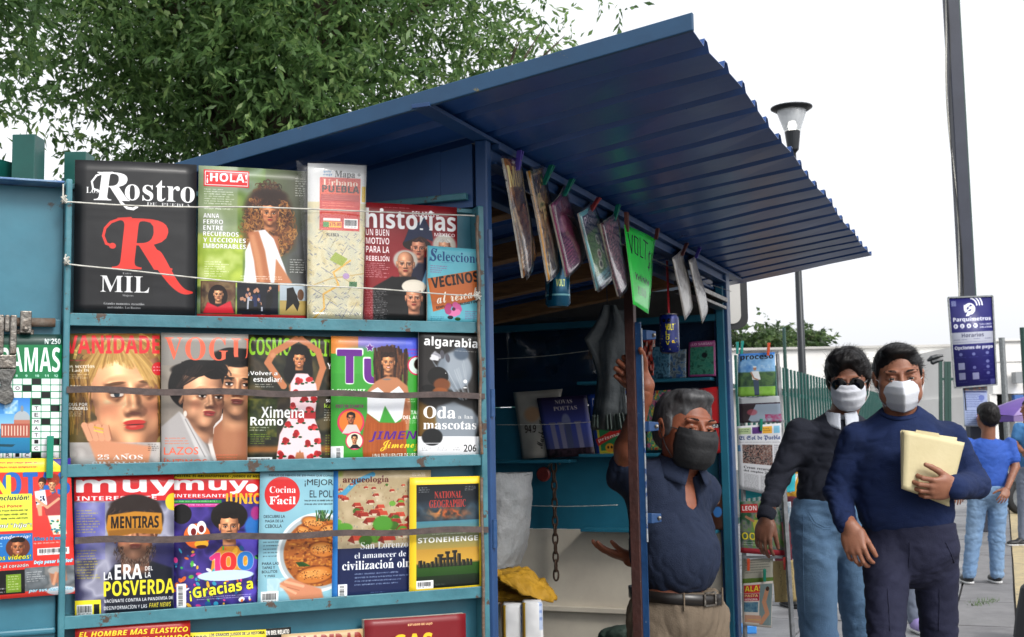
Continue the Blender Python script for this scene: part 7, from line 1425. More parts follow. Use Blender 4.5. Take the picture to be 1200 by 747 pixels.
# big service pole with cables and the parking sign
YP = 16.0
def big_pole():
    pa = aty(1133, 345, YP); x = pa.x; r = thing('service_pole', 'thick dark square pole rising out of the picture behind the parking sign', 'pole', (x, YP, 0))
    MB().box(WF, (x-.085, YP-.085, 0), (x+.085, YP+.085, 9.5)).build('pole_shaft', mat('dark_pole', hexc('1c2233'), .5, 0, hexc('272d3e'), 3), r, bevel=.012)
    MB().box(WF, (x+.087, YP-.05, 0), (x+.11, YP+.05, 9.4)).build('pole_edge_strip', dgreen, r)
    for k, (dx, w_) in enumerate(((-.13, .03), (-.17, .02))):
        P = [Vector((x-.086-w_+.0*math.sin(z)+.035*math.sin(z*1.9+k), YP-.06-.04*k, z)) for z in [1.6+.35*j for j in range(23)]]
        MB().tube(P, .012 if k == 0 else .008, 6).build('pole_cable', cordm if k == 0 else blackp, r, smooth=True)
    # papers stuck round the pole
    c = Cv(180, 300, 'b8c0cc'); c.rect(0, 0, 1, .10, '6a5a50'); c.blotch(0, 0, 1, .12, ['c08a6a', '5a7a8a', 'a84a3a'], .1, 3, 2); c.rect(.03, .14, .97, .98, 'a8b4d0'); c.rect(.03, .14, .97, .17, '3a4a8a'); c.micro(.1, .2, .9, .55, 8, '2a3a7a'); c.micro(.1, .6, .9, .95, 8, '3a4a6a'); c.ell(.75, .3, .12, .12, '5a6ab0', .6, .2)
    P = [aty(px, py, YP-.10) for px, py in ((1128, 452), (1157, 452), (1158, 500), (1130, 500))]; sheet('pasted_poster', P, (0, -1, 0), c, r, .002)
big_pole()
def sign_art():
    c = Cv(420, 840, '3a3a80'); c.blotch(0, 0, 1, 1, ['3c3c84', '34347a'], .5, 2, 1.3); W_ = 'e4e6f0'
    c.rect(.06, .04, .17, .10, '8a90b8'); c.micro(.06, .04, .17, .10, 4, '3a3a80', just=True)
    # P mark with waves and an arrow
    c.ell(.47, .135, .13, .13, W_, 1, .02); c.rect(.34, .09, .44, .15, W_); c.ell(.46, .135, .055, .055, '3a3a80', 1, .05); c.line([(.36, .205), (.50, .10)], .05, '3a3a80'); c.poly([(.37, .215), (.45, .215), (.50, .16), (.42, .165)], W_); c.line([(.38, .17), (.50, .12)], .028, W_); c.poly([(.53, .105), (.44, .115), (.50, .145)], W_)
    for r in (.17, .23, .29):
        c.line([(.47+r*math.cos(a), .10+r*.5*math.sin(a)) for a in [-1.35+.22*j for j in range(7)]], .030, W_)
    c.text('Parquímetros', .08, .225, .94, .285, W_, 'b', grow=.4)
    for i in range(4): c.ell(.13+i*.15, .325, .05, .05, W_, 1, .05); c.text('$24P'[i], .10+i*.15, .312, .15+i*.15, .338, '3a3a80', 'b'); c.micro(.08+i*.15, .355, .18+i*.15, .365, 1, W_)
    c.text('Lunes a Sábado', .68, .30, .95, .32, W_, 'b'); c.text('8:00 a 20:00', .68, .335, .95, .355, W_, 'b')
    c.rect(.0, .395, 1, .525, 'b9bcc8'); c.text('Horarios', .25, .405, .76, .45, '3a3a60', 'b'); c.micro(.06, .47, .2, .49, 1, '3a3a60', just=True); c.micro(.24, .47, .36, .49, 1, '3a3a60', just=True); c.micro(.52, .465, .66, .485, 1, '3a3a60', just=True); c.micro(.78, .465, .93, .49, 1, '3a3a60', just=True); c.micro(.06, .50, .9, .51, 1, '5a5a80')
    c.text('Opciones de pago', .07, .545, .95, .595, W_, 'b', grow=.3)
    A = '9aa0cc'
    for x, y in ((.2, .64), (.5, .64), (.82, .635), (.5, .79), (.82, .73), (.82, .79), (.82, .86)): c.ell(x, y, .04, .035, A, .8, .2); c.micro(x-.11, y+.03, x+.11, y+.04, 1, A, just=True)
    for x, y in ((.2, .77), (.2, .88), (.52, .885)): c.rect(x-.075, y-.037, x+.075, y+.037, 'b8bcd8')     # pale panels
    c.micro(.1, .94, .3, .955, 1, A, just=True); c.micro(.6, .93, .8, .95, 1, A, just=True); c.rect(.86, .93, .97, .985, A, .6); c.rect(0, 0, 1, .004, 'c8cad4'); c.rect(0, .996, 1, 1, 'c8cad4')
    return c
YS = YP-.16
P = [aty(px, py, YS) for px, py in ((1111, 349), (1163, 347), (1168, 451), (1119, 455))]
sgn = thing('parking_sign', 'purple parking meter sign with white lettering fixed to the dark pole', 'sign', P[3])
sheet('sign_face', P, (0, -1, 0), sign_art(), sgn, .006, nu=2, nv=2, rough=.4, bump=.02)
q = MB()
for a, b in ((0, 1), (1, 2), (2, 3), (3, 0)): q.bar(P[a]+Vector((0, -.001, 0)), P[b]+Vector((0, -.001, 0)), .02, .02)
q.build('sign_frame', steelg, sgn)
# green gallows frame with curved arms in front of the store
YG = 27
fr_ = thing('green_steel_frame', 'dark green double steel post with two curved arms beside the green lettering', 'frame', aty(1107, 520, YG))
for x in (1102, 1108, 1112): MB().bar(aty(x, 424, YG), aty(x+1, 530, YG), .07).build('upright', dgreen, fr_)
MB().bar(aty(1103, 444.5, YG), aty(1122, 444.5, YG), .06).build('crossbar', dgreen, fr_)
for k in (0, 1): MB().tube([aty(1105, 417+k*4+k, YG), aty(1098, 418+k*5, YG), aty(1092, 420+k*5.2, YG), aty(1087+k*4, 423+k*3, YG)], [.03, .05, .06, .03], 8).build('curved_arm', lampb, fr_)
# galvanised pole + wire poles right
p = aty(1174, 400, 24); tag(MB().tube([(p.x, 24, 0), (p.x, 24, aty(1174, 396, 24).z)], .06, 10).build('galvanised_pole', steelg, loc=(p.x, 24, 0)), 'slim light grey pole right of the parking sign', 'pole')
p = aty(1199, 400, 22); tag(MB().tube([(p.x, 22, 0), (p.x, 22, aty(1199, 384, 22).z)], .05, 10).build('green_pole', dgreen, loc=(p.x, 22, 0)), 'dark green pole at the very right edge', 'pole')
# purple market umbrella
YU = 15.5
um = thing('purple_umbrella', 'faded purple market umbrella at the right edge', 'umbrella', (aty(1215, 480, YU).x, YU, 0))
c = aty(1217, 462, YU); pm = [mat('purple_cloth', hexc('6a4a9c'), .6, 0, hexc('58408a'), 5), mat('pale_purple_cloth', hexc('a08ab8'), .6, 0, hexc('8a74a8'), 5)]
for k in range(8):
    a0, a1 = 2*math.pi*k/8, 2*math.pi*(k+1)/8
    def PP(u, v, a0=a0, a1=a1):
        r = .82*v; a = a0+(a1-a0)*u; d = math.cos(math.pi/8)/math.cos((u-.5)*math.pi/4); return Vector((c.x+r*d*math.cos(a), c.y+r*d*math.sin(a), c.z-.28*v**1.4+.02*math.sin(u*math.pi)*v))
    MB().grid(PP, 5, 6).build('canopy_panel', pm[k % 2], um, smooth=True)
    MB().hexa([PP(0, 1), PP(1, 1), PP(1, 1)+Vector((0, 0, -.07)), PP(0, 1)+Vector((0, 0, -.07))]+[x*1 for x in (PP(0, 1)*1.0+Vector((.003, .003, 0)), PP(1, 1)+Vector((.003, .003, 0)), PP(1, 1)+Vector((.003, .003, -.07)), PP(0, 1)+Vector((.003, .003, -.07)))]).build('valance', pm[k % 2], um)
MB().tube([(c.x, c.y, 0), (c.x, c.y, c.z)], .022, 8).build('umbrella_pole', steelg, um)
# red and dark motor scooter at the right edge
YM = 19.0
def scooter():
    c0 = aty(1194, 586, YM); r = thing('motor_scooter', 'red and dark motor scooter partly cut by the right edge', 'scooter', (c0.x, YM, 0)); zc = c0.z+.02
    X = c0.x; blk = mat('black_rubber', hexc('17181a'), .7); dk = mat('dark_fairing', hexc('2b3034'), .25, coat=.4); red = mat('red_fairing', hexc('b01c22'), .25, coat=.5)
    MB().lathe((X-.02, YM-.05, .26), [(.16, -.05), (.22, -.045), (.255, -.02), (.255, .02), (.22, .045), (.16, .05)], 28, ax=(.35, -.94, 0)).build('tyre', blk, r, smooth=True)
    MB().lathe((X-.02, YM-.05, .26), [(.0, -.04), (.155, -.035), (.155, .035), (0, .04)], 20, ax=(.35, -.94, 0)).build('rim', steelg, r)
    def body(c, s_, m, nm, n=12):
        vs = []; 
        for j in range(n+1):
            ph = math.pi*j/n
            for k in range(16): a = 2*math.pi*k/16; vs.append(Vector((c[0]+s_[0]*math.sin(ph)*math.cos(a), c[1]+s_[1]*math.sin(ph)*math.sin(a), c[2]+s_[2]*math.cos(ph))))
        MB().add(vs, [(j*16+k, j*16+(k+1) % 16, (j+1)*16+(k+1) % 16, (j+1)*16+k) for j in range(n) for k in range(16)]).build(nm, m, r, smooth=True)
    z9 = aty(1195, 545, YM).z; zd = aty(1190, 566, YM).z
    body((X+.14, YM, zd), (.19, .2, .20), dk, 'front_fairing'); body((X+.22, YM+.2, z9), (.30, .5, .08), red, 'red_cowl'); body((X+.3, YM+.5, .5), (.25, .6, .2), dk, 'engine_cover')
    MB().tube([Vector((X-.03, YM-.2, zd-.12)), Vector((X-.05, YM-.22, zd)), Vector((X+.0, YM-.22, zd+.14)), Vector((X+.1, YM-.2, zd+.2))], .012, 8).build('chrome_trim', ironm, r, smooth=True)
    MB().tube([Vector((X-.1, YM, z9+.2)), Vector((X+.15, YM+.1, z9+.24)), Vector((X+.5, YM, z9+.2))], .014, 8).build('handlebar', blk, r, smooth=True)
scooter()
# dark tyre-like bollard foot at bottom right corner
p = ground(1221, 752); q = MB(); q.lathe((p.x, p.y, 0), [(.0, .0), (.16, .0), (.17, .03), (.15, .16), (.11, .34), (.09, .36), (0, .37)], 24); tag(q.build('rubber_bollard', mat('bollard_rubber', hexc('202226'), .6), loc=p), 'short dark rubber bollard cut by the bottom right corner', 'bollard')
# ================================================================== NEWSPAPER EASEL beyond the kiosk
YE = 5.55
ez = thing('newspaper_easel', 'folding steel easel carrying newspapers beside the kiosk post', 'easel', aty(900, 760, YE)*1.0)
def EY(px, py, d=0): return aty(px, py, YE+d)
lg = mat('grey_enamel_steel', hexc('5d6062'), .5, .3, hexc('84868a'), 30)
zf = 0.0
for (a, b, d) in (((873, 404), (880, 470), 0), ((928, 404), (930, 470), 0)):
    pass
def leg(pxa, pya, pxb, pyb, d0, d1, w=.014, name='leg', m=lg):
    a = EY(pxa, pya, d0); b = EY(pxb, pyb, d1); e = a+(b-a)*((a.z-0.0)/(a.z-b.z)); MB().bar(a, e, w).build(name, m, ez, bevel=.001)
leg(917, 560, 929, 747, -.02, -.05, .018); leg(934, 500, 947, 747, .25, .35, .016); leg(869, 410, 873, 740, .02, .0, .016); leg(911, 415, 919, 560, .02, .0, .014)
for (x0, x1, y, d) in ((869, 912, 413, 0), (870, 920, 494, 0), (871, 926, 653, -.03)): MB().bar(EY(x0, y, d+.012), EY(x1, y, d+.012), .012).build('crossbar', lg, ez)
MB().bar(EY(913, 556, .0), EY(926, 577, .2), .008).build('brace', cordm, ez); MB().bar(EY(926, 577, .2), EY(934, 556, .25), .008).build('brace', cordm, ez)
def a_proc():
    c = Cv(240, 330, '8fb0d0'); c.grad(0, 0, 1, .5, '3a86cc', 'a8cce8'); c.blotch(0, .05, 1, .5, ['4a90d0', 'b8d8f0', '3a80c8'], .25, 3, 1.6, .7); c.blotch(0, .42, 1, .8, ['4a6a4a', '6a8a5a', '3a5a4a'], .2, 4, 1.6, 1, fe=.1); c.rect(0, .78, 1, 1, '8ab84a'); c.blotch(0, .78, 1, 1, ['8ab84a', '9ac85a', 'a8b890'], .2, 3, 1.5)
    c.text('proceso', .06, .05, .96, .18, '2a2a34', 'b', grow=.6); c.ell(.45, .36, .045, .06, 'c8a088'); c.ell(.45, .32, .05, .025, 'f0f0f0', 1, .3); c.poly([(.36, .42), (.55, .42), (.60, .62), (.38, .62)], 'f0f2f4', 1, 1); c.poly([(.40, .62), (.55, .62), (.56, .98), (.44, .98)], '5a6a80', 1, 1); c.line([(.35, .45), (.42, .58), (.52, .62)], .04, 'c8a088'); c.micro(.62, .28, .95, .36, 3, 'f0f0f0'); return c.grain(.04)
def a_strip(): c = Cv(240, 200, '4a3a4a'); c.rect(0, 0, 1, .25, 'b8bcc0'); c.rect(.05, .3, .5, 1, '3a2a34'); c.poly([(.2, .9), (.4, .3), (1, .3), (1, 1), (.3, 1)], '9aa6b4', 1, 1); c.ell(.3, .6, .12, .1, 'b85a6a', .7, .4); c.blotch(.6, .7, 1, 1, ['a83a6a', '9aa6b4'], .1, 3, 2); return c
def a_sol():
    c = Cv(280, 420, 'd9dade'); c.rect(.02, .03, .30, .13, 'b8c8a0'); c.rect(.33, .03, .55, .13, '6a3a8a'); c.rect(.56, .03, .78, .13, 'e0b030'); c.rect(.82, .03, .96, .13, '8ac0d8'); c.micro(.04, .05, .28, .11, 2, '3a5a3a'); c.micro(.58, .05, .76, .11, 2, '5a4a1a')
    c.text('El Sol de Puebla', .03, .155, .97, .235, '2a4a8a', 'fr', grow=.2); c.micro(.03, .25, .97, .265, 1, '4a4a5a', just=True); c.blotch(.10, .29, .78, .58, ['3a3438', 'c8b8b0', '6a5a58', 'b88a7a', '2a2a34'], .035, 5, 2.6); c.micro(.82, .29, .97, .55, 10, '3a3a44')
    c.text('Crean recursos', .12, .62, .78, .66, '2a2a30', 's'); c.text('del empleo 2021', .12, .675, .80, .715, '2a2a30', 's'); c.micro(.12, .74, .45, .98, 14, '4a4a50', just=True); c.micro(.5, .74, .82, .98, 14, '4a4a50', just=True); c.rect(0, .3, .06, .4, '4a8ac0', .7); return c.grain(.03)
def a_sport():
    c = Cv(260, 330, '5a8a4a'); c.blotch(0, 0, 1, 1, ['4a7a48', '7aa05a', '8a8a8a', '3a6a4a'], .2, 4, 1.9); c.rect(.02, .06, .45, .22, 'c8302c'); c.text('LEON', .06, .09, .42, .18, 'f0f0f0', 'b'); c.ell(.42, .28, .045, .05, 'b88a6a'); c.poly([(.30, .36), (.56, .36), (.58, .62), (.34, .62)], 'c8c050', 1, 1); c.line([(.32, .38), (.15, .30)], .06, 'b88a6a'); c.line([(.56, .38), (.74, .36)], .06, 'b88a6a'); c.text('OOOC', .04, .60, .66, .74, 'f0e040', 'b', out='1a1a1a', ow=1.5); c.rect(0, .9, 1, 1, 'b8384a'); c.micro(.05, .78, .9, .86, 2, 'f0f0f0'); return c
def a_ala():
    c = Cv(260, 360, 'd8d0c8'); c.rect(.02, .05, .60, .24, 'd83a2a'); c.text('ALA!', .05, .07, .56, .2, 'f6e63a', 'b', out='8a1a1a', ow=2); c.rect(.02, .25, .55, .42, 'b82a4a'); c.text('PASTA', .05, .27, .5, .33, 'f4e0a0', 'b'); c.text('MÍNIMA', .05, .35, .5, .41, 'f4f0e8', 'b'); c.rect(.02, .45, .52, .68, '5a8aa0'); c.blotch(.02, .45, .52, .68, ['4a7a98', '8aa8b0'], .1, 3, 2); c.rect(.56, .05, .98, .95, '8a9a9a'); c.line([(.8, .2), (.72, .45), (.84, .7), (.62, .9)], .14, 'c8987a'); c.ell(.82, .16, .06, .07, '5a3a28'); c.rect(.05, .75, .62, .92, 'c8a08a'); c.micro(.15, .84, .6, .88, 1, 'e8d83a', just=True); return c
def a_hand():
    c = Cv(240, 330, 'c2b186'); c.blotch(0, 0, 1, 1, ['c6b68c', 'b8a678'], .4, 3, 1.3); rg = random.Random(4)
    for col in range(3):
        for k in range(26): x = .3+col*.22; y = .1+k*.032; c.line([(x+rg.uniform(-.05, .05), y), (x+rg.uniform(-.05, .05), y+.02)], .010, '3a342a', .8)
    return c
NP = [('magazine with golfer under blue sky, topmost on the easel', [(865, 415), (908, 413), (909, 464), (865, 465)], a_proc(), .0, 'magazine'),
 ('dull purple-grey printed sheet below the golfer magazine', [(866, 466), (913, 464), (917, 494), (867, 496)], a_strip(), .004, 'magazine'),
 ('broadsheet newspaper with blue blackletter title on the easel', [(864, 500), (916, 496), (918, 584), (866, 573)], a_sol(), -.012, 'newspaper'),
 ('turquoise paper edge showing under the broadsheet', [(866, 570), (932, 553), (932, 576), (866, 586)], Cv(120, 60, '3fc0cc'), .03, 'newspaper'),
 ('sports newspaper with player in yellow below the broadsheet', [(867, 588), (912, 586), (921, 652), (868, 648)], a_sport(), -.006, 'newspaper'),
 ('newspaper page with blue photo behind the walking man\'s hand', [(906, 590), (927, 588), (927, 612), (908, 612)], Cv(80, 90, 'a8b8c4').blotch(0, 0, 1, 1, ['8aa0b0', 'c8ccd0', '5a7a90'], .2, 3, 2), .02, 'newspaper'),
 ('olive-edged newspaper clipped with a green clothespin, low on the easel', [(870, 656), (906, 654), (906, 684), (870, 686)], (lambda c: (c.rect(0, .75, 1, 1, '6f8a3a'), c.micro(.1, .1, .9, .6, 5, '6a6a64'), c)[-1])(Cv(160, 120, 'b8b6aa')), .0, 'newspaper'),
 ('tabloid with yellow headline on red, lowest on the easel', [(871, 684), (906, 681), (904, 736), (871, 733)], a_ala(), -.01, 'newspaper'),
 ('beige poster with black handwriting clipped low on the easel', [(905, 658), (935, 656), (937, 705), (908, 706)], a_hand(), .02, 'poster')]
for i, (lb, px, cv, d, ct) in enumerate(NP):
    magazine(lb, px, cv, plane=((0, YE+d-.01, 0), Vector((0, -1, 0))), thick=.002, curl=.004, wave=.003, seed=60+i, cat=ct, name=ct, group={'newspaper': 'newspapers on the easel', 'magazine': 'magazines on the easel'}.get(ct), rough=.7, coat=0, val=.85)
for (x, y, x2, y2, m, lb) in ((864, 401, 864, 415, ptq, 'turquoise clothespin at the top left of the easel'), (870, 400, 869, 415, ptq, 'turquoise clothespin beside the first one on top of the easel'), (901, 402, 900, 417, po, 'orange clothespin at the top right of the easel'), (892, 491, 892, 505, pg, 'green clothespin on the broadsheet'), (877, 655, 877, 669, po, 'orange clothespin low left on the easel'), (919, 653, 920, 668, pr_, 'red clothespin holding the handwritten poster'), (896, 667, 896, 682, pg, 'green clothespin on the olive-edged newspaper')):
    a, b = EY(x, y, -.03), EY(x2, y2, -.03); clothespin(a, b-a, (0, 1, 0), m, lb, (b-a).length)
# rounded grey mirror panel beside the far post
P0 = EY(861, 300, -.1)
mr = thing('rounded_panel', 'rounded pale panel with dark frame hanging behind the far kiosk post', 'panel', EY(862, 385, .2))
def rr(x0, y0, x1, y1, r, d0, d1, nm, m):
    a = EY(x0, y1, d0); b = EY(x1, y0, d0); vs = []; 
    for (cx, cz, a0) in ((b.x-r, b.z-r, 0), (a.x+r, b.z-r, 1), (a.x+r, a.z+r, 2), (b.x-r, a.z+r, 3)):
        for k in range(6): t = math.pi/2*(a0+k/5); vs.append((cx+r*math.cos(t), cz+r*math.sin(t)))
    n = len(vs); V = [(x, YE+d0, z) for x, z in vs]+[(x, YE+d1, z) for x, z in vs]; MB().add(V, [tuple(range(n)), tuple(range(n, 2*n))]+[(i, (i+1) % n, n+(i+1) % n, n+i) for i in range(n)]).build(nm, m, mr)
rr(828, 300, 874, 386, .05, .2, .26, 'panel_frame', blackp); rr(830, 304, 866, 380, .04, .19, .199, 'panel_face', conc2)
bpy.data.objects.remove(_to)
# blue crate foot behind the easel at ground
p = ground(877, 742); tag(MB().box(WF, (p.x-.07, p.y-.05, 0), (p.x+.05, p.y+.06, .06)).build('blue_block', mat('bright_blue', hexc('2a78c0'), .5), loc=p, bevel=.01), 'small bright blue block on the pavement at the foot of the easel', 'block')
# ---------------------------------------------------------------- shared cloth materials
navyk = mat('navy_knit', hexc('1b2a52'), .9, 0, hexc('172445'), 9, .35, 260, spec=.25, fold=.55); darkk = mat('charcoal_knit', hexc('282b36'), .9, 0, hexc('20222c'), 9, .35, 260, spec=.25, fold=.55)
navyt = mat('navy_trousers', hexc('24263c'), .85, 0, hexc('1d1f32'), 7, .2, 200, spec=.25, fold=.55); jeans = mat('blue_denim', hexc('44607f'), .85, 0, hexc('5f7c98'), 5, .35, 300, spec=.25, aniso=(1, 1, .5), fold=.55); jeans2 = mat('light_denim', hexc('617fa3'), .85, 0, hexc('7d97b4'), 5, .3, 200, spec=.25, aniso=(1, 1, .5), fold=.55)
polo = mat('navy_polo_pique', hexc('212b42'), .85, 0, hexc('1b2438'), 8, .35, 300, spec=.3, fold=.55); khaki = mat('khaki_trousers', hexc('7a6c5c'), .85, 0, hexc('6a5e50'), 7, .25, 220, spec=.25, fold=.55)
whitec = mat('white_cotton', hexc('c8ccd4'), .8, 0, hexc('b4b9c4'), 12, .2, 200); maskw = mat('white_mask_fabric', hexc('d4d6dc'), .75, 0, hexc('c6c9d2'), 14, .15, 150); maskb = mat('black_mask_fabric', hexc('17181b'), .7, 0, hexc('222326'), 14, .2, 150)
bluet = mat('blue_tshirt', hexc('2450a8'), .8, 0, hexc('1e4696'), 8, .2, 200, fold=.55); shoem = mat('black_shoe', hexc('16171a'), .5); solem = mat('white_sole', hexc('c4c4c4'), .6)
hairb = mat('black_hair', hexc('0c0a0b'), .5, 0, hexc('151213'), 90, spec=.25); hairg = mat('grey_hair', hexc('5a5a5c'), .5, 0, hexc('2c2c2e'), 60, spec=.5, aniso=(1, 1, .4))
skA = skin('skin_tan', '9a6850', '865642'); skB = skin('skin_tan_deep', '8c5e48', '7a4e3c'); skC = skin('skin_brown', '94583f', '804a35'); skD = skin('skin_arm', '8a5a42', '784c38')  # skB is a slightly darker tan than skA
lacem = mat('elastic_white', hexc('d8d8d8'), .7)
def shoe(root, ank, fd, m=None, sole=None, sc=1.0):
    f = Vector((fd[0], fd[1], 0)).normalized(); l = Vector((-f.y, f.x, 0)); a = Vector(ank); a.z = .0; M = Mx(l, f, Vector((0, 0, 1))); S = SDF()
    S.ell(a+f*.02+Vector((0, 0, .055)), (.042*sc, .07*sc, .05*sc), .02, M); S.ell(a+f*.12*sc+Vector((0, 0, .04)), (.046*sc, .09*sc, .033*sc), .03, M); S.half(a+Vector((0, 0, .022)), (0, 0, -1)); V, Q = S.mesh(.006); np_obj('shoe', [(V, Q)], m or shoem, root)
    S = SDF(); S.ell(a+f*.02+Vector((0, 0, .02)), (.043*sc, .075*sc, .03*sc), .01, M); S.ell(a+f*.12*sc+Vector((0, 0, .02)), (.048*sc, .095*sc, .03*sc), .02, M); S.half(a+Vector((0, 0, .0245)), (0, 0, 1)); S.half(a+Vector((0, 0, .002)), (0, 0, -1)); V, Q = S.mesh(.006); np_obj('shoe_sole', [(V, Q)], sole or solem, root)
def trousers(root, hips, hipc, legs, m, name='trousers', seed=0, vs=.009, rad=(.095, .068, .052), top=None, waist=(.165, .125), f=Vector((0, -1, 0)), amp=.008, sc=(7, 7, 12)):
    l = Vector((-f.y, f.x, 0))*-1; M = Mx(l, f, Vector((0, 0, 1))); S = SDF(); S.ell(tv(hipc), (waist[0], waist[1], .15), .03, M); S.ell(tv(hipc)+[0, 0, .07], (waist[0]*.96, waist[1], .12), .03, M)
    foc = []
    for (h, kn, an) in legs: S.cone(tv(h), tv(kn), rad[0], rad[1], .018); S.cone(tv(kn), tv(an), rad[1], rad[2], .02); foc += [tv(h)+[0, 0, -.05], tv(kn), tv(an)]
    if top is not None: S.half((0, 0, top), (0, 0, 1))
    V, Q = S.mesh(vs); V = smooth_mesh(V, Q, 2); V = wrinkle(V, Q, amp, seed, sc, foc, .14, .3); return np_obj(name, [(V, Q)], m, root)
def seams(o, A, lines, m, r=.0018):
    '''raised stitched seams laid on the cloth along the given lines'''
    from mathutils.bvhtree import BVHTree
    me = o.data; off = parent_loc(o); t = BVHTree.FromPolygons([v.co+off for v in me.vertices], [tuple(p.vertices) for p in me.polygons])
    for ln in lines:
        P = []
        for (x0, y0), (x1, y1) in zip(ln, ln[1:]):
            for k in range(6):
                q = A(x0+(x1-x0)*k/6, y0+(y1-y0)*k/6); d = (q-O_).normalized(); h = t.ray_cast(O_, d)
                if h[0] is not None: P.append(h[0]+h[1]*(r*.4 if h[1].dot(d) < 0 else -r*.4))
        if len(P) > 2: MB().tube(P, r, 5).build('seam', m, o, smooth=True)
# ================================================================ A: man in navy sweater with folders
def person_a():
    Y = 4.2; A = lambda x, y, d=0: aty(x, y, Y+d); root_p = A(1062, 640); root_p.z = 0
    root = thing('person', 'man in navy sweater and white cup mask walking towards the camera with cream folders', 'person', root_p)
    f = Vector((-.20, -.97, -.10)); l, f, u = frame_from(f); u = (u+l*-.03).normalized(); l = f.cross(u)*-1; l = u.cross(f).normalized(); sc = 1.0; hc = A(1053, 443)
    nb = A(1055, 497, .02); S, P = head_sdf(hc, l, f, u, sc, .005, neck=tv(nb), lips=False, squint=-.0008); hV, hQ = S.mesh(.0030); hV = smooth_mesh(hV, hQ, 1, .35)
    bf = Vector((-.12, -.99, 0)).normalized(); bl = Vector((-bf.y, bf.x, 0))*-1; bl = Vector((0, 0, 1)).cross(bf); M = Mx(bl, bf, Vector((0, 0, 1)))
    shR, shL = A(1002, 512, .03), A(1114, 512, .03); elR, wrR = A(982, 575, .07), A(990, 611, -.06); elL, wrL = A(1142, 567, .02), A(1120, 571, -.18)
    hipc = A(1066, 632, .02); lR, lL = A(1038, 648, .0), A(1096, 648, .03); kR, kL = A(1039, 775, -.18), A(1102, 772, .06); aR, aL = kR+Vector((-.01, -.05, -.42)), kL+Vector((.0, .22, -.36))
    aR.z = .09; aL.z = .10
    # body core + head + hands: one mesh
    C = SDF(); C.ell(tv(A(1058, 545, .02)), (.14, .10, .2), .03, M); C.ell(tv(hipc), (.13, .1, .14), .03, M); C.cone(tv(shR), tv(elR), .04, .035); C.cone(tv(elR), tv(wrR), .035, .024); C.cone(tv(shL), tv(elL), .04, .035); C.cone(tv(elL), tv(wrL), .035, .024); C.cone(tv(nb), tv(A(1058, 530, .02)), .05, .08, .03)
    for h, k_, a in ((lR, kR, aR), (lL, kL, aL)): C.cone(tv(h), tv(k_), .07, .05); C.cone(tv(k_), tv(a), .05, .035)
    cV, cQ = C.mesh(.012)
    hr = hand(A(996, 616, -.09), A(1005, 655, -.13)-A(996, 616, -.09), Vector((-.55, -.8, .1)), Vector((.75, -.6, 0)), curl=(26, 38, 24), sc=1.02, thumb=(4, 22), vs=.0026, fore=wrR.lerp(elR, .2))
    hl = hand(A(1120, 571, -.20), A(1075, 574, -.235)-A(1120, 571, -.20), Vector((.25, -.9, -.32)), Vector((-.1, -.25, 1)), curls=((30, 48, 30), (24, 46, 30), (20, 44, 30), (18, 42, 28)), sc=1.02, thumb=(26, 10), vs=.0026, fore=wrL.lerp(elL, .2), tcurl=6)
    body = np_obj('body', [(cV, cQ), (hV, hQ), hr, hl], skA, root)
    eyes(P, l, f, u, sc, body, (.02, -.12)); brows(P, l, f, u, sc, body, hairb, 1.2)
    # sweater
    S = SDF(); S.ell(tv(A(1058, 545, .02)), (.172, .118, .18), .04, M); S.ell(tv(A(1061, 595, .01)), (.166, .125, .15), .05, M); S.ell(tv(A(1057, 509, .03)), (.155, .088, .065), .05, M); S.ell(tv(A(1057, 496, .035)), (.095, .07, .05), .05, M)
    S.cone(tv(shR), tv(elR), .053, .050, .035); S.cone(tv(elR), tv(wrR), .050, .039, .015); S.cone(tv(wrR), tv(wrR+(wrR-elR).normalized()*.02), .039, .036, .008); S.cone(tv(shL), tv(elL), .054, .053, .035); S.cone(tv(elL), tv(wrL), .054, .041, .015); S.cone(tv(wrL), tv(wrL+(wrL-elL).normalized()*.02), .041, .038, .008)
    S.cone(tv(A(1056, 490, .02)), tv(A(1057, 507, .02)), .066, .09, .035); S.half(tv(A(1062, 630, .0)), (0.06, 0, -1)); S.ell(tv(A(1054, 474, -.01)), (.060, .062, .05), .01, M, True)
    V, Q = S.mesh(.0062); V = smooth_mesh(V, Q, 2); V = wrinkle(V, Q, .011, 3, (5, 5, 10), [tv(elR), tv(elL), tv(shR)+[.02, 0, -.06], tv(shL)+[-.02, 0, -.06], tv(wrR), tv(A(1061, 622))], .11, .28); sw = np_obj('sweater', [(V, Q)], navyk, root)
    q = MB(); cc = A(1054, 484, .0); q.tube([cc+bl*(.062*math.cos(t))+bf*(.060*math.sin(t))+Vector((0, 0, -.022*max(0, math.sin(t))+.012*max(0, -math.sin(t)))) for t in [2*math.pi*i/28 for i in range(29)]], .0085, 8); q.build('collar', navyk, sw, smooth=True)
    for w_, e_, r in ((wrR, elR, .036), (wrL, elL, .039)):
        d = (w_-e_).normalized(); MB().tube([w_-d*.015, w_+d*.0, w_+d*.030, w_+d*.036], [r*.98, r, r*.90, r*.78], 20).build('cuff', navyk, sw, smooth=True)
    tr_ = trousers(root, None, hipc+Vector((0, 0, -.02)), [(lR, kR, aR), (lL, kL, aL)], navyt, seed=5, top=hipc.z+.06, waist=(.162, .122), rad=(.082, .058, .050), amp=.010, f=bf, vs=.008)
    seams(tr_, A, [[(1066, 636), (1066, 650), (1065, 668)], [(1022, 636), (1016, 648), (1011, 662)], [(1108, 636), (1114, 648), (1119, 662)], [(1040, 690), (1042, 715), (1043, 745)], [(1101, 690), (1101, 715), (1100, 745)]], navyt)
    shoe(root, aR, bf); shoe(root, aL, bf)
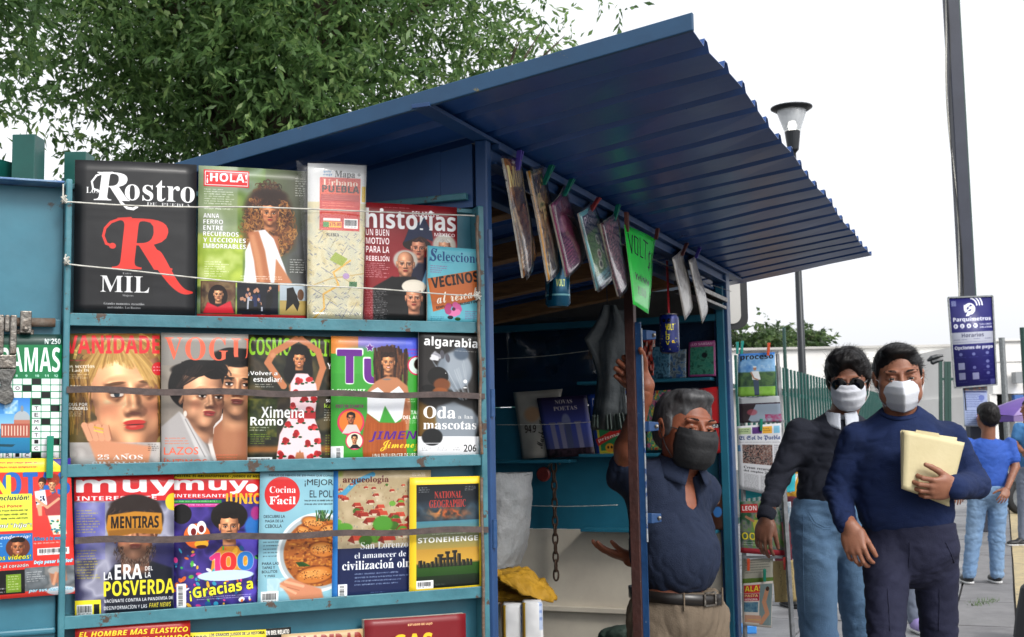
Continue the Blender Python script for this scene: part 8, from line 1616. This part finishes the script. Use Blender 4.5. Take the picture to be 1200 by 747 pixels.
    hr_ = hair_cap(P, l, f, u, sc, [((0, -.020, .050), (.080, .098, .073), .02), ((0, -.055, .0), (.076, .067, .085), .03), ((.0, .045, .094), (.058, .045, .023), .02), ((.070, -.01, .030), (.013, .045, .035), .01), ((-.070, -.01, .030), (.013, .045, .035), .01)],
        [((0, .112, .030), (.062, .060, .056), .008), ((0, .10, -.05), (.075, .075, .08), .01)], hairb, body, 1, lambda p, n: np.array(l)*.6+np.array(f)*-.5+np.array(u)*.1+0*p, ln=.03, vs=.0038, amp=.0022, lift=.06)
    mk, G = mask_mesh(P, f, [(0, -.006, .116, .056, .052), (.25, -.026, .142, .046, .071), (.5, -.050, .152, .040, .074), (.75, -.084, .136, .034, .067), (1, -.114, .104, .026, .046)], maskw, body, ridge=1, wr=.0014, seed=2)
    for s_ in (-1, 1):
        for zz, v in ((-.010, .22), (-.07, .78)):
            a = G((s_+1)/2, v); MB().tube([a, P(s_*.071, .03, zz+.004), P(s_*.083, .0, zz*.4+.006), P(s_*.086, -.018, .0+zz*.2)], .0013, 5).build('ear_loop', lacem, mk, smooth=True)
    # folders: three manila folders, things in the hand
    cream = mat('manila_card', hexc('d6c9a0'), .7, 0, hexc('c9bb90'), 5, .1, 60); fl = [((1060, 505), (1131, 519), (1113, 587), (1058, 573), -.205, 'front cream folder held against the navy sweater'), ((1058, 504), (1122, 513), (1108, 590), (1060, 574), -.190, 'middle cream folder with its tab showing'), ((1057, 505), (1110, 512), (1113, 594), (1058, 572), -.172, 'rearmost cream folder, its lower corner below the hand')]
    for i, (a, b, c, d, dd_, lb) in enumerate(fl):
        PP = [A(*a, dd_), A(*b, dd_+.02), A(*c, dd_+.02), A(*d, dd_)]; n = (PP[1]-PP[0]).cross(PP[3]-PP[0]).normalized(); n = n if n.y < 0 else -n
        fo = thing('folder', lb, 'folder', PP[3], 'cream folders in the man\'s hand'); sheet('folder_front', PP, n, None, fo, .0014, curl=.003, wave=.0006, seed=i, m=cream); sheet('folder_papers', [p-n*.003+(sum(PP, Vector())/4-p)*.03 for p in PP], n, None, fo, .006, curl=.003, wave=.0006, seed=i, m=mat('loose_papers', hexc('ddd8cc'), .8)); sheet('folder_back', [p-n*.0105 for p in PP], n, None, fo, .0014, curl=.003, wave=.0006, seed=i, m=cream)
        if i == 1: MB().hexa([A(1072, 508, dd_-.004), A(1102, 513.5, dd_+.0), A(1102, 516, dd_+.0), A(1072, 510, dd_-.004), A(1074, 504, dd_-.004), A(1100, 508, dd_), A(1100, 509, dd_+.002), A(1074, 505, dd_)]).build('folder_tab', cream, fo)
person_a()
# ================================================================ B: man in charcoal sweater, sunglasses, jeans
def person_b():
    Y = 4.9; A = lambda x, y, d=0: aty(x, y, Y+d); rp = A(972, 640); rp.z = 0
    root = thing('person', 'man in charcoal sweater and sunglasses, pleated mask, blue jeans, walking behind', 'person', rp)
    l, f, u = frame_from(Vector((-.28, -.93, -.22))); hc = A(994, 447); nb = A(985, 500, .03); sc = 1.0
    S, P = head_sdf(hc, l, f, u, sc, .002, neck=tv(nb), lips=False); hV, hQ = S.mesh(.0034); hV = smooth_mesh(hV, hQ, 1, .35)
    bf = Vector((-.2, -.98, 0)).normalized(); bl = Vector((0, 0, 1)).cross(bf); M = Mx(bl, bf, Vector((0, 0, 1)))
    shR, shL = A(937, 506, .02), A(1038, 508, .05); elR, wrR = A(911, 563, .02), A(898, 603, -.06); elL, wrL = A(1062, 580, .08), A(1060, 630, .02)
    hipc = A(972, 604, .02); lR, lL = A(953, 612), A(990, 612, .03); kR, kL = A(960, 752, -.10), A(1010, 740, .12); aR, aL = kR+Vector((0, -.02, -.42)), kL+Vector((.06, .25, -.38)); aR.z = .09; aL.z = .12
    C = SDF(); C.ell(tv(A(980, 540, .02)), (.13, .09, .2), .03, M); C.ell(tv(hipc), (.12, .09, .12), .03, M); C.cone(tv(shR), tv(elR), .04, .033); C.cone(tv(elR), tv(wrR), .033, .024); C.cone(tv(nb), tv(A(983, 530, .02)), .05, .08, .03)
    C.cone(tv(shL), tv(elL), .04, .035); C.cone(tv(elL), tv(wrL), .035, .024)
    for h, k_, a in ((lR, kR, aR), (lL, kL, aL)): C.cone(tv(h), tv(k_), .06, .045); C.cone(tv(k_), tv(a), .045, .035)
    hr = hand(A(898, 607, -.065), A(893, 640, -.09)-A(898, 607, -.065), Vector((-.6, -.75, 0)), Vector((.6, -.75, 0)), curl=(20, 30, 20), sc=1.0, thumb=(4, 20), vs=.0028, fore=wrR.lerp(elR, .2))
    hl = hand(wrL, Vector((0, -.1, -1)), Vector((.9, -.3, 0)), Vector((0, -1, 0)), vs=.004)
    body = np_obj('body', [C.mesh(.012), (hV, hQ), hr, hl], skB, root); brows(P, l, f, u, sc, body, hairb, 1.2)
    S = SDF(); S.ell(tv(A(982, 540, .02)), (.160, .108, .17), .04, M); S.ell(tv(A(975, 580, .01)), (.140, .112, .13), .05, M); S.ell(tv(A(984, 508, .03)), (.152, .084, .06), .05, M); S.ell(tv(A(985, 497, .035)), (.09, .068, .045), .05, M)
    S.cone(tv(shR), tv(elR), .058, .046, .035); S.cone(tv(elR), tv(wrR), .046, .036, .015); S.cone(tv(wrR), tv(wrR+(wrR-elR).normalized()*.02), .036, .034, .008); S.cone(tv(shL), tv(elL), .066, .05, .035); S.cone(tv(elL), tv(wrL), .05, .036, .015); S.cone(tv(A(983, 499, .03)), tv(A(983, 512, .02)), .07, .10, .03)
    S.half(tv(A(972, 594)), (0, 0, -1)); vc = A(987, 498, -.12); S.ell(tv(vc), (.024, .06, .035), .01, M, True); S.ell(tv(A(987, 480, -.005)), (.064, .072, .048), .01, M, True)
    V, Q = S.mesh(.0068); V = smooth_mesh(V, Q, 2); V = wrinkle(V, Q, .011, 13, (5, 5, 11), [tv(elR), tv(wrR), tv(shR)+[.03, 0, -.06], tv(A(965, 590))], .12, .3); sw = np_obj('sweater', [(V, Q)], darkk, root)
    q = MB(); d = (wrR-elR).normalized(); q.tube([wrR-d*.02, wrR, wrR+d*.02, wrR+d*.026], [.037, .037, .034, .030], 20); q.build('cuff', darkk, sw, smooth=True)
    # shirt with standing collar in the V
    S = SDF(); S.ell(tv(A(984, 535, .035)), (.125, .078, .13), .03, M); S.cone(tv(A(986, 497, .015)), tv(A(985, 515, .03)), .057, .075, .03); V, Q = S.mesh(.008); sh = np_obj('shirt', [(smooth_mesh(V, Q, 2), Q)], whitec, root)
    nc = A(986, 486, -.0)
    for s_ in (-1, 1):
        def CG(a, b, s_=s_):
            t = math.radians(90-s_*(8+a*150)); r = .060+.012*b; dz = .026-.036*b-.030*(1-a)**1.5*b-.022*(1-a)
            return nc+bl*(-r*1.0*math.cos(t)*-1)+bf*(r*math.sin(t)+.012*(1-a)*b)+Vector((0, 0, dz))
        o = MB().grid(CG, 18, 5).build('collar', whitec, sh, smooth=True); so = o.modifiers.new('t', 'SOLIDIFY'); so.thickness = .002
    tr_ = trousers(root, None, hipc+Vector((0, 0, -.03)), [(lR, kR, aR), (lL, kL, aL)], jeans, seed=15, top=hipc.z+.07, waist=(.150, .118), rad=(.095, .072, .060), amp=.010, f=bf, vs=.009)
    seams(tr_, A, [[(948, 600), (955, 612), (966, 618), (976, 618)], [(942, 604), (941, 640), (942, 690), (944, 740)], [(946, 602), (953, 614), (965, 620.5), (976, 620.5)]], jeans, .0014)
    shoe(root, aR, bf); shoe(root, aL, bf)
    hair_cap(P, l, f, u, sc, [((0, -.018, .058), (.089, .104, .082), .02), ((0, -.055, .0), (.084, .070, .085), .03), ((-.01, .055, .102), (.066, .042, .030), .02), ((.074, -.01, .020), (.016, .045, .045), .01), ((-.074, -.01, .020), (.016, .045, .045), .01)],
        [((0, .118, .030), (.064, .060, .055), .008), ((0, .10, -.05), (.077, .075, .08), .01)], hairb, body, 4, lambda p, n: np.array(l)*.3+np.array(f)*-.3+np.array(u)*.2+n*.3, ln=.042, vs=.0042, amp=.007, nsc=45, lift=.35, n=2400)
    mk, G = mask_mesh(P, f, [(0, .004, .114, .058, .055), (.3, -.02, .124, .056, .068), (.6, -.055, .120, .05, .070), (.85, -.090, .106, .044, .062), (1, -.108, .088, .035, .048)], maskw, body, pleat=3.5, wr=.002, seed=5)
    for s_ in (-1, 1):
        for v, zz in ((.15, 0), (.85, -.06)): MB().tube([G((s_+1)/2, v), P(s_*.078, .02, zz+.004), P(s_*.086, -.012, .004)], .0013, 5).build('ear_loop', lacem, mk, smooth=True)
    gl = thing('sunglasses', 'dark sunglasses worn above a pleated white mask', 'sunglasses', P(0, .1, .006)); lens = mat('dark_lens', hexc('08090b'), .06, spec=.9); q = MB()
    for s_ in (-1, 1):
        def LG(a, b, s_=s_): 
            t = 2*math.pi*a; r = b; x = s_*.034+.0285*r*math.cos(t); z = .004+.0235*r*math.sin(t)-.004*r*(math.cos(t)*s_ > 0)*0; return P(x, .108-.010*(abs(x)/.06)**2+.0025*(1-r*r), z)
        MB().grid(LG, 24, 4).build('lens', lens, gl, smooth=True)
        MB().tube([LG(i/24, 1.02) for i in range(25)], .0016, 6).build('rim', blackp, gl, smooth=True); MB().tube([P(s_*.062, .098, .012), P(s_*.074, .06, .012), P(s_*.083, -.005, .010)], .0017, 6).build('temple', blackp, gl, smooth=True)
    MB().tube([P(-.008, .107, .010), P(0, .110, .0125), P(.008, .107, .010)], .0016, 6).build('bridge', blackp, gl, smooth=True)
person_b()
# ================================================================ C: vendor leaning in the doorway
def person_c():
    Y = 3.86; A = lambda x, y, d=0: aty(x, y, Y+d); rp = A(788, 700); rp.z = .08
    root = thing('person', 'grey-haired vendor in navy polo and black mask gripping the brown post', 'person', rp)
    l, f, u = frame_from(Vector((.42, -.90, -.04))); u = (u+l*.09).normalized(); l = u.cross(f*-1)*-1; l = u.cross(f)*1.0; l = f.cross(u)*-1; sc = 1.06; hc = A(803, 503); nb = A(796, 562, .04)
    S, P = head_sdf(hc, l, f, u, sc, .004, neck=tv(nb), lips=False, squint=.0028); hV, hQ = S.mesh(.0030); hV = smooth_mesh(hV, hQ, 1, .35)
    bf = Vector((.62, -.78, 0)).normalized(); bl = Vector((0, 0, 1)).cross(bf); M = Mx(bl, bf, Vector((0, 0, 1)))
    shR = A(750, 564, .02); elR = A(732, 560, .06); wrR = A(755, 459, -.12); shL = A(823, 576, .10); elL = A(760, 640, .26); wrL = A(739, 655, .16)
    hipc = A(792, 712, .02); lR, lL = A(772, 725, .0), A(818, 725, .06); kR, kL = A(775, 850, -.02), A(822, 850, .08); aR, aL = kR+Vector((0, .04, -.4)), kL+Vector((0, .04, -.4)); aR.z = aL.z = .17
    C = SDF(); C.ell(tv(A(785, 610, .04)), (.13, .1, .2), .03, M); C.ell(tv(hipc), (.12, .1, .12), .03, M); C.cone(tv(nb), tv(A(792, 590, .04)), .055, .09, .03); C.cone(tv(shR), tv(elR), .045, .040); C.cone(tv(shL), tv(elL), .04, .034)
    for h, k_, a in ((lR, kR, aR), (lL, kL, aL)): C.cone(tv(h), tv(k_), .07, .05); C.cone(tv(k_), tv(a), .05, .035)
    Fm = SDF(); fm_ = elR.lerp(wrR, .35)+Vector((-.012, 0, 0)); Fm.cone(tv(elR), tv(fm_), .040, .041, .02); Fm.cone(tv(fm_), tv(wrR), .041, .026, .02); Fm.cone(tv(elL), tv(wrL), .038, .027, .02)
    pc = K(1.161, -.025, 0); gz = A(742, 432).z      # post centre line
    wrR = A(757, 452, -.125); hr = hand(wrR, Vector((-.80, 0, .60)), Vector((.1, 1, .05)), Vector((.6, 0, .8)), curls=((62, 84, 34), (60, 86, 36), (58, 86, 36), (56, 84, 36)), sc=1.06, thumb=(42, 40), vs=.0026, fore=wrR.lerp(elR, .15), tcurl=30, spread=2)
    hl = hand(wrL, A(706, 645, .14)-wrL, Vector((0, -.2, -1)), Vector((.1, -1, .1)), curl=(6, 12, 10), sc=.86, thumb=(14, 6), vs=.0028)
    body = np_obj('body', [C.mesh(.012), (hV, hQ), Fm.mesh(.005), hr, hl], skC, root); eyes(P, l, f, u, sc, body, (-.35, -.02)); brows(P, l, f, u, sc, body, hairb, .8)
    S = SDF(); S.ell(tv(A(784, 596, .04)), (.150, .115, .165), .04, M); S.ell(tv(A(789, 650, .03)), (.140, .138, .15), .05, M); S.ell(tv(A(786, 572, .05)), (.14, .085, .06), .05, M); S.ell(tv(A(792, 556, .05)), (.09, .075, .05), .05, M); S.ell(tv(A(802, 650, .0)), (.10, .10, .12), .06, M)
    S.cone(tv(shR), tv(elR), .066, .056, .035); S.cone(tv(shL), tv(A(800, 615, .16)), .062, .055, .03); S.half(tv(A(790, 694)), (.08, 0, -1)); S.ell(tv(P(.008, .05, -.18)), (.024, .05, .055), .01, Mx(l, f, u), True); S.ell(tv(P(0, -.015, -.105)), (.062, .072, .048), .01, Mx(l, f, u), True)
    e_ = (wrR-elR).normalized(); S.cone(tv(elR), tv(elR+e_*.035), .054, .058, .012)
    V, Q = S.mesh(.006); V = smooth_mesh(V, Q, 2); V = wrinkle(V, Q, .012, 23, (7, 7, 5), [tv(elR), tv(shR), tv(A(800, 680)), tv(A(755, 640)), tv(A(820, 600))], .11, .35); sh = np_obj('polo_shirt', [(V, Q)], polo, root)
    o = SDF(); nc = P(0, -.014, -.112)
    for s_ in (-1, 1):
        def CG(a, b, s_=s_): t = math.radians(90+s_*(10+14*b*(1-a)+a*160)); r = .068+.030*b; return nc+l*(r*math.cos(t))+f*(r*.98*math.sin(t)+.010*(1-a))+u*(.028-.042*b-.045*(1-a)**1.4*(.35+.65*b)+.012*a)
        g = MB().grid(CG, 20, 5).build('collar', polo, sh, smooth=True); so = g.modifiers.new('t', 'SOLIDIFY'); so.thickness = .003
    trousers(root, None, hipc+Vector((0, 0, -.02)), [(lR, kR, aR), (lL, kL, aL)], khaki, seed=25, top=hipc.z+.055, waist=(.138, .138), rad=(.104, .082, .068), amp=.013, f=bf, vs=.008, sc=(12, 12, 3))
    for an in (aR, aL): shoe(root, an, bf)
    bc = A(791, 697, .025); bm_ = mat('black_leather_belt', hexc('1c1816'), .35, spec=.6)
    bt = MB().grid(lambda a, b: bc+bl*(.142*math.cos(2*math.pi*a))+bf*(.146*math.sin(2*math.pi*a))+Vector((0, 0, -.017+.034*b+.012*math.cos(2*math.pi*a-.3)*-1)), 56, 2).build('belt', bm_, root, smooth=True); so = bt.modifiers.new('t', 'SOLIDIFY'); so.thickness = .004; so.offset = 1
    bp = bc+bf*.151+Vector((0, 0, .0)); q = MB(); 
    for s_ in (-1, 1): q.bar(bp+bl*(s_*.024)+Vector((0, 0, -.019)), bp+bl*(s_*.024)+Vector((0, 0, .019)), .005); q.bar(bp+bl*-.024+Vector((0, 0, s_*.019)), bp+bl*.024+Vector((0, 0, s_*.019)), .005)
    q.build('buckle', ironm, bt)
    for t in (2.2, 3.0, .9): c = bc+bl*(.147*math.cos(t))+bf*(.151*math.sin(t)); MB().bar(c+Vector((0, 0, -.03)), c+Vector((0, 0, .024)), .011, .004).build('belt_loop', khaki, bt)
    hair_cap(P, l, f, u, sc, [((0, -.018, .050), (.080, .097, .073), .02), ((0, -.055, .0), (.076, .064, .080), .03), ((.0, .048, .094), (.060, .040, .026), .02), ((.072, .0, .012), (.010, .036, .040), .01), ((-.072, .0, .012), (.010, .036, .040), .01)],
        [((0, .116, .028), (.062, .060, .054), .008), ((0, .10, -.05), (.075, .075, .08), .01)], hairg, body, 7, lambda p, n: np.array(f)*-.35+np.array(u)*.35+n*.5, ln=.018, vs=.0036, amp=.0022, lift=.6, n=6500, wd=.0011)
    mk, G = mask_mesh(P, f, [(0, -.004, .115, .060, .062), (.3, -.026, .128, .056, .071), (.6, -.062, .124, .050, .072), (.85, -.100, .110, .044, .066), (1, -.120, .088, .035, .052)], maskb, body, pleat=3, wr=.003, seed=8)
    for s_ in (-1, 1):
        for v, zz in ((.12, 0), (.85, -.06)): MB().tube([G((s_+1)/2, v), P(s_*.078, .02, zz+.004), P(s_*.088, -.012, .004)], .0014, 5).build('ear_loop', blackp, mk, smooth=True)
person_c()
# ================================================================ simpler figures farther away
def walker(label, Y, head, face, sh, arms, hip, legs, top_m, leg_m, skm, hair_m, short=True, top_r=(.17, .115), shoes=(None, None), fw=(0, -1, 0), hs=1.0, hemy=None, bag=None, vs=.011):
    A = lambda p: aty(p[0], p[1], Y+(p[2] if len(p) > 2 else 0)); rp = A(hip); rp.z = 0; root = thing('person', label, 'person', rp)
    l, f, u = frame_from(face); hc = A(head); nb = A(((sh[0][0]+sh[1][0])/2, min(sh[0][1], sh[1][1])-2)); S, P = head_sdf(hc, l, f, u, hs, 0, neck=tv(nb)); hm = S.mesh(.006)
    bf = Vector(fw).normalized(); bl = Vector((0, 0, 1)).cross(bf); M = Mx(bl, bf, Vector((0, 0, 1))); C = SDF(); T = SDF(); s0, s1, hp = A(sh[0]), A(sh[1]), A(hip); mid = (s0+s1)/2
    C.ell(tv(mid.lerp(hp, .4)), (.11, .08, .2), .03, M); T.ell(tv(mid.lerp(hp, .32)), (top_r[0], top_r[1], .19), .04, M); T.ell(tv(mid.lerp(hp, .75)), (top_r[0]*.95, top_r[1]*1.05, .17), .05, M); T.ell(tv(mid-Vector((0, 0, .02))), (top_r[0]*.9, .08, .06), .05, M); T.half(tv(hp+Vector((0, 0, .02 if hemy is None else hemy))), (0, 0, -1)); hands = []
    for s_, (el, wr) in zip((s0, s1), arms):
        e, w_ = A(el), A(wr); C.cone(tv(s_), tv(e), .045, .038); C.cone(tv(e), tv(w_), .038, .026)
        if short: T.cone(tv(s_), tv(s_.lerp(e, .62)), .062, .062, .03)
        else: T.cone(tv(s_), tv(e), .060, .048, .03); T.cone(tv(e), tv(w_), .048, .034)
        hands.append(hand(w_, (w_-e), bf*-1+Vector((0, 0, .01)), bl, vs=.005))
    L = []
    for (h, k_, a) in legs: h, k_, a = A(h), A(k_), A(a); a.z = .09; C.cone(tv(h), tv(k_), .06, .045); C.cone(tv(k_), tv(a), .045, .03); L.append((h, k_, a))
    body = np_obj('body', [C.mesh(.014), hm]+hands, skm, root); V, Q = T.mesh(vs); V = smooth_mesh(V, Q, 2); V = wrinkle(V, Q, .012, int(Y*7), (6, 6, 9), [tv(hp), tv(s0), tv(s1)], .15, .4); np_obj('shirt', [(V, Q)], top_m, root)
    trousers(root, None, hp, L, leg_m, seed=int(Y*3), top=hp.z+.05, waist=(top_r[0]*.93, top_r[1]), rad=(.090, .070, .058), amp=.012, f=bf, vs=vs)
    for x in L: shoe(root, x[2], bf, *shoes)
    hair_cap(P, l, f, u, hs, [((0, -.018, .052), (.084, .102, .078), .02), ((0, -.050, .0), (.082, .072, .085), .03)], [((0, .118, .020), (.066, .06, .06), .008)], hair_m, body, 3, lambda p, n: np.array(u)*-1+0*p, n=500, ln=.03, wd=.004, vs=.008, amp=.005); return root
mar = mat('maroon_cloth', hexc('5e1426'), .8, 0, hexc('4c1020'), 6, .2, 150); yes = mat('yellow_shirt', hexc('c8962a'), .8, 0, hexc('b08024'), 6, .2, 150); ltb = mat('light_blue_shirt', hexc('3a74a8'), .8, 0, hexc('34689a'), 6); gryt = mat('grey_trousers', hexc('5a6272'), .8, 0, hexc('6e7686'), 6)
walker('man seen from behind in bright blue T-shirt and light jeans', 10.7, (1157, 489), (-.1, 1, 0), [(1183, 521), (1133, 520)], [((1190, 547, -.05), (1180, 573, -.2)), ((1122, 548), (1124, 572, -.15))], (1157, 576), [((1169, 584), (1168, 632), (1169, 680)), ((1146, 584), (1141, 632), (1136, 682))], bluet, jeans2, skD, hairb, fw=(.1, 1, 0), top_r=(.185, .13), hs=1.05, vs=.009)
walker('person in yellow top and maroon trousers standing behind the easel', 9.6, (958, 526), (.2, -1, 0), [(932, 548), (966, 548)], [((924, 556), (926, 580)), ((968, 556), (966, 580))], (936, 588), [((925, 598), (918, 650), (919, 700)), ((944, 598), (944, 650), (943, 698))], yes, mar, skD, hairb, short=False, top_r=(.16, .12), shoes=(shoem, shoem), fw=(.3, -1, 0))
walker('man in light blue shirt cut by the right edge', 14.0, (1207, 480), (-1, 0, 0), [(1194, 501), (1214, 501)], [((1189, 520), (1199, 530, -.15)), ((1222, 524), (1218, 545))], (1205, 552), [((1200, 560), (1200, 595), (1199, 630)), ((1210, 560), (1210, 595), (1211, 630))], ltb, gryt, skD, hairb, fw=(-1, -.2, 0), vs=.014)
walker('pedestrian in grey trousers and pale sneakers, almost hidden behind the folder man', 8.3, (1058, 482), (.1, 1, 0), [(1090, 512), (1048, 512)], [((1090, 540), (1085, 570)), ((1052, 540), (1055, 570))], (1072, 580), [((1080, 590), (1081, 660), (1082, 720)), ((1064, 590), (1068, 660), (1072, 722))], gryt, gryt, skD, hairb, fw=(.1, -1, 0), shoes=(mat('lilac_shoe', hexc('8a7ab0'), .5), solem), top_r=(.12, .09), hs=.85, vs=.014)
